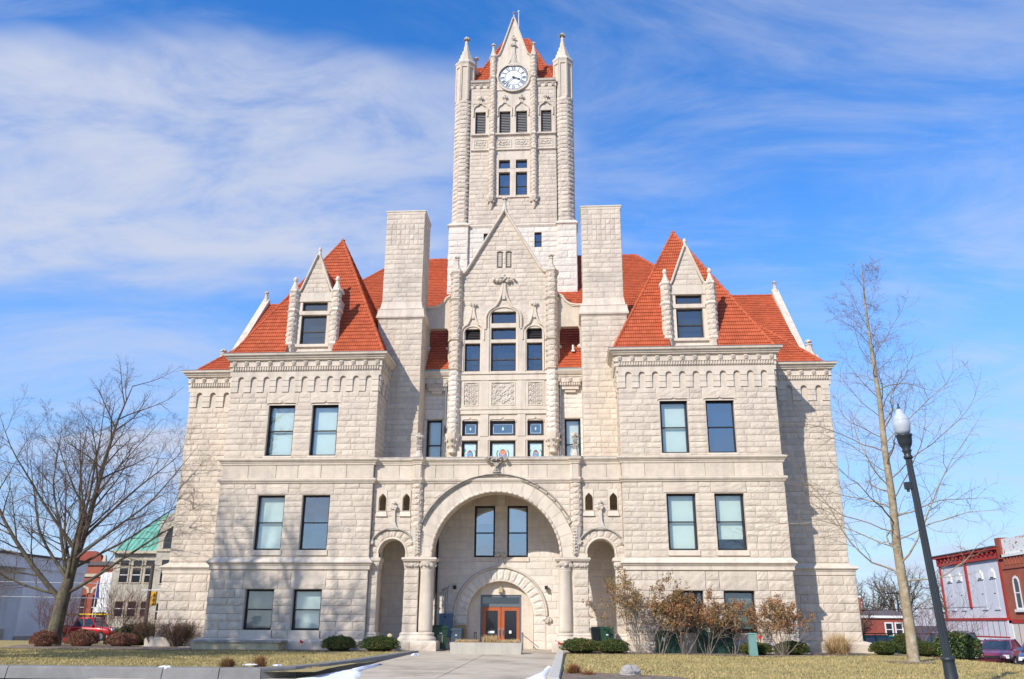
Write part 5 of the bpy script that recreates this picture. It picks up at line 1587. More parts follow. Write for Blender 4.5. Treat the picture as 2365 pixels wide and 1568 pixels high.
# lower square piers
for s in (-1, 1):
    xa, xb = (3.04, 4.36) if s > 0 else (-4.36, -3.04)
    MB().box(xa+.02, xb-.02, TY-.18, TY+1.2, 20.0, 27.5).build('pier_core', 'mortar', CH)
    for p, q in (((xa, TY+1.2), (xa, TY-.2)), ((xa, TY-.2), (xb, TY-.2)), ((xb, TY-.2), (xb, TB))):
        ashlar(p, q, 20.4, 27.35, .48, (.6, 1.3), .06, matn='white_rock', grp='tower')
    m = MB(); mould_run(m, [(xa, TY+.2), (xa, TY-.2), (xb, TY-.2), (xb, TY+1.3)], [(-.2, 27.28), (.02, 27.28), (.04, 27.34), (.10, 27.40), (.10, 27.47), (-.12, 27.72), (-.3, 27.72)]); m.build('tower_band', 'smooth', CH)
    # octagonal corner turrets
    cx, cy, rr = s*3.60, TY+.62, .66
    oc = [(cx+rr/math.cos(math.pi/8)*math.cos(math.pi/8+k*math.pi/4), cy+rr/math.cos(math.pi/8)*math.sin(math.pi/8+k*math.pi/4)) for k in range(8)]
    MB().prism_xy([(cx+(x-cx)*.97, cy+(y-cy)*.97) for x, y in oc], 27.5, 41.0).build('turret_core', 'mortar', CH)
    for k in range(8):
        p, q = np.array(oc[k]), np.array(oc[(k+1) % 8])
        mid = (p+q)/2-np.array((cx, cy))
        v = CAM[:2]-np.array((cx, cy))
        if mid@v < -.3 and mid[0]*s < .2: continue
        ashlar(p, q, 27.72, 37.6, .33, (1, 2), .10, matn='rock', grp='tower')
        F = Fr(p, q)                            # fluted upper stage
        m = MB(); e = .055
        F.box(m, 0, e*1.6, 37.6, 40.75, -.03, .045); F.box(m, F.W-e*1.6, F.W, 37.6, 40.75, -.03, .045); F.box(m, e*1.6, F.W-e*1.6, 40.45, 40.75, -.03, .04)
        m.build('turret_flute', 'rock', CH)
    m = MB(); m.lathe([(rr+.10, 40.7), (rr+.16, 40.82), (rr+.16, 40.92), (rr*.95, 41.15), (rr*.86, 41.16), (rr*.82, 41.45), (rr*.68, 41.52), (rr*.66, 41.78), (rr*.50, 41.86), (rr*.46, 42.15), (rr*.32, 42.22), (rr*.26, 42.62), (rr*.2, 42.7), (rr*.17, 43.1)], cx, cy, 8, math.pi/8); m.build('turret_spire', 'smooth', CH)
    m = MB(); crocket(m, (cx, cy, 43.3), .24); m.build('turret_finial', 'weathered', CH)
# body wall
W = 3.06
bel = [(-2.72, -2.0, 34.7, 36.5), (-.98, -.21, 34.7, 36.5), (.21, .98, 34.7, 36.5), (2.0, 2.72, 34.7, 36.5)]
pw = [(-.98, -.22, 29.8, 31.55), (.22, .98, 29.8, 31.55), (-.98, -.22, 31.87, 32.53), (.22, .98, 31.87, 32.53)]
lo = [(-1.98, -1.50, 25.78, 26.88), (1.50, 1.98, 25.78, 26.88)]
hol = bel+pw+lo
wm = MB(); backing(wm, (-W, TY), (W, TY), 20, 39.0, [(h[0]+W, h[1]+W, h[2], h[3]) for h in hol], .30)
wm.build('wall', 'mortar', CH)['label'] = 'front wall of the clock tower'
MB().box(-3.95, 3.95, TY+.9, TB, 20, 39.0).build('tower_body', 'rock', CH)
MB().box(-3.3, 3.3, TY+.6, TY+.9, 20, 39.0).build('tower_body', 'mortar', CH)
sh = lambda L: [(h[0]+W, h[1]+W, h[2], h[3]) for h in L]
ashlar((-W, TY), (W, TY), 20.4, 27.3, .36, (.5, 1.1), .05, sh(lo), matn='white_rock', grp='tower')
ashlar((-W, TY), (W, TY), 27.6, 33.2, .31, (.45, .95), .045, [(W-1.22, W+1.22, 29.55, 33.2)], grp='tower')
m = MB(); mould_run(m, [(-W, TY), (W, TY)], [(-.1, 27.28), (.02, 27.28), (.06, 27.38), (.08, 27.42), (.08, 27.48), (0, 27.58), (-.1, 27.6)]); m.build('tower_band', 'smooth', CH)
for s in (-1, 1):
    a, b = seg(1.72, 2.98, TY, s)
    ashlar(a, b, 36.75, 38.55, .30, (.4, .7), .035, [(*uu(s, 1.85, 2.88, 1.72, 2.98), 36.5, 37.2)], grp='tower')
    window(*( (1.50, 1.98) if s > 0 else (-1.98, -1.50)), 25.78, 26.88, TY+.14, rails=(.45,), fm='frame_brown', fw=.05)
sm = MB()                                    # smooth dressings round the openings
sm.box(-1.22, 1.22, TY-.02, TY+.1, 32.55, 33.22).box(-1.22, 1.22, TY-.03, TY+.1, 31.57, 31.85).box(-1.22, -1.0, TY-.02, TY+.1, 29.6, 31.57).box(1.0, 1.22, TY-.02, TY+.1, 29.6, 31.57)
sm.box(-1.22, -1.0, TY-.02, TY+.1, 31.85, 32.55).box(1.0, 1.22, TY-.02, TY+.1, 31.85, 32.55).box(-.2, .2, TY-.04, TY+.1, 29.6, 31.57).box(-.2, .2, TY-.04, TY+.1, 31.85, 32.55)
sm.box(-3.0, 3.0, TY-.015, TY+.1, 33.4, 34.4)
sm.box(-1.25, 1.25, TY-.02, TY+.1, 36.52, 38.3)
for s in (-1, 1):
    sm.box(s*1.73, s*1.98, TY-.02, TY+.1, 34.66, 36.9).box(s*2.74, s*2.98, TY-.02, TY+.1, 34.66, 36.9).box(s*1.0, s*1.25, TY-.02, TY+.1, 34.66, 36.5).box(s*1.98, s*2.74, TY-.02, TY+.1, 36.52, 36.9)
sm.box(-.2, .2, TY-.03, TY+.1, 34.66, 36.5)
sm.build('tower_dressing', 'smooth', CH)
for z0, z1, o in ((33.2, 33.42, .13), (34.38, 34.68, .17), (29.5, 29.62, .10)):
    w_ = 3.0 if z0 > 30 else 1.5
    m = mould_run(MB(), [(-w_, TY), (w_, TY)], [(-.1, z0), (.02, z0), (.05, z0+.3*(z1-z0)), (o, z0+.5*(z1-z0)), (o, z1-.04), (.0, z1), (-.1, z1)])
    m.build('tower_string', 'smooth', CH)
for x0, x1 in ((-2.75, -1.88), (-1.12, -.18), (.18, 1.12), (1.88, 2.75)):
    MB().ring_xz([(x0-.06, 33.56), (x1+.06, 33.56), (x1+.06, 34.22), (x0-.06, 34.22)], [(x0, 33.62), (x1, 33.62), (x1, 34.16), (x0, 34.16)], TY-.05, TY).build('panel_frame', 'smooth', CH)
    p = MB()
    for k in range(9):
        t = k/8
        p.lump((x0+.1+(x1-x0-.2)*t, TY-.035, 33.89+.13*math.sin(t*14)), .075, .3, (1, .5, 1)); p.lump((x0+.1+(x1-x0-.2)*t, TY-.03, 33.89-.13*math.sin(t*14+.6)), .06, .3, (1, .5, 1))
    p.build('carved_panel', 'carved', CH)
for x0, x1, z0, z1 in bel:
    o = louver_window(x0, x1, z0, z1, TY+.12, 13, fm='frame_brown', lm='louver_light', fw=.03, arch=.16, label='louvred belfry opening, %s one from the left' % {-2.72: 'first', -.98: 'second', .21: 'third', 2.0: 'fourth'}[x0])
for x0, x1, z0, z1 in pw:
    window(x0, x1, z0, z1, TY+.14, rails=(.42,) if z0 < 30 else (), fm='frame_brown', fw=.07)
for cx in (-2.36, -.60, .60, 2.36):
    m = ogee(cx, 36.1, .50, 36.95, 37.5, TY-.02, .09, .10, .045); m.build('ogee_hood', 'smooth', CH)
    m = MB(); foliage(m, (cx, TY-.1, 37.6), .19, 7, (1.3, .7, .6)); m.lump((cx, TY-.1, 37.75), .09, .2); m.build('ogee_finial', 'carved', CH)
# pilasters that rise into the clock gable
for s in (-1, 1):
    pl = [(1.23, TY), (1.36, TY-.30), (1.58, TY-.30), (1.73, TY)] if s > 0 else [(-1.73, TY), (-1.58, TY-.30), (-1.36, TY-.30), (-1.23, TY)]
    MB().prism_xy(pl, 29.5, 41.2).build('pilaster_core', 'mortar', CH)
    for i in range(3):
        for z0, z1 in ((29.65, 33.2), (33.45, 34.35), (34.7, 39.15), (39.4, 41.0)):
            ashlar(pl[i], pl[i+1], z0, z1, .30, (1, 2), .10, grp='tower')
    for z in (33.2, 34.38, 39.15, 40.95):
        m = MB(); mould_run(m, [(pl[0][0], TY+.3)]+pl+[(pl[3][0], TY+.3)], [(-.1, z), (.02, z), (.08, z+.09), (.08, z+.16), (0, z+.27), (-.1, z+.27)]); m.build('pilaster_cap', 'smooth', CH)
    m = MB(); m.lathe([(.05, 28.7), (.14, 28.9), (.18, 29.1), (.30, 29.35), (.36, 29.5), (.36, 29.62)], s*1.48, TY-.04, 8, math.pi/8); m.build('pilaster_corbel', 'smooth', CH)
    m = MB()
    for k in range(5): m.lump((s*1.48+.24*math.cos(math.pi*(1+.25*k)), TY-.04+.24*math.sin(math.pi*(1+.25*k)), 29.2), .08, .3)
    m.build('corbel_leaves', 'carved', CH)
    finial(s*1.48, TY-.06, 41.2, 42.35, .22)
    # side cornice
    xa, xb = (1.72, 3.10) if s > 0 else (-3.10, -1.72)
    m = MB(); mould_run(m, [(xa, TY), (xb, TY)], [(-.2, 38.5), (.03, 38.52), (.03, 38.78), (.10, 38.80), (.10, 38.86), (.20, 38.92), (.24, 39.04), (-.2, 39.06)]); m.build('cornice', 'smooth', CH)
    for k in range(3):
        put_rosette((s*(1.86+.5*k), TY-.03, 38.66), 0)
    MB().box(xa, xb, TY-.2, TY+.4, 39.062, 39.10).build('gutter_edge', 'lead', CH)
# clock gable
gp = [(-1.62, 38.25), (1.62, 38.25), (1.62, 41.1), (1.25, 41.12), (1.02, 41.3), (.86, 41.7), (.42, 43.2), (.0, 44.55), (-.42, 43.2), (-.86, 41.7), (-1.02, 41.3), (-1.25, 41.12), (-1.62, 41.1)]
MB().prism_xz(gp, TY-.08, TY+.45).build('clock_gable', 'smooth', CH)
for s in (-1, 1):
    pth = [(1.66, 41.12), (1.27, 41.14), (1.05, 41.32), (.89, 41.72), (.44, 43.22), (.06, 44.5)]
    pth = [(s*x, z) for x, z in pth]
    m = MB(); m.mould(pth, TY-.05, .13, .16); m.build('gable_coping', 'smooth', CH)
gp2 = [(-1.70, 41.0), (-1.27, 41.05), (-1.02, 41.25), (-.84, 41.7), (-.42, 43.1), (0, 44.4), (.42, 43.1), (.84, 41.7), (1.02, 41.25), (1.27, 41.05), (1.70, 41.0), (1.70, 41.16), (1.29, 41.2), (1.09, 41.38), (.94, 41.74), (.47, 43.25), (0, 44.75), (-.47, 43.25), (-.94, 41.74), (-1.09, 41.38), (-1.29, 41.2), (-1.70, 41.16)]
MB().prism_xz(gp2, TY-.02, TY+.5).build('gable_coping', 'smooth', CH)
finial(0, TY+.1, 44.5, 45.25, .13, matn='weathered')
m = MB(); m.prism_xz([(-.55, 40.25), (.55, 40.25), (.2, 40.55), (.10, 41.0), (.07, 42.4), (-.07, 42.4), (-.10, 41.0), (-.2, 40.55)], TY-.19, TY-.05)
m.mould([(1.22, 39.3)]+[(1.22*math.cos(t), 39.3+1.2*math.sin(t)) for t in np.linspace(0, 1.15, 12)]+[(.32, 40.55), (.16, 40.9), (.10, 41.4), (.09, 42.4)], TY-.08, .12, .10)
m.mould(list(reversed([(-x, z) for x, z in [(1.22, 39.3)]+[(1.22*math.cos(t), 39.3+1.2*math.sin(t)) for t in np.linspace(0, 1.15, 12)]+[(.32, 40.55), (.16, 40.9), (.10, 41.4), (.09, 42.4)]])), TY-.08, .12, .10)
foliage(m, (0, TY-.2, 42.05), .22, 8, (1.3, .7, .5)); foliage(m, (0, TY-.2, 42.62), .17, 7, (1.2, .7, .5)); m.lump((0, TY-.2, 42.85), .09, .2)
m.build('clock_hood', 'carved', CH)
CZ = 39.27; CR = 1.09
m = MB(); n = 64
m.ring_xz([(1.20*math.cos(2*math.pi*k/n), CZ+1.20*math.sin(2*math.pi*k/n)) for k in range(n)], [(CR*math.cos(2*math.pi*k/n), CZ+CR*math.sin(2*math.pi*k/n)) for k in range(n)], TY-.20, TY-.07)
ck = m.build('clock', 'smooth', CH); ck['label'] = 'round white clock dial with black Roman numerals'
MB().prism_xz([(CR*math.cos(2*math.pi*k/n), CZ+CR*math.sin(2*math.pi*k/n)) for k in range(n)], TY-.11, TY-.07).build('dial', 'clock_white', ck)
m = MB()
def cring(r0, r1): m.ring_xz([(r1*math.cos(2*math.pi*k/n), CZ+r1*math.sin(2*math.pi*k/n)) for k in range(n)], [(r0*math.cos(2*math.pi*k/n), CZ+r0*math.sin(2*math.pi*k/n)) for k in range(n)], TY-.122, TY-.10)
cring(1.05, 1.09); cring(.955, .975); cring(.60, .63); m.build('dial_rings', 'clock_dark', ck)
m = MB()
for k in range(60):
    t = 2*math.pi*k/60
    c, s_ = math.cos(t), math.sin(t)
    w_ = .020
    m.prism_xz([(.97*c-w_*s_, CZ+.97*s_+w_*c), (.97*c+w_*s_, CZ+.97*s_-w_*c), (1.06*c+w_*s_, CZ+1.06*s_-w_*c), (1.06*c-w_*s_, CZ+1.06*s_+w_*c)], TY-.121, TY-.10)
m.build('minute_track', 'clock_dark', ck)
NUM = ['XII', 'I', 'II', 'III', 'IIII', 'V', 'VI', 'VII', 'VIII', 'IX', 'X', 'XI']
for h in range(12):
    m = MB(); th = math.pi/2-h*math.pi/6
    st = NUM[h]
    adv = {'I': .075, 'V': .16, 'X': .16}
    tot = sum(adv[c] for c in st); x = -tot/2
    def bar(xa, ra, xb, rb, w_):
        # tangential offset x (clockwise positive), radius r
        pts = []
        for xo, r_ in ((xa-w_, ra), (xa+w_, ra), (xb+w_, rb), (xb-w_, rb)):
            X_ = r_*math.cos(th)+xo*math.sin(th); Z_ = r_*math.sin(th)-xo*math.cos(th)
            pts.append((X_, CZ+Z_))
        m.prism_xz(pts[::-1], TY-.125, TY-.10)
    for c in st:
        xc = x+adv[c]/2; x += adv[c]
        if c == 'I': bar(xc, .66, xc, .92, .019)
        elif c == 'V': bar(xc-.055, .92, xc, .66, .022); bar(xc+.055, .92, xc, .66, .010)
        else: bar(xc-.055, .92, xc+.055, .66, .022); bar(xc+.055, .92, xc-.055, .66, .010)
    m.build('numeral', 'clock_dark', ck)
def hand(name, ang, L, w_, tail):
    m = MB(); th = math.pi/2-ang
    d = (math.cos(th), math.sin(th)); p = (-d[1], d[0])
    pts = []
    for l, q in ((-tail, w_*.6), (-tail, -w_*.6), (0, -w_*.8), (L*.55, -w_), (L*.7, -w_*1.5), (L, 0), (L*.7, w_*1.5), (L*.55, w_), (0, w_*.8)):
        pts.append((d[0]*l+p[0]*q, CZ+d[1]*l+p[1]*q))
    m.prism_xz(pts, TY-.19, TY-.175); m.lathe([(.001, 0)]*0 or [(.07, 0), (.07, .01)], 0, 0, 4) if False else None
    m.build(name, 'clock_dark', ck)
hand('hour_hand', R(3*30+38*.5), .60, .035, .12)
hand('minute_hand', R(38*6), .80, .022, .2)
MB().prism_xz([(.07*math.cos(k*.52), CZ+.07*math.sin(k*.52)) for k in range(12)], TY-.21, TY-.12).build('hand_boss', 'clock_dark', ck)
# tower roofs
def tri_roof(name, verts, faces, matn='tile_under'):
    return MB().add(verts, faces).build(name, matn, CH)
tr = [(-3.1, TY+.35, 39.1), (3.1, TY+.35, 39.1), (3.1, TB-.4, 39.1), (-3.1, TB-.4, 39.1), (-.95, 14.0, 45.3), (.95, 14.0, 45.3), (.95, 14.6, 45.3), (-.95, 14.6, 45.3)]
tri_roof('tower_roof', tr, [(0, 1, 5, 4), (1, 2, 6, 5), (2, 3, 7, 6), (3, 0, 4, 7), (4, 5, 6, 7)])
def slope_tiles(A, B, C, D, key, notch=None):          # A-B eave, D-C top
    A, B, C, D = [np.array(q, float) for q in (A, B, C, D)]
    u = B-A; L = np.linalg.norm(u); u /= L
    up = (D+C)/2-(A+B)/2
    up -= u*(up@u); up /= np.linalg.norm(up)
    P = [((q-A)@u, (q-A)@up) for q in (A, B, C, D)]
    n = np.cross(u, up); n = n if n[2] > 0 else -n
    ex = [[((np.array(q)-A)@u, (np.array(q)-A)@up) for q in notch]] if notch else []
    tile_roof(A+n*.01, u, up, P, key, excl=ex)
slope_tiles(tr[0], tr[1], tr[5], tr[4], 'tower_roof')
cr_ = [(-3.3, TY+.9, 39.2), (-3.3, TB-.9, 39.2), (-3.3, 14.2, 42.9), (3.3, TY+.9, 39.2), (3.3, TB-.9, 39.2), (3.3, 14.2, 42.9)]
tri_roof('tower_cross_roof', cr_, [(0, 3, 5, 2), (4, 1, 2, 5), (0, 2, 1), (3, 4, 5)])
slope_tiles(cr_[0], cr_[3], cr_[5], cr_[2], 'tower_cross_roof')
def ridge(p, q, r_=.095, seg_=.42, name='ridge_cap'):
    p, q = np.array(p, float), np.array(q, float)
    L = np.linalg.norm(q-p); n = max(2, int(L/seg_))
    m = MB()
    for k in range(n):
        a, b = p+(q-p)*k/n, p+(q-p)*(k+1)/n
        m.tube([a, b], [r_*1.12, r_*.92], 8)
    return m.build(name, 'tile', CH)
for s in (-1, 1):
    ridge((s*3.1, TY+.35, 39.15), (s*.95, 14.0, 45.33)); ridge((s*1.5, 14.2, 42.92), (s*3.2, 14.2, 42.92))
    MB().prism_xz([(s*3.2, 39.0), (s*3.34, 39.0), (s*3.34, 42.2), (s*3.2, 42.2)][::s], 13.4, 15.0).build('side_gable_top', 'smooth', CH)
    finial(s*2.95, 11.9, 40.6, 42.4, .16) if s < 0 else None
ridge((-.95, 14.0, 45.33), (.95, 14.0, 45.33))
m = MB().tube([(.13, 14.2, 45.2), (.13, 14.2, 48.15)], .028, 8).lump((.13, 14.2, 48.22), .11, .05)
m.build('flagpole', 'white_paint', CH)

# ------------------------------------------------------------------ main roof
RY0, RZ0, RYR, RZR = 2.85, 14.95, 15.0, 26.98
mm_ = (RZR-RZ0)/(RYR-RY0)
zr = lambda y: RZ0+mm_*(y-RY0)
MX, RX = 17.55, 8.65
yc = 6.0
mr = MB()
mr.add([(-MX, RY0, RZ0), (-6, RY0, RZ0), (-6, yc, zr(yc)), (-3.0, yc, zr(yc)), (-3.0, 10.4, zr(10.4)), (3.0, 10.4, zr(10.4)), (3.0, yc, zr(yc)), (6, yc, zr(yc)), (6, RY0, RZ0), (MX, RY0, RZ0), (RX, RYR, RZR), (-RX, RYR, RZR), (MX, 27.2, RZ0), (-MX, 27.2, RZ0)],
       [(0, 1, 2, 3, 4, 11), (11, 4, 5, 10), (5, 6, 7, 8, 9, 10), (9, 12, 10), (13, 0, 11), (12, 13, 11, 10)])
mr.build('main_roof', 'tile_under', CH)
Ls = math.hypot(RYR-RY0, RZR-RZ0)
sc = Ls/(RYR-RY0)
tile_roof((-MX, RY0, RZ0+.01), (1, 0, 0), (0, RYR-RY0, RZR-RZ0), [(0, 0), (2*MX, 0), (MX+RX, Ls), (MX-RX, Ls)], 'main_roof',
          excl=[[(MX-6, -.5), (MX+6, -.5), (MX+6, (yc-RY0)*sc), (MX-6, (yc-RY0)*sc)], [(MX-3.0, -.5), (MX+3.0, -.5), (MX+3.0, 10.2), (MX-3.0, 10.2)],
                [(MX-13.3, .5), (MX-6.9, .5), (MX-9.2, 7.2), (MX-10.9, 7.2)], [(MX+13.3, .5), (MX+6.9, .5), (MX+9.2, 7.2), (MX+10.9, 7.2)]])
ridge((-RX, RYR, RZR+.02), (RX, RYR, RZR+.02))
for s in (-1, 1):                            # steeper roof strips behind the screen arches
    q = [(s*3.0, 3.45, 15.10), (s*4.6, 3.45, 15.10), (s*4.6, yc+.02, zr(yc)), (s*3.0, yc+.02, zr(yc))]
    tri_roof('wing_roof', q, [(0, 1, 2, 3)])
    if s < 0: q = [q[1], q[0], q[3], q[2]]
    slope_tiles(q[0], q[1], q[2], q[3], 'wing_roof')
for s in (-1, 1):
    ridge((s*MX, RY0, RZ0+.02), (s*RX, RYR, RZR+.02))
    # side gable roof
    g = [(s*8.5, 7.9, 17.0), (s*17.85, 7.9, 17.0), (s*17.85, 13.8, 23.15), (s*8.5, 13.8, 23.15), (s*17.85, 19.7, 17.0), (s*8.5, 19.7, 17.0)]
    tri_roof('side_roof', g, [(0, 1, 2, 3), (3, 2, 4, 5)])
    A, B, C, D = (g[0], g[1], g[2], g[3]) if s > 0 else (g[1], g[0], g[3], g[2])
    slope_tiles((A[0]+(3.0 if s > 0 else 0), A[1], A[2]), (B[0]-(3.0 if s < 0 else 0), B[1], B[2]), (C[0]-(3.0 if s < 0 else 0), C[1], C[2]), (D[0]+(3.0 if s > 0 else 0), D[1], D[2]), 'side_roof')
    ridge((s*9.5, 13.8, 23.2), (s*17.85, 13.8, 23.2))
    # pavilion pyramids
    ax, ay, az = s*10.05, 4.72, 23.82
    x0, x1, y0, y1, zb = (6.0, 14.22, -.12, 9.6, 15.02)
    xa, xb = (x0, x1) if s > 0 else (-x1, -x0)
    c = [(xa, y0, zb), (xb, y0, zb), (xb, y1, zb), (xa, y1, zb), (ax, ay, az)]
    yz = lambda z: y0+(z-zb)/(az-zb)*(ay-y0)          # where the front slope stands at height z
    nt_ = [(s*10.08-1.25, y0, zb), (s*10.08-1.25, yz(18.5), 18.5), (s*10.08+1.25, yz(18.5), 18.5), (s*10.08+1.25, y0, zb)]
    tri_roof('pavilion_roof', c+nt_, [(0, 5, 6, 7, 8, 1, 4), (1, 2, 4), (2, 3, 4), (3, 0, 4)])
    slope_tiles(c[0], c[1], c[4], c[4], 'pavilion_roof', [(q[0], q[1]-(.3 if k in (0, 3) else 0), q[2]-(.6 if k in (0, 3) else 0)) for k, q in enumerate(nt_)])
    if s > 0: slope_tiles(c[3], c[0], c[4], c[4], 'pavilion_roof')
    else: slope_tiles(c[1], c[2], c[4], c[4], 'pavilion_roof')
    for k in range(4):
        p = np.array(c[k]); q = np.array(c[4])
        ridge(p+np.array((0, 0, .03)), q+np.array((0, 0, .02)), .085)
    m = MB(); m.lump((ax, ay, az+.02), .14, .1); m.build('roof_apex', 'tile', CH)
    # lead flashing steps against the chimney
    fl = MB()
    for k in range(9):
        t = k/9
        fl.box(s*(6.93-.0), s*(6.98), 2.0+.25*k*0, 2.2, 15.1+.33*k, 15.4+.33*k) if False else None
    # dormer
    dcx = s*10.08; DY = .45
    x0, x1 = dcx-1.32, dcx+1.32
    ow = [(dcx-.69, dcx+.69, 15.75, 17.42), (dcx-.69, dcx+.69, 17.68, 18.19)]
    wm = MB(); backing(wm, (x0, DY), (x1, DY), 15.1, 18.6, [(h[0]-x0, h[1]-x0, h[2], h[3]) for h in ow], .28); wm.build('dormer_wall', 'smooth', CH)
    MB().box(x0+.03, x1-.03, DY+.55, 4.0, 15.1, 18.5).build('dormer_body', 'mortar', CH)
    for q in (-1, 1): MB().box(dcx+q*.8, dcx+q*1.29, DY+.03, DY+.549, 15.1, 18.5).build('dormer_cheek', 'mortar', CH)
    gpoly = [(dcx-1.0, 18.45), (dcx+1.0, 18.45), (dcx+.80, 18.75), (dcx, 20.9), (dcx-.80, 18.75)]
    MB().prism_xz(gpoly, DY+.02, DY+.4).build('dormer_gable', 'mortar', CH)
    ed = lambda z: (.80*(20.9-z)/2.15 if z > 18.75 else .8)
    ashlar((dcx-1, DY), (dcx+1, DY), 18.75, 20.7, .28, (.4, .7), .035, Lf=lambda z: 1-ed(z), Rf=lambda z: 1+ed(z), grp='dormer')
    MB().box(dcx-.9, dcx+.9, DY-.025, DY+.2, 18.22, 18.74).box(dcx-.85, dcx+.85, DY-.03, DY+.2, 17.45, 17.66).build('dormer_band', 'smooth', CH)
    MB().box(dcx-.95, dcx+.95, DY-.10, DY+.2, 15.6, 15.75).build('sill', 'smooth', CH)
    for q in (-1, 1):
        m = MB(); m.mould([(dcx+q*1.15, 18.75), (dcx+q*.95, 18.76), (dcx+q*.82, 18.95), (dcx+q*.42, 20.05), (dcx+q*.06, 21.0)], DY+.02, .13, .14)
        m.build('gable_coping', 'smooth', CH)
        bx = dcx+q*1.18
        pl = [(bx-.27, DY), (bx-.14, DY-.24), (bx+.14, DY-.24), (bx+.27, DY)]
        MB().prism_xy(pl, 15.12, 18.85).build('buttress_core', 'mortar', CH)
        for i in range(3):
            ashlar(pl[i], pl[i+1], 15.85, 17.55, .30, (1, 2), .10, grp='dormer'); ashlar(pl[i], pl[i+1], 17.8, 18.7, .30, (1, 2), .10, grp='dormer')
        for z in (15.62, 17.55, 18.68):
            c_ = MB(); mould_run(c_, [(pl[0][0], DY+.3)]+pl+[(pl[3][0], DY+.3)], [(-.1, z), (.01, z), (.06, z+.08), (.06, z+.13), (0, z+.24), (-.1, z+.24)]); c_.build('buttress_cap', 'smooth', CH)
        m = MB(); m.lathe([(.22, 18.9), (.22, 18.95), (.12, 19.2), (.08, 19.38), (.12, 19.42), (.13, 19.52), (.06, 19.66)], bx, DY-.05, 8, math.pi/8); m.build('finial', 'smooth', CH)
        m = MB(); m.lathe([(.08, 15.1), (.2, 15.35), (.30, 15.62)], bx, DY-.02, 8, math.pi/8); m.build('buttress_corbel', 'smooth', CH)
    m = MB(); m.lathe([(.12, 20.8), (.10, 21.05), (.07, 21.25), (.10, 21.34), (.05, 21.5)], dcx, DY+.1, 8); m.build('finial', 'smooth', CH)
    MB().prism_xz([(dcx-.98, 18.7), (dcx-.8, 18.95), (dcx, 21.05), (dcx+.8, 18.95), (dcx+.98, 18.7), (dcx+.86, 18.7), (dcx, 20.8), (dcx-.86, 18.7)][::-1], DY, DY+.45).build('gable_coping', 'smooth', CH)
    window(dcx-.69, dcx+.69, 15.75, 17.42, DY+.14, rails=(.46,), fm='frame_brown', label='dormer window on the %s pavilion roof' % ('left' if s < 0 else 'right'))
    window(dcx-.69, dcx+.69, 17.68, 18.19, DY+.14, rails=(), fm='frame_brown')
    dr = [(dcx-1.05, DY+.3, 18.5), (dcx-1.05, 3.5, 18.5), (dcx, 3.9, 20.75), (dcx, DY+.3, 20.75), (dcx+1.05, DY+.3, 18.5), (dcx+1.05, 3.5, 18.5)]
    tri_roof('dormer_roof', dr, [(0, 1, 2, 3), (4, 3, 2, 5)], 'tile')
MB().tube([(3.95, 4.35, 16.4), (3.95, 4.35, 16.75)], .06, 8).box(3.85, 4.05, 4.25, 4.45, 16.35, 16.42).build('vent_pipe', 'white_paint', CH)

# ------------------------------------------------------------------ stones and tiles into the scene
def flush():
    order = sorted(range(len(STONES)), key=lambda i: -STONES[i][2])
    top = set(order[:300])
    host = bpy.data.objects.new('stone_facing', None)
    groups = {}
    for i, (P, F, a, mt, g) in enumerate(STONES):
        if i in top:
            c = P.mean(0)
            o = new_obj('stone', mesh_np('stone', P-c, F, mt), CH, tuple(c))
        else:
            groups.setdefault((mt, g), []).append((P, F))
    for (mt, g), L in groups.items():
        off = 0; Vs, Fs = [], []
        for P, F in L:
            Vs.append(P); Fs.append(F+off); off += len(P)
        o = new_obj('stone_courses', mesh_np('stone_courses', np.concatenate(Vs), np.concatenate(Fs), mt), CH)
        o['kind'] = 'stuff'
    order = sorted(range(len(TILES)), key=lambda i: -TILES[i][4])
    top = set(order[:300])
    tme = mesh_np('roof_tile', TILE_V, TILE_F, 'tile')
    groups = {}
    for i, (O, u, up, n, a, key) in enumerate(TILES):
        if i in top:
            o = bpy.data.objects.new('roof_tile', tme); col.objects.link(o); o.parent = CH
            o.matrix_local = Matrix(((u[0], up[0], n[0], O[0]), (u[1], up[1], n[1], O[1]), (u[2], up[2], n[2], O[2]-GZ), (0, 0, 0, 1)))
        else:
            groups.setdefault(key, []).append((O, u, up, n))
    nv = len(TILE_V)
    for key, L in groups.items():
        Vs, Fs = [], []
        for k, (O, u, up, n) in enumerate(L):
            B = np.stack([u, up, n])
            T = TILE_V.copy(); T[:, 2] += nrs.uniform(-.004, .006); T[:, 1] += nrs.uniform(-.006, .006)
            Vs.append(T@B+O)
            Fs += [tuple(q+k*nv for q in f) for f in TILE_F]
        o = new_obj('roof_tiles', mesh_np('roof_tiles', np.concatenate(Vs), Fs, 'tile'), CH)
        o['kind'] = 'stuff'
    print('stones', len(STONES), 'tiles', len(TILES))
flush()
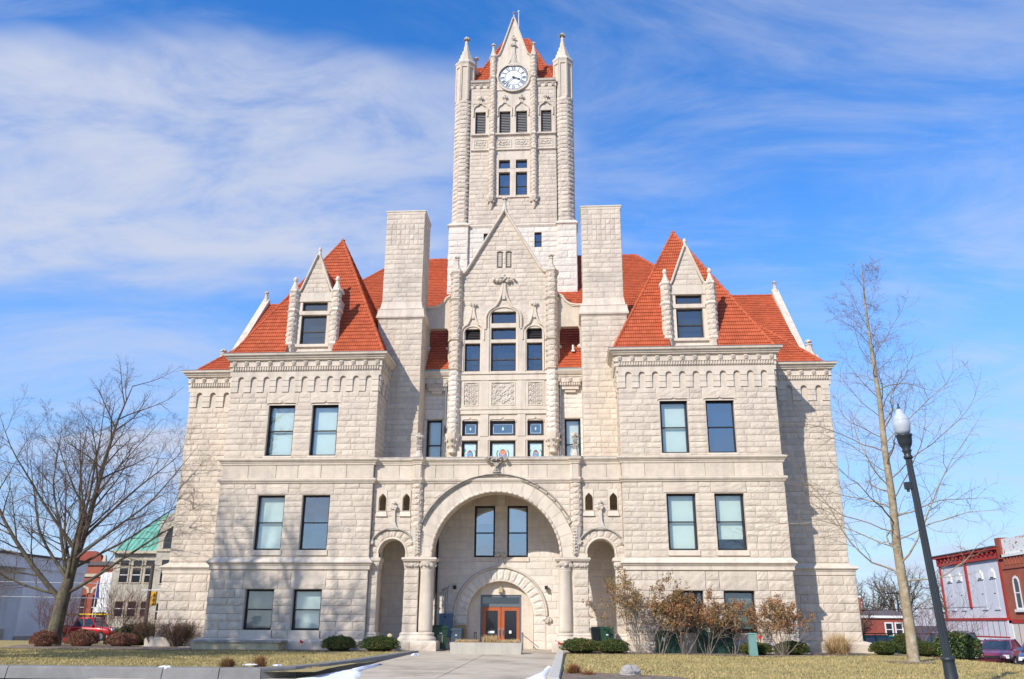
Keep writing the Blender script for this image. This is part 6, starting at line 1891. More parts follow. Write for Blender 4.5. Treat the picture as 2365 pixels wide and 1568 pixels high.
# ------------------------------------------------------------------ bare trees and shrubs
class Tw:                                   # collects tapered branch polylines into one mesh
    def __init__(s):
        s.lines = []
    def add(s, pts, rs):
        s.lines.append((np.array(pts, float), np.array(rs, float)))
    def mesh(s, name, matn, thick=None):
        Vs, Fs = [], []
        off = 0
        for P, r_ in s.lines:
            n = 8 if r_[0] > .07 else (5 if r_[0] > .025 else 3)
            k = len(P)
            T = np.empty_like(P)
            T[1:-1] = P[2:]-P[:-2]; T[0] = P[1]-P[0]; T[-1] = P[-1]-P[-2]
            T /= np.linalg.norm(T, axis=1, keepdims=True)+1e-9
            ref = np.array((.31, .87, .12)) if abs(T[0] @ np.array((.33, .93, .13))) < .9 else np.array((1., 0, 0))
            U = np.cross(T, ref); U /= np.linalg.norm(U, axis=1, keepdims=True)+1e-9
            Wd = np.cross(T, U)
            a = np.arange(n)*2*math.pi/n
            ring = P[:, None, :]+r_[:, None, None]*(np.cos(a)[None, :, None]*U[:, None, :]+np.sin(a)[None, :, None]*Wd[:, None, :])
            Vs.append(ring.reshape(-1, 3))
            i = np.arange(k-1)[:, None]*n; j = np.arange(n)[None, :]; j2 = (j+1) % n
            Fs.append((np.stack([i+j, i+j2, i+n+j2, i+n+j], -1).reshape(-1, 4)+off))
            off += k*n
        return mesh_np(name, np.concatenate(Vs), np.concatenate(Fs), matn, True)
def rot_about(v, ax, a):
    ax = ax/np.linalg.norm(ax)
    return v*math.cos(a)+np.cross(ax, v)*math.sin(a)+ax*(ax@v)*(1-math.cos(a))
def grow(thickT, thinT, p, d, L, r_, lev, cfg, rg):
    c = cfg[lev]
    n = c.get('n', 5)
    p = np.array(p, float); d = np.array(d, float)/np.linalg.norm(d)
    pts = [p.copy()]; dirs = [d.copy()]
    st = L/n
    for k in range(n):
        d = d+rg.normal(0, c['wob'], 3)+np.array((0, 0, c['up']))*st
        d /= np.linalg.norm(d)
        p = p+d*st
        pts.append(p.copy()); dirs.append(d.copy())
    rs = [max(r_*(1-(1-c['tip'])*i/n), .0035) for i in range(n+1)]
    (thickT if r_ > .03 else thinT).add(pts, rs)
    if lev+1 >= len(cfg): return
    m = cfg[lev+1]
    cnt = max(1, int(round(c['kids']*rg.uniform(.8, 1.2))))
    az = rg.uniform(0, 6.28)
    for k in range(cnt):
        t = c['t0']+(1-c['t0'])*(k+rg.uniform(.1, .9))/cnt
        i = min(n-1, int(t*n)); f = t*n-i
        q = pts[i]*(1-f)+pts[i+1]*f
        dd = dirs[i+1]
        az += 2.4+rg.normal(0, .4)
        perp = np.cross(dd, np.array((.3, .2, 1.0))); perp = rot_about(perp, dd, az)
        nd = rot_about(dd, perp, R(rg.uniform(*c['ang'])))
        ll = L*c['ratio']*(1-c['short']*t)*rg.uniform(.7, 1.15)
        rr = min(rs[i]*.75, r_*c['rratio']*(1-.4*t))
        grow(thickT, thinT, q, nd, ll, rr, lev+1, cfg, rg)
def bare_tree(name, loc, limbs, trunk, cfg, bark, twig, label, cat='tree', seed=1, group=None):
    rg = np.random.RandomState(seed)
    T = thing(name, loc, label, cat, group)
    A, B = Tw(), Tw()
    pts, rs = trunk
    A.add([np.array(loc)+np.array(q) for q in pts], rs)
    for (st, d, L, r_) in limbs:
        grow(A, B, np.array(loc)+np.array(st), d, L, r_, 0, cfg, rg)
    new_obj('trunk', A.mesh('trunk', bark), T)
    new_obj('crown', B.mesh('crown', twig), T)
    return T
cfg_l = [dict(n=10, wob=.06, up=.055, tip=.10, kids=15, t0=.14, ang=(28, 55), ratio=.44, short=.45, rratio=.36),
         dict(n=6, wob=.09, up=.05, tip=.2, kids=8, t0=.15, ang=(25, 52), ratio=.46, short=.4, rratio=.45),
         dict(n=4, wob=.11, up=.04, tip=.3, kids=9, t0=.15, ang=(25, 60), ratio=.45, short=.3, rratio=.6),
         dict(n=3, wob=.14, up=.05, tip=.5, kids=0, t0=0, ang=(0, 0), ratio=0, short=0, rratio=0)]
cfg_o = [dict(cfg_l[0], kids=14, rratio=.5), dict(cfg_l[1], kids=9, rratio=.6), dict(cfg_l[2], kids=2, rratio=.8), dict(cfg_l[3])]
lt = (-22.9, 2.3, 0.2)
limbs = [((.35, 0, 3.4), (.10, .05, 1), 11.0, .20), ((-.05, 0, 2.5), (-.85, -.1, .75), 10.0, .14), ((.2, .05, 3.0), (-.35, .35, .9), 9.4, .11), ((.3, -.05, 2.7), (.95, .12, .55), 9.2, .10),
         ((.42, 0, 4.4), (.85, -.15, .60), 8.4, .085), ((-.15, -.05, 2.7), (-1.0, -.2, .22), 6.6, .075), ((.3, -.1, 3.4), (.35, -.6, .75), 8.2, .085), ((.35, .1, 3.7), (-.62, .5, .75), 8.4, .095),
         ((.44, .05, 5.2), (.62, .35, .8), 8.2, .085), ((.44, 0, 4.9), (-.62, -.25, .8), 8.2, .085), ((.3, 0, 3.3), (-.85, .25, .7), 8.4, .095), ((.4, .1, 4.0), (.72, .6, .65), 8.0, .08), ((.48, 0, 6.4), (.40, -.4, .9), 7.0, .075), ((.48, 0, 6.1), (-.35, .3, .95), 7.4, .075), ((.5, 0, 7.2), (.55, .1, .85), 6.0, .06), ((.5, 0, 7.0), (-.6, 0, .8), 6.2, .06)]
bare_tree('street_tree', lt, limbs, ([(0, 0, -.1), (-.02, 0, .15), (0, 0, .6), (.06, 0, 1.4), (.13, 0, 2.1), (.2, 0, 2.8), (.33, 0, 3.5), (.45, .02, 5.0), (.5, .05, 7.0)], [.56, .43, .365, .335, .325, .32, .25, .2, .13]), cfg_l, 'bark', 'twig',
          'large bare wide-crowned tree on the left lawn before the grey building', seed=4)
# leader tree on the right lawn
cfg_r = [dict(n=10, wob=.15, up=.07, tip=.18, kids=11, t0=.18, ang=(28, 60), ratio=.40, short=.4, rratio=.45),
         dict(n=5, wob=.13, up=.06, tip=.25, kids=8, t0=.2, ang=(30, 60), ratio=.45, short=.35, rratio=.55),
         dict(n=4, wob=.18, up=.03, tip=.4, kids=0, t0=0, ang=(0, 0), ratio=0, short=0, rratio=0)]
rt = (16.25, -7.6, GZ)
rg_ = np.random.RandomState(8)
tp = [(0, 0, -.1), (0, 0, .15), (.02, 0, 1.2), (.0, .03, 2.6), (-.05, 0, 4.2), (.02, .02, 6.0), (-.03, -.03, 8.0), (.04, 0, 10.0), (.0, .04, 12.0), (-.02, .0, 14.0), (.05, 0, 16.2)]
tr_ = [.29, .215, .19, .175, .16, .14, .118, .092, .066, .04, .010]
limbs = []
for k in range(46):
    z = 2.7+(15.6-2.7)*((k+.5)/46)**.95
    i = max(j for j in range(len(tp)) if tp[j][2] <= z); f = (z-tp[i][2])/(tp[i+1][2]-tp[i][2])
    q = [tp[i][j]*(1-f)+tp[i+1][j]*f for j in range(3)]
    az = k*2.399+rg_.normal(0, .25)
    h = (z-2.7)/13
    el = R(18+38*h+rg_.uniform(-8, 10))
    L = (5.4*(1-h)**.75+.7)*rg_.uniform(.7, 1.1)
    limbs.append((q, (math.cos(az)*math.cos(el), math.sin(az)*math.cos(el), math.sin(el)), L, .011+.038*(1-h)*rg_.uniform(.5, 1)))
bare_tree('young_tree', rt, limbs, (tp, tr_), cfg_r, 'sycamore', 'sycamore_twig', 'slender bare tree with pale blotchy bark between courthouse and street lamp', seed=9)
# a tall tree beyond the left edge of the picture: its shadow falls on the left pavilion and the lawn
limbs = [((.05*math.cos(a), .05*math.sin(a), 8.5+2.2*k), ((.85-.09*k)*math.cos(a), (.85-.09*k)*math.sin(a), 1), 12.5-1.3*k, .27-.03*k) for k in range(4) for a in np.linspace(k*.6, k*.6+5.2, 5)]
bare_tree('street_tree', (-25.8, -21.5, .1), limbs, ([(0, 0, -.1), (0, 0, .4), (0, 0, 3), (0, 0, 9.0), (0, 0, 16.5)], [.6, .48, .42, .34, .16]), cfg_o, 'bark', 'twig', 'tall bare tree at the street left of the picture, seen by its shadow', seed=14)

def leaf_quads(C, size, rg, droop=0.0):
    n = len(C)
    a = rg.normal(size=(n, 3)); a /= np.linalg.norm(a, axis=1, keepdims=True)
    b = rg.normal(size=(n, 3)); b -= a*np.sum(a*b, 1, keepdims=True); b /= np.linalg.norm(b, axis=1, keepdims=True)
    s_ = size*rg.uniform(.6, 1.25, (n, 1))
    V = np.stack([C-a*s_, C+b*s_*.42, C+a*s_, C-b*s_*.42], 1).reshape(-1, 3)
    F = np.arange(n*4).reshape(-1, 4)
    return V, F
def vase_shrub(loc, h, w, stems, label, leafm, seed, leaves=2600, lsize=.06, stemm='pale_stem', base=.16, leafz=(.42, 1.0), name='leafy_shrub', cat='shrub', group=None, twigm=None, kids=7, lean=.0):
    rg = np.random.RandomState(seed)
    T = thing(name, loc, label, cat, group)
    A, B = Tw(), Tw()
    tips = []
    cfg = [dict(n=8, wob=.10, up=.12, tip=.3, kids=kids, t0=.35, ang=(18, 45), ratio=.42, short=.3, rratio=.55),
           dict(n=4, wob=.14, up=.10, tip=.4, kids=5, t0=.2, ang=(20, 50), ratio=.5, short=.3, rratio=.6),
           dict(n=3, wob=.15, up=.05, tip=.5, kids=0, t0=0, ang=(0, 0), ratio=0, short=0, rratio=0)]
    for k in range(stems):
        az = k*2.399+rg.uniform(-.4, .4)
        sp_ = rg.uniform(.15, 1.0)
        d = (math.cos(az)*sp_*w/h*.75+lean, math.sin(az)*sp_*w/h*.6, 1.0)
        p = (loc[0]+math.cos(az)*base*rg.uniform(.2, 1), loc[1]+math.sin(az)*base*rg.uniform(.2, 1), loc[2]-.05)
        grow(A, B, p, d, h*rg.uniform(.72, .98)*math.hypot(1, .3*sp_), rg.uniform(.012, .024), 0, cfg, rg)
    L_ = A.lines+B.lines
    st = Tw(); st.lines = L_
    new_obj('stems', st.mesh('stems', stemm), T)
    if leaves:
        ends = np.array([l[0][-1] for l in B.lines if l[1][0] < .02]+[l[0][-2] for l in B.lines if l[1][0] < .02])
        z = (ends[:, 2]-loc[2])/h
        pr = np.clip((z-leafz[0])/(leafz[1]-leafz[0]), 0.02, 1)**.7
        idx = rg.choice(len(ends), leaves, p=pr/pr.sum())
        C = ends[idx]+rg.normal(0, .055, (leaves, 3))
        V, F = leaf_quads(C, lsize, rg)
        o = new_obj('leaves', mesh_np('leaves', V, F, leafm), T)
        o['kind'] = 'stuff'
    return T
GR = 'leggy rust-leaved shrubs along the right pavilion'
vase_shrub((6.6, -1.9, GZ), 3.05, 3.1, 15, 'tallest olive and rust leaved shrub beside the right bins', 'leaf_olive', 3, 4600, .055, group=GR)
vase_shrub((7.55, -1.7, GZ), 2.3, 1.3, 7, 'thin leaning shrub before the smaller green utility cabinet', 'leaf_olive', 4, 2600, .055, group=GR, lean=.12)
vase_shrub((8.6, -1.7, GZ), 2.6, 2.2, 8, 'rust leaved shrub covering the left basement window of the right pavilion', 'leaf_rust', 5, 3000, .055, group=GR, lean=.05)
vase_shrub((9.6, -1.7, GZ), 2.35, 1.8, 7, 'bushy shrub before the larger green utility cabinet', 'leaf_olive', 6, 1900, .055, group=GR, lean=.05)
vase_shrub((10.75, -1.5, GZ), 2.05, 1.9, 7, 'orange leaved shrub before the right basement window', 'leaf_rust', 7, 2000, .055, group=GR, lean=.1)
vase_shrub((11.75, -1.9, GZ), 1.6, .7, 4, 'small sparse shrub beside the green cable pedestal', 'leaf_rust', 8, 350, .045, group=GR)
vase_shrub((12.8, -2.3, GZ), 2.15, 2.8, 14, 'round-topped rust shrub at the outer corner of the right pavilion', 'leaf_rust', 9, 4400, .055, group=GR)

def boxwood(loc, rx, ry, rz, label, seed, n=7000, leafm='box_leaf', core='box_core', size=.03, name='clipped_shrub', group='clipped evergreen shrubs', cat='shrub'):
    rg = np.random.RandomState(seed)
    T = thing(name, loc, label, cat, group)
    d = rg.normal(size=(n, 3)); d /= np.linalg.norm(d, axis=1, keepdims=True)
    d[:, 2] = np.where(d[:, 2] < -.35, -d[:, 2], d[:, 2])
    rr = rg.uniform(.84, 1.06, (n, 1))
    bump = 1+.07*np.sin(d[:, :1]*7+seed)*np.cos(d[:, 1:2]*6+d[:, 2:]*5)+.05*np.sin(d[:, :1]*17+d[:, 2:]*13)
    C = np.array(loc)+np.array((0, 0, rz*.55))+d*rr*bump*np.array((rx, ry, rz))*np.array((1, 1, .78))
    C[:, 2] = np.maximum(C[:, 2], loc[2]+.02)
    V, F = leaf_quads(C, size, rg)
    o = new_obj('leaves', mesh_np('leaves', V, F, leafm), T); o['kind'] = 'stuff'
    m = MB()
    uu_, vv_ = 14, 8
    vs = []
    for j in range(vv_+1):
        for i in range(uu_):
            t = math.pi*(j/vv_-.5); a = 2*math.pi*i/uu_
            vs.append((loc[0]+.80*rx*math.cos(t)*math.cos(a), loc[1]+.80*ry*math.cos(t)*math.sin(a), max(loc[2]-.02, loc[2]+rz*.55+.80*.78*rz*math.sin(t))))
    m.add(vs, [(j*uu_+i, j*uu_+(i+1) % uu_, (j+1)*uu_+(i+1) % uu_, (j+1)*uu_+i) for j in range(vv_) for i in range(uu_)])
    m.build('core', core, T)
    return T
boxwood((-7.08, -1.25, GZ), .78, .62, .50, 'clipped round evergreen left of the arch, the one farther from the column', 1)
boxwood((-5.17, -1.25, GZ), .92, .66, .50, 'clipped wide evergreen beside the left column base', 2)
boxwood((4.02, -1.3, GZ), .88, .66, .48, 'clipped wide evergreen beside the right column base', 3)
boxwood((5.45, -1.3, GZ), .72, .62, .46, 'clipped evergreen in front of the right bins', 4)
boxwood((11.7, -1.75, GZ), .68, .55, .40, 'clipped evergreen behind the green cable pedestal', 5)
boxwood((13.25, -1.75, GZ), .74, .58, .44, 'clipped dark evergreen behind the round-topped rust shrub', 6)
boxwood((17.8, 0.0, GZ), .66, .55, .44, 'clipped evergreen just past the right corner of the courthouse', 7)
boxwood((19.9, 1.0, GZ-.1), .55, .5, .50, 'clipped evergreen behind the pale-barked tree', 8)
boxwood((20.0, 3.4, GZ-.1), .7, .5, .75, 'taller evergreen hedge behind the green railing', 18)
boxwood((21.4, 1.0, GZ-.35), 1.05, .8, .98, 'big broad-leaved evergreen shrub right of the lamp post', 9, 5200, 'broad_leaf', 'box_core', .062)
GB = 'rusty clipped shrubs in the left mulch bed'
boxwood((-22.6, 1.0, GZ), .62, .55, .58, 'rusty low clipped shrub partly behind the big tree trunk', 10, 9000, 'rust_core', 'rust_core', .036, group=GB)
boxwood((-20.85, 1.4, GZ), .78, .6, .62, 'rusty rounded clipped shrub beside the red marker flag', 11, 10000, 'rust_core', 'rust_core', .036, group=GB)
boxwood((-19.2, 2.2, GZ), .82, .6, .50, 'rusty clipped shrub between flag and upright pale stems', 12, 10000, 'rust_core', 'rust_core', .036, group=GB)
boxwood((-20.2, 6.0, GZ), 1.5, .8, .85, 'spreading yellow-green juniper behind the rusty shrubs', 13, 6000, 'broad_leaf', 'box_core', .04, name='juniper', group=None)
boxwood((-18.3, 5.2, GZ), .8, .6, .85, 'dark evergreen low behind the upright pale stems', 14, 4000, 'box_leaf', 'box_core', .03)
vase_shrub((-16.15, 1.9, GZ), 1.3, 1.15, 60, 'dense round bare brown shrub at the left corner of the courthouse', 'leaf_rust', 21, 500, .02, 'dark_twig', .25, name='bare_shrub', kids=9)
vase_shrub((-17.75, 2.6, GZ), 1.5, 1.5, 26, 'loose bare shrub with reddish buds left of the round bare shrub', 'leaf_rust', 22, 900, .022, 'dark_twig', .25, name='bare_shrub', kids=8)
for k, (x, y, h, w, lb) in enumerate(((-20.6, 5.0, 3.2, 3.0, 'upright pale-stemmed shrub with red twigs near the courthouse corner'), (-22.3, 6.5, 3.6, 3.6, 'tall pale-stemmed shrub with red twigs before the red brick building'), (-24.6, 5.5, 3.0, 3.2, 'pale-stemmed shrub with red twigs right behind the big tree trunk'), (-26.4, 7.5, 2.9, 3.0, 'pale-stemmed shrub with red twigs before the grey building'))):
    vase_shrub((x, y, GZ-.1), h, w, 12, lb, 'leaf_rust', 31+k, 0, .03, 'red_twig', .3, name='bare_shrub', kids=10, group='red-twigged bare shrubs at the left')
vase_shrub((20.9, 2.6, 0.0), 3.1, 3.0, 14, 'bare reddish-twigged shrub behind the lamp post', 'leaf_rust', 41, 0, .03, 'red_twig', .3, name='bare_shrub', kids=11)
vase_shrub((24.5, 10.0, -.7), 4.6, 3.0, 5, 'small bare tree before the grey painted shop front', 'leaf_rust', 42, 0, .03, 'dark_twig', .06, name='bare_shrub', kids=10)
# ornamental grasses and dry clumps
def grass_clump(loc, h, w, n, label, seed, matn='straw', name='grass_clump', cat='grass clump', bx=None, by=None, thin=.006):
    rg = np.random.RandomState(seed)
    V, F = [], []
    bx = .3*w if bx is None else bx; by = .22*w if by is None else by
    for k in range(n):
        az = rg.uniform(0, 6.28)
        p0 = np.array((loc[0]+rg.uniform(-bx, bx), loc[1]+rg.uniform(-by, by), loc[2]-.02))
        out = abs(rg.normal(0, .55))*w; hh = h*rg.uniform(.35, 1.0)*max(.25, 1-.3*out/w)
        tip = p0+np.array((out*math.cos(az), out*math.sin(az)*.8, hh))
        mid = p0*.55+tip*.45+np.array((0, 0, hh*.12))+rg.normal(0, .03*h, 3)
        q = np.array((-math.sin(az+rg.uniform(-1, 1)), math.cos(az), 0))*thin
        b = len(V)
        V += [p0-q, p0+q, mid-q, mid+q, tip]
        F += [(b, b+1, b+3, b+2), (b+2, b+3, b+4)]
    o = new_obj(name, mesh_np(name, np.array(V), F, matn))
    tag(o, label, cat)
    return o
grass_clump((15.6, -.5, GZ), 1.15, 1.15, 1700, 'tall straw-coloured ornamental grass at the right corner of the courthouse', 1)
grass_clump((3.7, -17.5, GZ+.02), .36, .32, 800, 'short rusty dry plant clump at the end of the right kerb', 2, 'leaf_rust')
grass_clump((4.1, -18.2, GZ+.02), .22, .35, 300, 'low rusty dry tuft between kerb and boulder', 3, 'leaf_rust')
grass_clump((-6.0, -17.15, GZ+.06), .38, .40, 900, 'dark red-brown dry plant hanging over the left kerb', 4, 'leaf_rust')
grass_clump((-5.2, -16.8, GZ+.04), .48, .32, 700, 'dry reddish plant right of the one hanging over the kerb', 5, 'leaf_rust')
grass_clump((5.9, -.3, GZ), .55, .25, 160, 'wisp of dry grass behind the right bins', 6)

# ------------------------------------------------------------------ small things by the entrance
pl = thing('planter', (-.1, -3.2, pav_z(-3.2)), 'long low concrete planter box on the drive before the orange doors', 'planter')
m = MB(); m.frustum((-1.62, 1.44, -3.2, -2.2), (-1.66, 1.48, -3.24, -2.16), .30, .80); m.build('trough', 'concrete_pale', pl)
MB().box(-1.5, 1.32, -3.1, -2.3, .78, .815).build('soil', 'mulch', pl)
grass_clump((-.95, -2.75, .80), .20, .12, 900, 'low dry orange grass along the left half of the concrete planter', 60, 'straw', 'dry_grass', bx=.50, by=.3)
grass_clump((.05, -2.75, .80), .42, .22, 800, 'tallest dry orange tuft in the middle of the concrete planter', 61, 'straw', 'dry_grass', bx=.30, by=.25)
grass_clump((.85, -2.75, .80), .22, .12, 800, 'low dry orange grass along the right half of the concrete planter', 62, 'straw', 'dry_grass', bx=.48, by=.3)
def wheelie_bin(loc, w, d, h, body, lid, label, rz=0, stripe=None, sticker=True):
    T = thing('wheeled_bin', loc, label, 'bin', rz=rz, local=True)
    m = MB(); m.frustum((-w*.40, w*.40, -d*.40, d*.40), (-w*.5, w*.5, -d*.5, d*.5), .06, h*.88); local_build(m, 'body', body, T)
    m = MB(); m.frustum((-w*.54, w*.54, -d*.54, d*.55), (-w*.54, w*.54, -d*.54, d*.55), h*.88, h*.92); m.frustum((-w*.52, w*.52, -d*.52, d*.54), (-w*.40, w*.40, -d*.36, d*.44), h*.921, h)
    local_build(m, 'lid', lid, T)
    m = MB(); m.tube([(-w*.4, d*.58, h*.86), (w*.4, d*.58, h*.86)], .018, 6); local_build(m, 'handle', lid, T)
    for q in (-1, 1):
        m = MB(); m.tube([(q*w*.42, d*.42, .12), (q*w*.48, d*.42, .12)], .12, 12); local_build(m, 'wheel', 'rubber', T)
    m = MB(); m.box(-w*.2, w*.2, -d*.47-.02, -d*.44-.02, h*.3, h*.62); local_build(m, 'front_panel', 'bin_tan' if stripe else body, T)
    if sticker:
        m = MB(); m.box(-w*.06, w*.10, -d*.5-.012, -d*.5-.006, h*.66, h*.70); local_build(m, 'sticker', 'paper', T)
    return T
wheelie_bin((-2.8, 1.3, .338), .72, .8, 1.15, 'bin_green', 'bin_green', 'big dark green wheeled bin beside the left column', .25, True)
wheelie_bin((-1.95, 1.5, .338), .55, .6, 1.02, 'bin_blue', 'bin_blue', 'smaller blue-grey wheeled bin beside the big green one', -.1)
wheelie_bin((5.28, .2-.35, GZ), .60, .62, 1.16, 'bin_green', 'bin_green', 'green wheeled bin with labels in the right side arch', -.1)
wheelie_bin((4.78, .05, GZ), .50, .55, 1.14, 'bin_black', 'bin_black', 'dark wheeled bin half behind the green one in the right side arch', .1, sticker=False)
tag(MB().box(-2.3, -1.7, 3.05, 3.1, .338, 1.5).build('cardboard_sheet', 'cardboard'), 'brown cardboard sheet leaning on the porch wall behind the bins', 'cardboard')
hr = thing('handrail', (1.35, 2.3, .338), 'thin metal handrail right of the entrance doors', 'handrail')
MB().tube([(1.18, 2.9, .34), (1.18, 2.9, 1.15), (1.18, 2.1, 1.15), (1.18, 2.1, .34)], .022, 8).build('rail', 'alu_grey', hr)
MB().tube([(1.2, 2.6, 1.05), (2.0, 2.5, .45)], .018, 6).build('brace', 'alu_grey', hr)
hr = thing('handrail', (-1.35, 2.3, .338), 'thin metal handrail left of the entrance doors', 'handrail')
MB().tube([(-1.18, 2.9, .34), (-1.18, 2.9, 1.15), (-1.18, 2.1, 1.15), (-1.18, 2.1, .34)], .022, 8).build('rail', 'frame', hr)
def cabinet(x0, x1, y0, y1, z1, label):
    T = thing('utility_cabinet', ((x0+x1)/2, (y0+y1)/2, GZ), label, 'cabinet')
    MB().box(x0, x1, y0, y1, GZ-.05, z1-.12).build('body', 'cabinet_green', T)
    MB().frustum((x0-.03, x1+.03, y0-.03, y1), (x0-.03, x1+.03, y0+.08, y1), z1-.119, z1).build('lid', 'cabinet_green', T)
    MB().box((x0+x1)/2-.005, (x0+x1)/2+.005, y0-.004, y0, GZ+.05, z1-.15).build('door_seam', 'frame', T)
    MB().box(x0+.25*(x1-x0), x0+.25*(x1-x0)+.14, y0-.005, y0, z1-.45, z1-.28).build('notice', 'paper', T)
cabinet(7.45, 8.5, -1.1, -.35, 1.32, 'smaller dark green utility cabinet behind the thin leaning shrub')
cabinet(9.32, 10.95, -1.1, -.35, 1.72, 'larger dark green utility cabinet before the right pavilion')
tag(MB().frustum((11.2, 11.55, -2.95, -2.70), (11.2, 11.5, -2.95, -2.72), GZ-.05, 1.22).frustum((11.18, 11.57, -2.97, -2.68), (11.22, 11.52, -2.9, -2.74), 1.22, 1.27).build('cable_pedestal', 'pedestal_green'), 'leaning pale green cable pedestal at the edge of the right lawn', 'pedestal')
def marker(x, y, label, z=None):
    z = GZ if z is None else z
    T = thing('marker_flag', (x, y, z), label, 'flag', 'small red utility marker flags')
    MB().tube([(x, y, z), (x, y, z+.5)], .006, 5).build('wire', 'steel', T)
    MB().add([(x, y, z+.5), (x+.16, y+.02, z+.43), (x+.15, y+.0, z+.33), (x, y, z+.36), (x, y+.006, z+.5), (x+.16, y+.026, z+.43), (x+.15, y+.006, z+.33), (x, y+.006, z+.36)], [(0, 1, 2, 3), (7, 6, 5, 4), (0, 4, 5, 1), (2, 1, 5, 6), (3, 2, 6, 7)]).build('flag', 'flag_red', T)
marker(-20.8, -.4, 'red marker flag in the mulch before the rusty rounded shrub')
marker(-8.9, -1.3, 'red marker flag between stone slab and clipped evergreen')
marker(3.0, -.9, 'red marker flag at the right column base')
marker(11.75, -2.2, 'red marker flag behind the cable pedestal', GZ+.35)
m = MB()
nu_, nv_ = 18, 10
for j in range(nv_+1):
    for i in range(nu_):
        t = math.pi*(j/nv_-.5); a = 2*math.pi*i/nu_
        w_ = 1+.14*math.sin(3*a+1)+.10*math.sin(5*a+2*t)+.08*math.sin(7*t+a)+rnd.uniform(-.03, .03)
        m.v.append((5.15+.25*w_*math.cos(t)*math.cos(a), -18.4+.19*w_*math.cos(t)*math.sin(a), GZ+.10+.19*w_*math.sin(t)))
m.f += [(j*nu_+i, j*nu_+(i+1) % nu_, (j+1)*nu_+(i+1) % nu_, (j+1)*nu_+i) for j in range(nv_) for i in range(nu_)]
tag(m.build('boulder', 'boulder'), 'small grey boulder in the mulch of the right front lawn', 'boulder')
sl = thing('stone_ledge', (-11.8, -.9, GZ), 'low stone ledge with pale top under the left pavilion windows', 'ledge')
MB().box(-14.0, -9.9, -1.25, -.33, GZ-.1, .68).build('base', 'sand_stone', sl)
MB().box(-14.05, -9.8, -1.32, -.33, .682, .78).build('cap', 'weathered', sl)
tag(MB().lump((-5.0, .15, .95), .16, .2, (.8, .6, 1.1)).build('field_stone', 'sand_stone'), 'tan stone lying on the base beside the left side arch', 'stone')

# ------------------------------------------------------------------ street lamp
LX, LY = 11.77, -22.0
L = thing('street_lamp', (LX, LY, .08), 'dark fluted street lamp post with frosted acorn globe on the right', 'lamp')
L.rotation_euler = (0, R(-3.0), 0)              # the post leans a little
m = MB(); nfl = 32
prof = [(.098, 1.0), (.090, 1.3), (.085, 2.5), (.075, 4.6), (.068, 5.32)]
vs, fs = [], []
for r_, z in prof:
    for k in range(nfl):
        a = 2*math.pi*k/nfl; q = r_*(1.0 if k % 2 == 0 else .90)
        vs.append((LX+q*math.cos(a), LY+q*math.sin(a), z))
fs = [(i*nfl+k, i*nfl+(k+1) % nfl, (i+1)*nfl+(k+1) % nfl, (i+1)*nfl+k) for i in range(len(prof)-1) for k in range(nfl)]
m.add(vs, fs); m.build('shaft', 'lamp_iron', L)
m = MB(); m.lathe([(.24, .05), (.24, .2), (.18, .28), (.145, .36), (.125, .9), (.125, .94), (.14, .96), (.14, 1.0), (.105, 1.03)], LX, LY, 20); m.build('base', 'lamp_iron', L, True)
m = MB(); m.lathe([(.074, 5.3), (.10, 5.33), (.10, 5.37), (.075, 5.40), (.085, 5.46), (.11, 5.50), (.085, 5.54), (.13, 5.62), (.155, 5.70), (.165, 5.82), (.18, 5.84), (.18, 5.875), (.12, 5.88)], LX, LY, 20); m.build('globe_holder', 'lamp_iron', L, True)
m = MB(); m.lathe([(.13, 5.88), (.165, 5.96), (.19, 6.08), (.195, 6.17), (.18, 6.20), (.186, 6.22), (.165, 6.28), (.115, 6.36), (.10, 6.37), (.085, 6.44), (.045, 6.49), (.02, 6.5)], LX, LY, 24); m.build('globe', 'globe', L, True)
m = MB(); m.lathe([(.045, 6.49), (.035, 6.53), (.012, 6.56), (.02, 6.58), (.004, 6.64)], LX, LY, 10); m.build('globe_finial', 'lamp_iron', L, True)
m = MB(); m.box(LX-.20, LX-.06, LY-.05, LY+.05, 4.62, 4.78).tube([(LX-.14, LY, 4.62), (LX-.14, LY, 4.56)], .035, 8); m.build('outlet_box', 'lamp_iron', L)
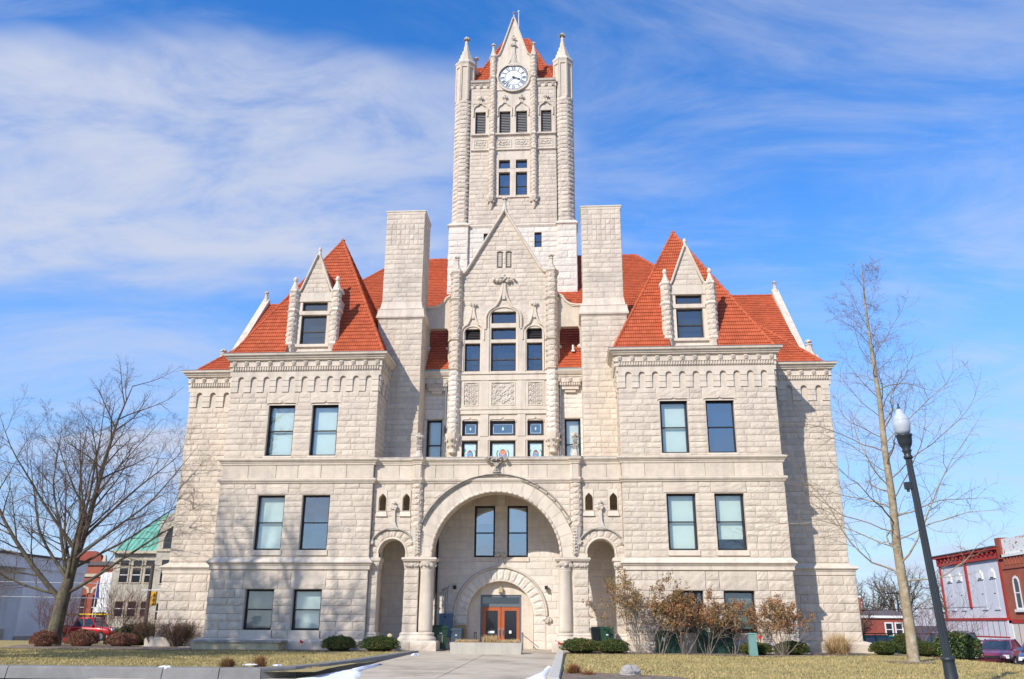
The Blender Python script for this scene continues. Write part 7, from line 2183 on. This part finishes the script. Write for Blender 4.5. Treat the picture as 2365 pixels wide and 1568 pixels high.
# ------------------------------------------------------------------ vehicles
def loft(mb, rings):
    n = len(rings[0]); b = len(mb.v)
    vs = [q for r_ in rings for q in r_]
    fs = [(i*n+k, i*n+(k+1) % n, (i+1)*n+(k+1) % n, (i+1)*n+k) for i in range(len(rings)-1) for k in range(n)]
    fs += [tuple(range(n-1, -1, -1)), tuple((len(rings)-1)*n+k for k in range(n))]
    mb.add(vs, fs)
def car(loc, rz, paint, label, kind='sedan', group='parked cars at the right'):
    T = thing({'sedan': 'parked_car', 'suv': 'parked_car', 'pickup': 'pickup_truck'}[kind], loc, label, 'truck' if kind == 'pickup' else 'car', group, rz, True)
    if kind == 'sedan':
        st = [(-2.3, .42, .72, .70), (-2.2, .30, .90, .82), (-1.3, .26, .98, .89), (0, .25, .96, .90), (1.0, .26, .93, .89), (1.7, .28, .84, .86), (2.2, .32, .72, .78), (2.35, .42, .60, .62)]
        gh = [(-1.75, .97, .74, -1.15, 1.40, .58), (1.05, .93, .75, .30, 1.40, .58)]
    elif kind == 'suv':
        st = [(-2.2, .45, 1.0, .80), (-2.15, .36, 1.08, .88), (0, .34, 1.10, .92), (1.1, .34, 1.08, .91), (1.9, .36, 1.0, .88), (2.2, .42, .88, .78)]
        gh = [(-2.12, 1.08, .80, -1.95, 1.78, .68), (1.05, 1.08, .80, .45, 1.78, .68)]
    else:
        st = [(-2.7, .55, 1.1, .88), (-2.65, .48, 1.16, .94), (0, .46, 1.16, .95), (1.3, .46, 1.14, .95), (2.3, .48, 1.06, .92), (2.7, .55, .9, .8)]
        gh = [(-.75, 1.15, .84, -.55, 1.82, .70), (1.25, 1.13, .84, .65, 1.82, .70)]
    m = MB(); rings = []
    for x, zb, zt, hw in st:
        rings.append([(x, -hw*.86, zb), (x, hw*.86, zb), (x, hw, zb+.14), (x, hw, zt-.16), (x, hw*.93, zt-.04), (x, hw*.6, zt), (x, -hw*.6, zt), (x, -hw*.93, zt-.04), (x, -hw, zt-.16), (x, -hw, zb+.14)])
    loft(m, rings); local_build(m, 'body', paint, T, True)
    (xb0, zb0, w0, xt0, zt0, v0), (xb1, zb1, w1, xt1, zt1, v1) = gh
    def shell(f0, f1):                     # between height fractions
        P = []
        for f in (f0, f1):
            P.append([(xb0+(xt0-xb0)*f, zb0+(zt0-zb0)*f, w0+(v0-w0)*f), (xb1+(xt1-xb1)*f, zb1+(zt1-zb1)*f, w1+(v1-w1)*f)])
        return P
    m = MB()
    rr = []
    for f in (-.05, .12): 
        (a, za, wa), (b_, zb_, wb) = shell(f, f)[0]
        rr.append([(a, -wa, za), (b_, -wb, zb_), (b_, wb, zb_), (a, wa, za)])
    for f, sh in ((.86, 1.0), (.97, .97), (1.02, .82)):
        (a, za, wa), (b_, zb_, wb) = shell(f, f)[0]
        c = (a+b_)/2
        rr.append([(c+(a-c)*sh, -wa*sh, za), (c+(b_-c)*sh, -wb*sh, zb_), (c+(b_-c)*sh, wb*sh, zb_), (c+(a-c)*sh, wa*sh, za)])
    loft(m, rr[2:]); local_build(m, 'roof', paint, T, True)
    m = MB(); loft(m, [rr[0], rr[1], rr[2]]); local_build(m, 'window_band', 'car_glass', T)
    m = MB()
    for (a, za, wa), (b_, zb_, wb), q in (((xb0, zb0, w0), (xt0, zt0, v0), 0), ((xb1, zb1, w1), (xt1, zt1, v1), 0)):
        for sgn in (-1, 1): m.tube([(a, sgn*wa, za), (b_, sgn*wb, zb_)], .045, 5)
    xm0, xm1 = (xb0+xb1)/2-.05, (xt0+xt1)/2-.05
    for sgn in (-1, 1): m.tube([(xm0, sgn*(w0+w1)/2, zb0), (xm1, sgn*(v0+v1)/2, zt0)], .04, 5)
    local_build(m, 'pillars', paint, T)
    wb_ = {'sedan': (-1.38, 1.42), 'suv': (-1.35, 1.38), 'pickup': (-1.65, 1.75)}[kind]
    rad = {'sedan': .32, 'suv': .37, 'pickup': .40}[kind]
    hw = {'sedan': .80, 'suv': .82, 'pickup': .84}[kind]
    for x in wb_:
        for sgn in (-1, 1):
            m = MB(); m.tube([(x, sgn*(hw-.10), rad), (x, sgn*(hw+.11), rad)], rad, 20); w = local_build(m, 'wheel', 'rubber', T)
            m = MB(); m.tube([(x, sgn*(hw+.105), rad), (x, sgn*(hw+.118), rad)], rad*.62, 14); local_build(m, 'rim', 'steel', w)
    xf, zf = st[-1][0], st[-2][2]
    for sgn in (-1, 1):
        m = MB(); m.frustum((st[-2][0]-.22, xf-.02, sgn*.42-.0, sgn*.80), (st[-2][0]-.32, xf-.10, sgn*.44, sgn*.78), zf-.20, zf-.03) if sgn > 0 else m.frustum((st[-2][0]-.22, xf-.02, -.80, -.42), (st[-2][0]-.32, xf-.10, -.78, -.44), zf-.20, zf-.03)
        local_build(m, 'headlight', 'head_lamp', T)
        m = MB(); m.box(xb1-.35, xb1-.22, sgn*(w1+.04), sgn*(w1+.22), zb1+.02, zb1+.15); local_build(m, 'mirror', paint, T)
    m = MB(); m.box(xf-.05, xf+.02, -.38, .38, zf-.20, zf-.08); local_build(m, 'grille', 'frame', T)
    if kind == 'pickup':
        m = MB(); m.box(-2.6, -.85, -.82, .82, 1.165, 1.20); local_build(m, 'bed_cover', 'frame', T)
        m = MB()
        for x in (-2.4, -.9, 1.0):
            for sgn in (-1, 1): m.tube([(x, sgn*.8, 1.1), (x, sgn*.74, 2.0)], .03, 6)
            m.tube([(x, -.74, 2.0), (x, .74, 2.0)], .03, 6)
            local_build(m, 'rack_hoop', 'frame', T); m = MB()
        m = MB()
        for sgn in (-.2, .2): m.box(-2.6, 1.5, sgn*1.0-.03, sgn*1.0+.03, 2.03, 2.12)
        for k in range(13): m.box(-2.5+.32*k, -2.45+.32*k, -.2, .2, 2.05, 2.09)
        local_build(m, 'ladder', 'yellow', T)
    if kind == 'suv':
        m = MB(); m.tube([(-1.6, -.55, 1.83), (.2, -.55, 1.83)], .02, 6).tube([(-1.6, .55, 1.83), (.2, .55, 1.83)], .02, 6); local_build(m, 'roof_rails', 'frame', T)
    return T
car((25.2, 11.5, -.55), R(-140), 'car_grey', 'dark grey estate car half hidden behind the broad-leaved shrub', 'suv')
car((26.6, 8.2, -.50), R(-125), 'car_maroon', 'maroon sedan facing the lawn between grey and blue cars')
car((26.75, 4.2, -.48), R(-122), 'car_blue', 'blue car at the right edge of the picture')
car((25.6, 27.0, -1.0), R(165), 'car_blue', 'far blue car behind the green railing', 'suv')
car((-35.3, 27.5, -.05), R(-4), 'car_red', 'red pickup truck with a yellow ladder on its rack', 'pickup', None)

# ------------------------------------------------------------------ railings at the right
rl = thing('railing', (19.2, 6.0, -.1), 'green pipe railing behind the pale-barked tree', 'railing')
for x in (18.9, 19.45, 20.0, 20.55, 21.1): MB().tube([(x, 6.0, -.2), (x, 6.0, 1.05)], .025, 6).build('post', 'rail_green', rl)
for z in (.45, 1.05): MB().tube([(18.7, 6.0, z), (21.3, 6.0, z)], .028, 6).build('rail', 'rail_green', rl)
rl = thing('railing', (19.0, 9.0, -.1), 'black metal railing past the right corner of the courthouse', 'railing')
for k in range(9): MB().tube([(18.6+.6*k, 9.0, -.3), (18.6+.6*k, 9.0, 1.15)], .02, 6).build('post', 'rail_black', rl)
MB().tube([(18.4, 9.0, 1.15), (23.6, 9.0, 1.15)], .03, 6).build('rail', 'rail_black', rl)

# ------------------------------------------------------------------ street front at the right: facades on X = 45 looking west
def fx_box(mb, X, y0, y1, z0, z1, o0, o1):    # o outward toward -X
    mb.box(X-o1, X-o0, y0, y1, z0, z1); return mb
BX = 45.0; SG = -1.9
B1 = thing('shop_building', (BX, 52.5, SG), 'pale grey painted two-storey shop with red cornice and red strips', 'building')
MB().box(BX, BX+18, 45.5, 59.8, SG-.5, 8.3).build('wall', 'grey_paint', B1)
m = MB(); fx_box(m, BX, 45.4, 59.9, 7.75, 8.55, 0, .25); fx_box(m, BX, 45.3, 60.1, 8.55, 8.80, 0, .55); m.build('cornice', 'red_trim', B1)
m = MB(); fx_box(m, BX, 45.2, 60.2, 8.80, 8.9, 0, .65); m.build('cornice_cap', 'slate', B1)
for k in range(14): fx_box(MB(), BX, 46+k*1.0, 46.35+k*1.0, 8.2, 8.5, .25, .42).build('bracket', 'red_trim', B1)
for y0, y1, zb in ((45.5, 45.85, 2.2), (53.0, 53.45, 3.2), (59.45, 59.8, 2.2)): fx_box(MB(), BX, y0, y1, zb, 7.75, 0, .12).build('pilaster', 'red_trim', B1)
for yy in (47.6, 50.2, 55.1, 57.6):
    w = fx_box(MB(), BX, yy-.62, yy+.62, 5.95, 6.6, 0, .14); w.box(BX-.14, BX, yy-.3, yy+.3, 6.6, 6.85); wo_ = w.build('window_hood', 'white_paint', B1)
    fx_box(MB(), BX, yy-.4, yy+.25, 5.98, 6.08, .14, .15).build('hood_painted_shadow', 'frame', wo_)  # thin dark strip painted on as the hood's shadow line
    p = fx_box(MB(), BX, yy-.5, yy+.5, 3.15, 5.95, 0, .03).build('blocked_window', 'grey_paint', B1)
    fx_box(MB(), BX, yy-.6, yy+.6, 3.0, 3.15, 0, .1).build('sill', 'grey_paint', p)
    fx_box(MB(), BX, yy-.15, yy+.25, 4.5, 4.58, .03, .04).build('vent', 'frame', p)
m = fx_box(MB(), BX, 45.5, 59.8, 2.0, 2.25, 0, .35); m.build('fascia_top', 'red_trim', B1)
sg = fx_box(MB(), BX, 45.5, 59.8, .55, 2.0, 0, .28).build('sign_panel', 'grey_paint', B1)
for k in range(12): fx_box(MB(), BX, 46.1+k*1.18, 46.17+k*1.18, .55, 2.0, .28, .30).build('batten', 'red_trim', sg)
fx_box(MB(), BX, 45.5, 59.8, .42, .55, 0, .32).build('fascia_bottom', 'red_trim', B1)
fx_box(MB(), BX, 45.5, 59.8, .15, .42, 0, .30).build('fascia_base', 'white_paint', B1)
fx_box(MB(), BX, 45.7, 59.6, SG, .15, 0, .02).build('shop_window', 'dark_glass', B1)
for y0, y1 in ((49.4, 50.1), (53.5, 53.9), (58.0, 58.3)): fx_box(MB(), BX, y0, y1, SG, .15, .02, .3).build('pier', 'red_trim', B1)
d = fx_box(MB(), BX, 50.1, 53.5, SG, .15, .02, .15).build('door_surround', 'white_paint', B1)
d2 = fx_box(MB(), BX, 51.2, 52.6, SG, -.25, .15, .22).build('shop_door', 'red_trim', B1)
fx_box(MB(), BX, 51.35, 52.45, SG+.3, -.4, .22, .24).build('pane', 'dark_glass', d2)
ps = fx_box(MB(), BX, 45.9, 49.3, -1.6, .1, .02, .06).build('window_poster', 'purple_poster', B1)
def txt(s_, size, matn, parent, y, z, x, name='lettering'):
    cu = bpy.data.curves.new(name, 'FONT'); cu.body = s_; cu.size = size; cu.extrude = .01; cu.align_x = 'CENTER'
    o = bpy.data.objects.new(name, cu); col.objects.link(o)
    dg = bpy.context.evaluated_depsgraph_get()
    me = bpy.data.meshes.new_from_object(o.evaluated_get(dg)); me.materials.clear(); me.materials.append(MT[matn])
    bpy.data.objects.remove(o)
    q = bpy.data.objects.new(name, me); col.objects.link(q); q.parent = parent
    p = WL[parent] if parent in WL else (0, 0, 0)
    q.location = (x-p[0], y-p[1], z-p[2]); q.rotation_euler = (R(90), 0, R(-90))
    return q
txt('BUY', .42, 'yellow', ps, 48.4, -.32, BX-.08)
txt('Pawn', .42, 'paper', ps, 48.4, -.95, BX-.08)
txt('GOLD', .5, 'yellow', ps, 46.7, -1.0, BX-.08)
for k in range(7):
    a = math.pi*(.12+.76*k/6)
    fx_box(MB(), BX, 46.7+.62*math.cos(a)-.07, 46.7+.62*math.cos(a)+.07, -.85+.55*math.sin(a), -.6+.55*math.sin(a), .06, .075).build('lettering', 'yellow', ps)
B2 = thing('brick_building', (BX, 38, SG), 'red brick shop building with white peeling parapet at the right edge', 'building')
MB().box(BX-.05, BX+16, 26, 45.45, SG-.5, 8.0).build('wall', 'brick', B2)
MB().box(BX-.05, BX+1.0, 26, 44.9, 8.0, 9.45).build('parapet', 'peeling', B2)
MB().box(BX-.25, BX+1.0, 44.6, 45.5, 7.6, 9.6).build('parapet_pier', 'brick_dark', B2)
fx_box(MB(), BX, 26, 44.9, 7.75, 8.0, .05, .25).build('parapet_ledge', 'white_paint', B2)
for k in range(30): fx_box(MB(), BX, 26.3+.62*k, 26.6+.62*k, 7.0, 7.7, .05, .16).build('corbel', 'brick', B2)
fx_box(MB(), BX, 26, 45.2, 6.65, 6.95, .05, .14).build('brick_band', 'brick', B2)
for yy in (43.0, 40.6, 38.2, 35.8):
    m = MB(); hw_ = .55
    pts = [(-hw_, 3.0), (hw_, 3.0), (hw_, 5.4), (hw_*.7, 5.75), (0, 5.9), (-hw_*.7, 5.75), (-hw_, 5.4)]
    n = len(pts)
    def ring(o, i, x0, x1, mt, name, par):
        mb = MB(); vs = []
        for X_ in (x0, x1):
            for f in (o, i): vs += [(X_, yy+y*f, 4.45+(z-4.45)*(1+(f-1)*.55)) for y, z in pts]
        fs = []
        for k in range(n):
            j = (k+1) % n
            fs += [(k, j, n+j, n+k), (2*n+k, 2*n+j, j, k), (n+k, n+j, 3*n+j, 3*n+k)]
        mb.add(vs, fs); return mb.build(name, mt, par)
    wo_ = ring(1.12, .84, BX-.14, BX-.05, 'white_paint', 'window', B2)
    MB().add([(BX-.07, yy+y, z) for y, z in pts], [tuple(range(n))]).build('pane', 'dark_glass', wo_)
    fx_box(MB(), BX, yy-.5, yy+.5, 4.4, 4.5, .07, .12).build('rail', 'white_paint', wo_)
    fx_box(MB(), BX, yy-.85, yy+.85, 2.75, 2.98, .05, .25).build('sill', 'white_paint', wo_)
    ring(1.5, 1.14, BX-.10, BX-.05, 'brick', 'brick_arch', wo_)
fx_box(MB(), BX, 26, 45.2, 1.75, 2.1, .05, .3).build('fascia_top', 'red_trim', B2)
sg = fx_box(MB(), BX, 26, 44.6, -.4, 1.75, .05, .25).build('sign_panel', 'cream_panel', B2)
for k in range(12): fx_box(MB(), BX, 27+1.5*k, 27.08+1.5*k, -.4, 1.75, .25, .27).build('batten', 'red_trim', sg)
fx_box(MB(), BX, 26, 45.2, -.6, -.4, .05, .3).build('fascia_bottom', 'red_trim', B2)
fx_box(MB(), BX, 26.3, 44.2, SG, -.6, .05, .10).build('shop_window', 'dark_glass', B2)
fx_box(MB(), BX, 44.7, 45.4, SG, 2.0, .05, .3).build('corner_post', 'white_paint', B2)
B3 = thing('brick_house', (57, 118, -2.9), 'distant dark red brick house with white window frames', 'house')
MB().box(50, 62.5, 118, 128, -3.5, 2.55).build('wall', 'brick_dark', B3)
MB().box(49.6, 62.7, 117.6, 128.2, 2.55, 2.95).build('eave', 'white_paint', B3)
MB().frustum((49.7, 62.6, 117.7, 128.1), (53, 60, 121, 125), 2.95, 4.0).build('roof', 'slate', B3)
MB().box(52.8, 54.6, 119, 120, 2.9, 6.0).build('chimney', 'brick', B3)
MB().box(52.7, 54.7, 118.9, 120.1, 6.0, 6.3).build('chimney_cap', 'white_paint', B3)
for x, z in ((58.6, -.5), (60.3, -.5), (55.5, -2.8), (58.7, -3.2), (60.4, -3.2)):
    w = MB().ring_xz([(x-.75, z-.05), (x+.65, z-.05), (x+.65, z+2.35), (x-.75, z+2.35)], [(x-.55, z+.15), (x+.45, z+.15), (x+.45, z+2.15), (x-.55, z+2.15)], 117.85, 118.0).build('window', 'white_paint', B3)
    MB().box(x-.55, x+.45, 117.95, 117.98, z+.15, z+2.15).build('pane', 'dark_glass', w)
    MB().box(x-.55, x+.45, 117.9, 117.94, z+1.1, z+1.22).build('rail', 'white_paint', w)
# ------------------------------------------------------------------ buildings at the left
G1 = thing('concrete_building', (-40, 20, -.1), 'low modern grey concrete building with a dark recessed entrance', 'building')
MB().box(-60, -40, 25.4, 34.0, -.6, 5.5).build('wall', 'grey_concrete', G1)
MB().box(-60, -39.9, 0, 34.1, 5.5, 6.42).build('roof_band', 'grey_concrete', G1)
MB().box(-60, -39.8, -.2, 34.2, 6.42, 6.6).build('roof_edge', 'slate', G1)
MB().box(-60, -43, 0, 25.4, -.6, 5.5).build('recessed_front', 'dark_glass', G1)
MB().add([(-40, 25.38, -.6), (-40, 25.38, 5.5), (-43, 23.0, 5.5), (-43, 23.0, -.6)], [(0, 1, 2, 3)]).build('splayed_reveal', 'grey_concrete', G1)
MB().box(-40.0, -39.85, 25.3, 34.1, -.1, .35).build('plinth', 'concrete_pale', G1)
MB().box(-42.0, -40.4, 19, 24.6, -.6, .9).build('parapet', 'concrete_pale', G1)
MB().add([(-41.3, 24.34, 1.2), (-41.3, 24.34, 2.1), (-41.75, 23.98, 2.1), (-41.75, 23.98, 1.2)], [(0, 1, 2, 3)]).build('plaque', 'frame', G1)
grid_sheet('footpath', [-43, -36], [0, 20, 36], lambda x, y: .0, 'asphalt')
def win_grid(par, x, z, w, h, y, fm='tan_stone', sash=True):
    o = MB().ring_xz([(x-w/2-.12, z-.1), (x+w/2+.12, z-.1), (x+w/2+.12, z+h+.12), (x-w/2-.12, z+h+.12)], [(x-w/2, z), (x+w/2, z), (x+w/2, z+h), (x-w/2, z+h)], y-.08, y+.02).build('window', fm, par)
    MB().box(x-w/2, x+w/2, y-.02, y+.0, z, z+h).build('pane', 'dark_glass', o)
    if sash: MB().box(x-w/2, x+w/2, y-.05, y-.02, z+h*.5, z+h*.5+.07).build('rail', 'white_paint', o)
    return o
C1 = thing('stone_church_hall', (-37, 42, 0), 'cream stone hall with green metal roof beyond the left corner', 'building')
CYF = 42.0
MB().box(-41.8, -30, CYF, CYF+14, -.5, 8.15).build('wall', 'church_stone', C1)
m = MB(); m.add([(-42.0, CYF-.3, 8.1), (-30, CYF-.3, 8.1), (-30, CYF+5.5, 12.4), (-40.0, CYF+5.5, 12.4), (-42.0, CYF+12, 8.1), (-30, CYF+12, 8.1)], [(0, 1, 2, 3), (3, 2, 5, 4), (0, 3, 4)])
rf = m.build('roof', 'verdigris', C1)
for k in range(22):
    t = k/22; x = -41.5+.5*k
    xt = max(x, -39.9)
    f0 = 0 if x >= -40.0+.0 else 0
    top = 1.0 if x > -40 else (x+42)/2.0
    MB().tube([(x, CYF-.3, 8.13), (x, CYF-.3+5.8*top, 8.13+4.3*top)], .03, 4).build('seam', 'verdigris', rf)
MB().box(-42.1, -30, CYF-.45, CYF-.2, 7.85, 8.1).build('gutter', 'tan_stone', C1)
for x in (-40.6, -39.3, -38.0):
    win_grid(C1, x, 5.1, .85, 1.35, CYF); win_grid(C1, x, 6.65, .85, .55, CYF, sash=False); win_grid(C1, x, 1.9, .8, 1.4, CYF)
T2 = MB(); T2.prism_xz([(-37.1, -.5), (-30, -.5), (-30, 13), (-34.5, 13), (-37.1, 10.9)], CYF-.9, CYF+3); T2.build('gable_wall', 'church_stone', C1)
pts = [(-36.5, 8.3), (-34.9, 8.3), (-34.9, 9.2), (-35.2, 10.0), (-35.7, 10.5), (-36.2, 10.0), (-36.5, 9.2)]
w = MB().prism_xz(pts, CYF-.96, CYF-.9).build('arched_window', 'dark_glass', C1)
MB().mould(pts[2:]+[(-36.5, 8.3)], CYF-.9, .22, .2).build('arch_band', 'tan_stone', w)
for z, h in ((5.0, 2.2), (1.6, 1.5)): win_grid(C1, -36.0, z, .8, h, CYF-.9)
MB().box(-37.2, -30, CYF-1.02, CYF-.9, 8.0, 8.25).build('string_course', 'tan_stone', C1)
C2 = thing('red_brick_block', (-48, 50, 0), 'red brick corner building with arched windows left of the green roof', 'building')
MB().box(-52.2, -45.8, 50, 60, -.5, 7.2).build('wall', 'brick', C2)
MB().box(-52.3, -45.7, 49.85, 50, 6.0, 6.3).build('string_course', 'tan_stone', C2)
MB().box(-52.3, -45.7, 49.8, 50, 7.2, 7.6).build('cornice', 'slate', C2)
MB().prism_xz([(-50.2, 7.6), (-47.4, 7.6), (-47.7, 8.3), (-48.4, 8.7), (-49.2, 8.7), (-49.9, 8.3)], 49.8, 50.4).build('pediment', 'brick_dark', C2)
for x in (-51.9, -50.4, -47.2, -46.0): MB().frustum((x-.2, x+.2, 49.8, 50.2), (x-.08, x+.08, 49.9, 50.1), 7.6, 8.3).build('urn', 'tan_stone', C2)
for k in range(3):
    x = -50.9+1.75*k
    w = win_grid(C2, x, 1.5, .95, 2.6, 50.0, 'brick_dark')
    MB().mould([(x-.7, 4.3), (x-.55, 4.75), (x, 5.0), (x+.55, 4.75), (x+.7, 4.3)], 50.0, .3, .12).build('arch_band', 'tan_stone', w)
MB().box(-52.2, -45.8, 49.9, 50, .6, 1.0).build('sill_course', 'tan_stone', C2)
MB().box(-52.2, -43.5, 49.6, 50, -.5, .5).build('shop_front', 'dark_glass', C2)
C3 = thing('white_shop', (-44, 48, 0), 'low white-trimmed shop front between brick building and hall', 'building')
MB().box(-45.7, -41.9, 47, 55, -.5, 6.3).build('wall', 'white_paint', C3)
MB().box(-45.5, -42.1, 46.9, 47, -.3, 2.3).build('shop_window', 'dark_glass', C3)
MB().box(-45.7, -41.9, 46.6, 47.0, 2.3, 2.8).build('awning', 'white_paint', C3)
# poles, wires, signal, flag
P1 = thing('utility_pole', (-29.85, 26, 0), 'dark wooden utility pole before the green-roofed hall', 'pole')
MB().tube([(-29.85, 26, -.2), (-29.85, 26, 5.9)], [.17, .14], 8).build('shaft', 'pole_wood', P1)
S1 = thing('traffic_signal', (-28.5, 24, 3.2), 'amber traffic signal hanging near the left corner of the courthouse', 'traffic signal')
MB().tube([(-29.6, 24, 3.78), (-25.4, 24, 3.83)], .04, 6).build('mast_arm', 'steel', S1)
MB().box(-28.62, -28.28, 23.85, 24.15, 2.65, 3.7).build('housing', 'signal_amber', S1)
for k in range(3): MB().tube([(-28.45, 23.84, 2.85+.33*k), (-28.45, 23.70, 2.85+.33*k)], .12, 10).build('visor', 'signal_amber', S1)
P2 = thing('utility_pole', (36.2, 48, -2), 'pale far utility pole behind the pale-barked tree', 'pole')
MB().tube([(36.2, 48, -2.5), (36.2, 48, 6.2)], [.15, .11], 8).build('shaft', 'pole_grey', P2)
MB().box(34.6, 37.2, 47.9, 48.1, 4.45, 4.55).build('cross_arm', 'wire', P2)
for k, (z0, z1) in enumerate(((3.1, 3.0), (4.1, 4.0))):
    tag(MB().tube([(-60, 16+k, z0+.5), (-44, 16+k, z0+.12), (-28, 16+k, z1)], .02, 4).build('overhead_wire', 'wire_pale'), 'pale overhead wire crossing before the grey concrete building, %s one' % ('lower', 'upper')[k], 'wire')
tag(MB().tube([(20, 45, 2.75), (33, 48, 2.9), (45, 50, 3.3)], .03, 4).build('overhead_wire', 'wire'), 'dark overhead wire right of the courthouse', 'wire')
FP = thing('flag_pole', (-34.8, 27, 0), 'short flagpole with furled blue flag before the grey building', 'flag')
MB().tube([(-34.8, 27, -.2), (-34.8, 27, 4.6)], .03, 6).build('pole', 'white_paint', FP)
MB().frustum((-34.76, -34.5, 26.95, 27.05), (-34.76, -34.66, 26.97, 27.03), 3.2, 4.5).build('furled_flag', 'flag_blue', FP)
# far bare trees behind the streets at the right
cfg_f = [dict(n=6, wob=.08, up=.03, tip=.2, kids=8, t0=.2, ang=(25, 55), ratio=.5, short=.4, rratio=.5), dict(n=4, wob=.1, up=.03, tip=.3, kids=7, t0=.2, ang=(25, 60), ratio=.5, short=.3, rratio=.6), dict(n=3, wob=.15, up=.03, tip=.5, kids=4, t0=.2, ang=(25, 60), ratio=.5, short=.3, rratio=.7),
         dict(n=2, wob=.1, up=0, tip=.6, kids=0, t0=0, ang=(0, 0), ratio=0, short=0, rratio=0)]
far = [(49, 135, 11, 'first'), (56, 142, 10, 'second'), (62, 138, 12, 'third'), (69, 140, 13, 'fourth'), (75, 128, 12, 'fifth'), (35, 60, 5.5, 'dark near one')]
src = None
for k, (x, y, h, nm) in enumerate(far):
    lab = 'bare far tree behind the distant brick house, %s from the courthouse' % nm if k < 5 else 'dark bare tree standing before the distant brick house'
    if k in (0, 2, 5):
        limbs = [((0, 0, h*.22), (.55*math.cos(a), .55*math.sin(a), 1), h*.75, h*.018) for a in np.linspace(0, 5.6, 8)]
        src = bare_tree('bare_tree', (x, y, -3 if k < 5 else -2), limbs, ([(0, 0, -.5), (0, 0, h*.25)], [h*.03, h*.024]), cfg_f, 'bark' if k < 5 else 'dark_twig', 'twig' if k < 5 else 'dark_twig', lab, seed=50+k, group='bare trees beyond the right corner')
    else:
        T = bpy.data.objects.new('bare_tree', None); col.objects.link(T); T.location = (x, y, -3); T.rotation_euler = (0, 0, k*1.3); T.scale = (h/11,)*3
        tag(T, lab, 'tree', 'bare trees beyond the right corner')
        for ch in src.children:
            c = ch.copy(); col.objects.link(c); c.parent = T
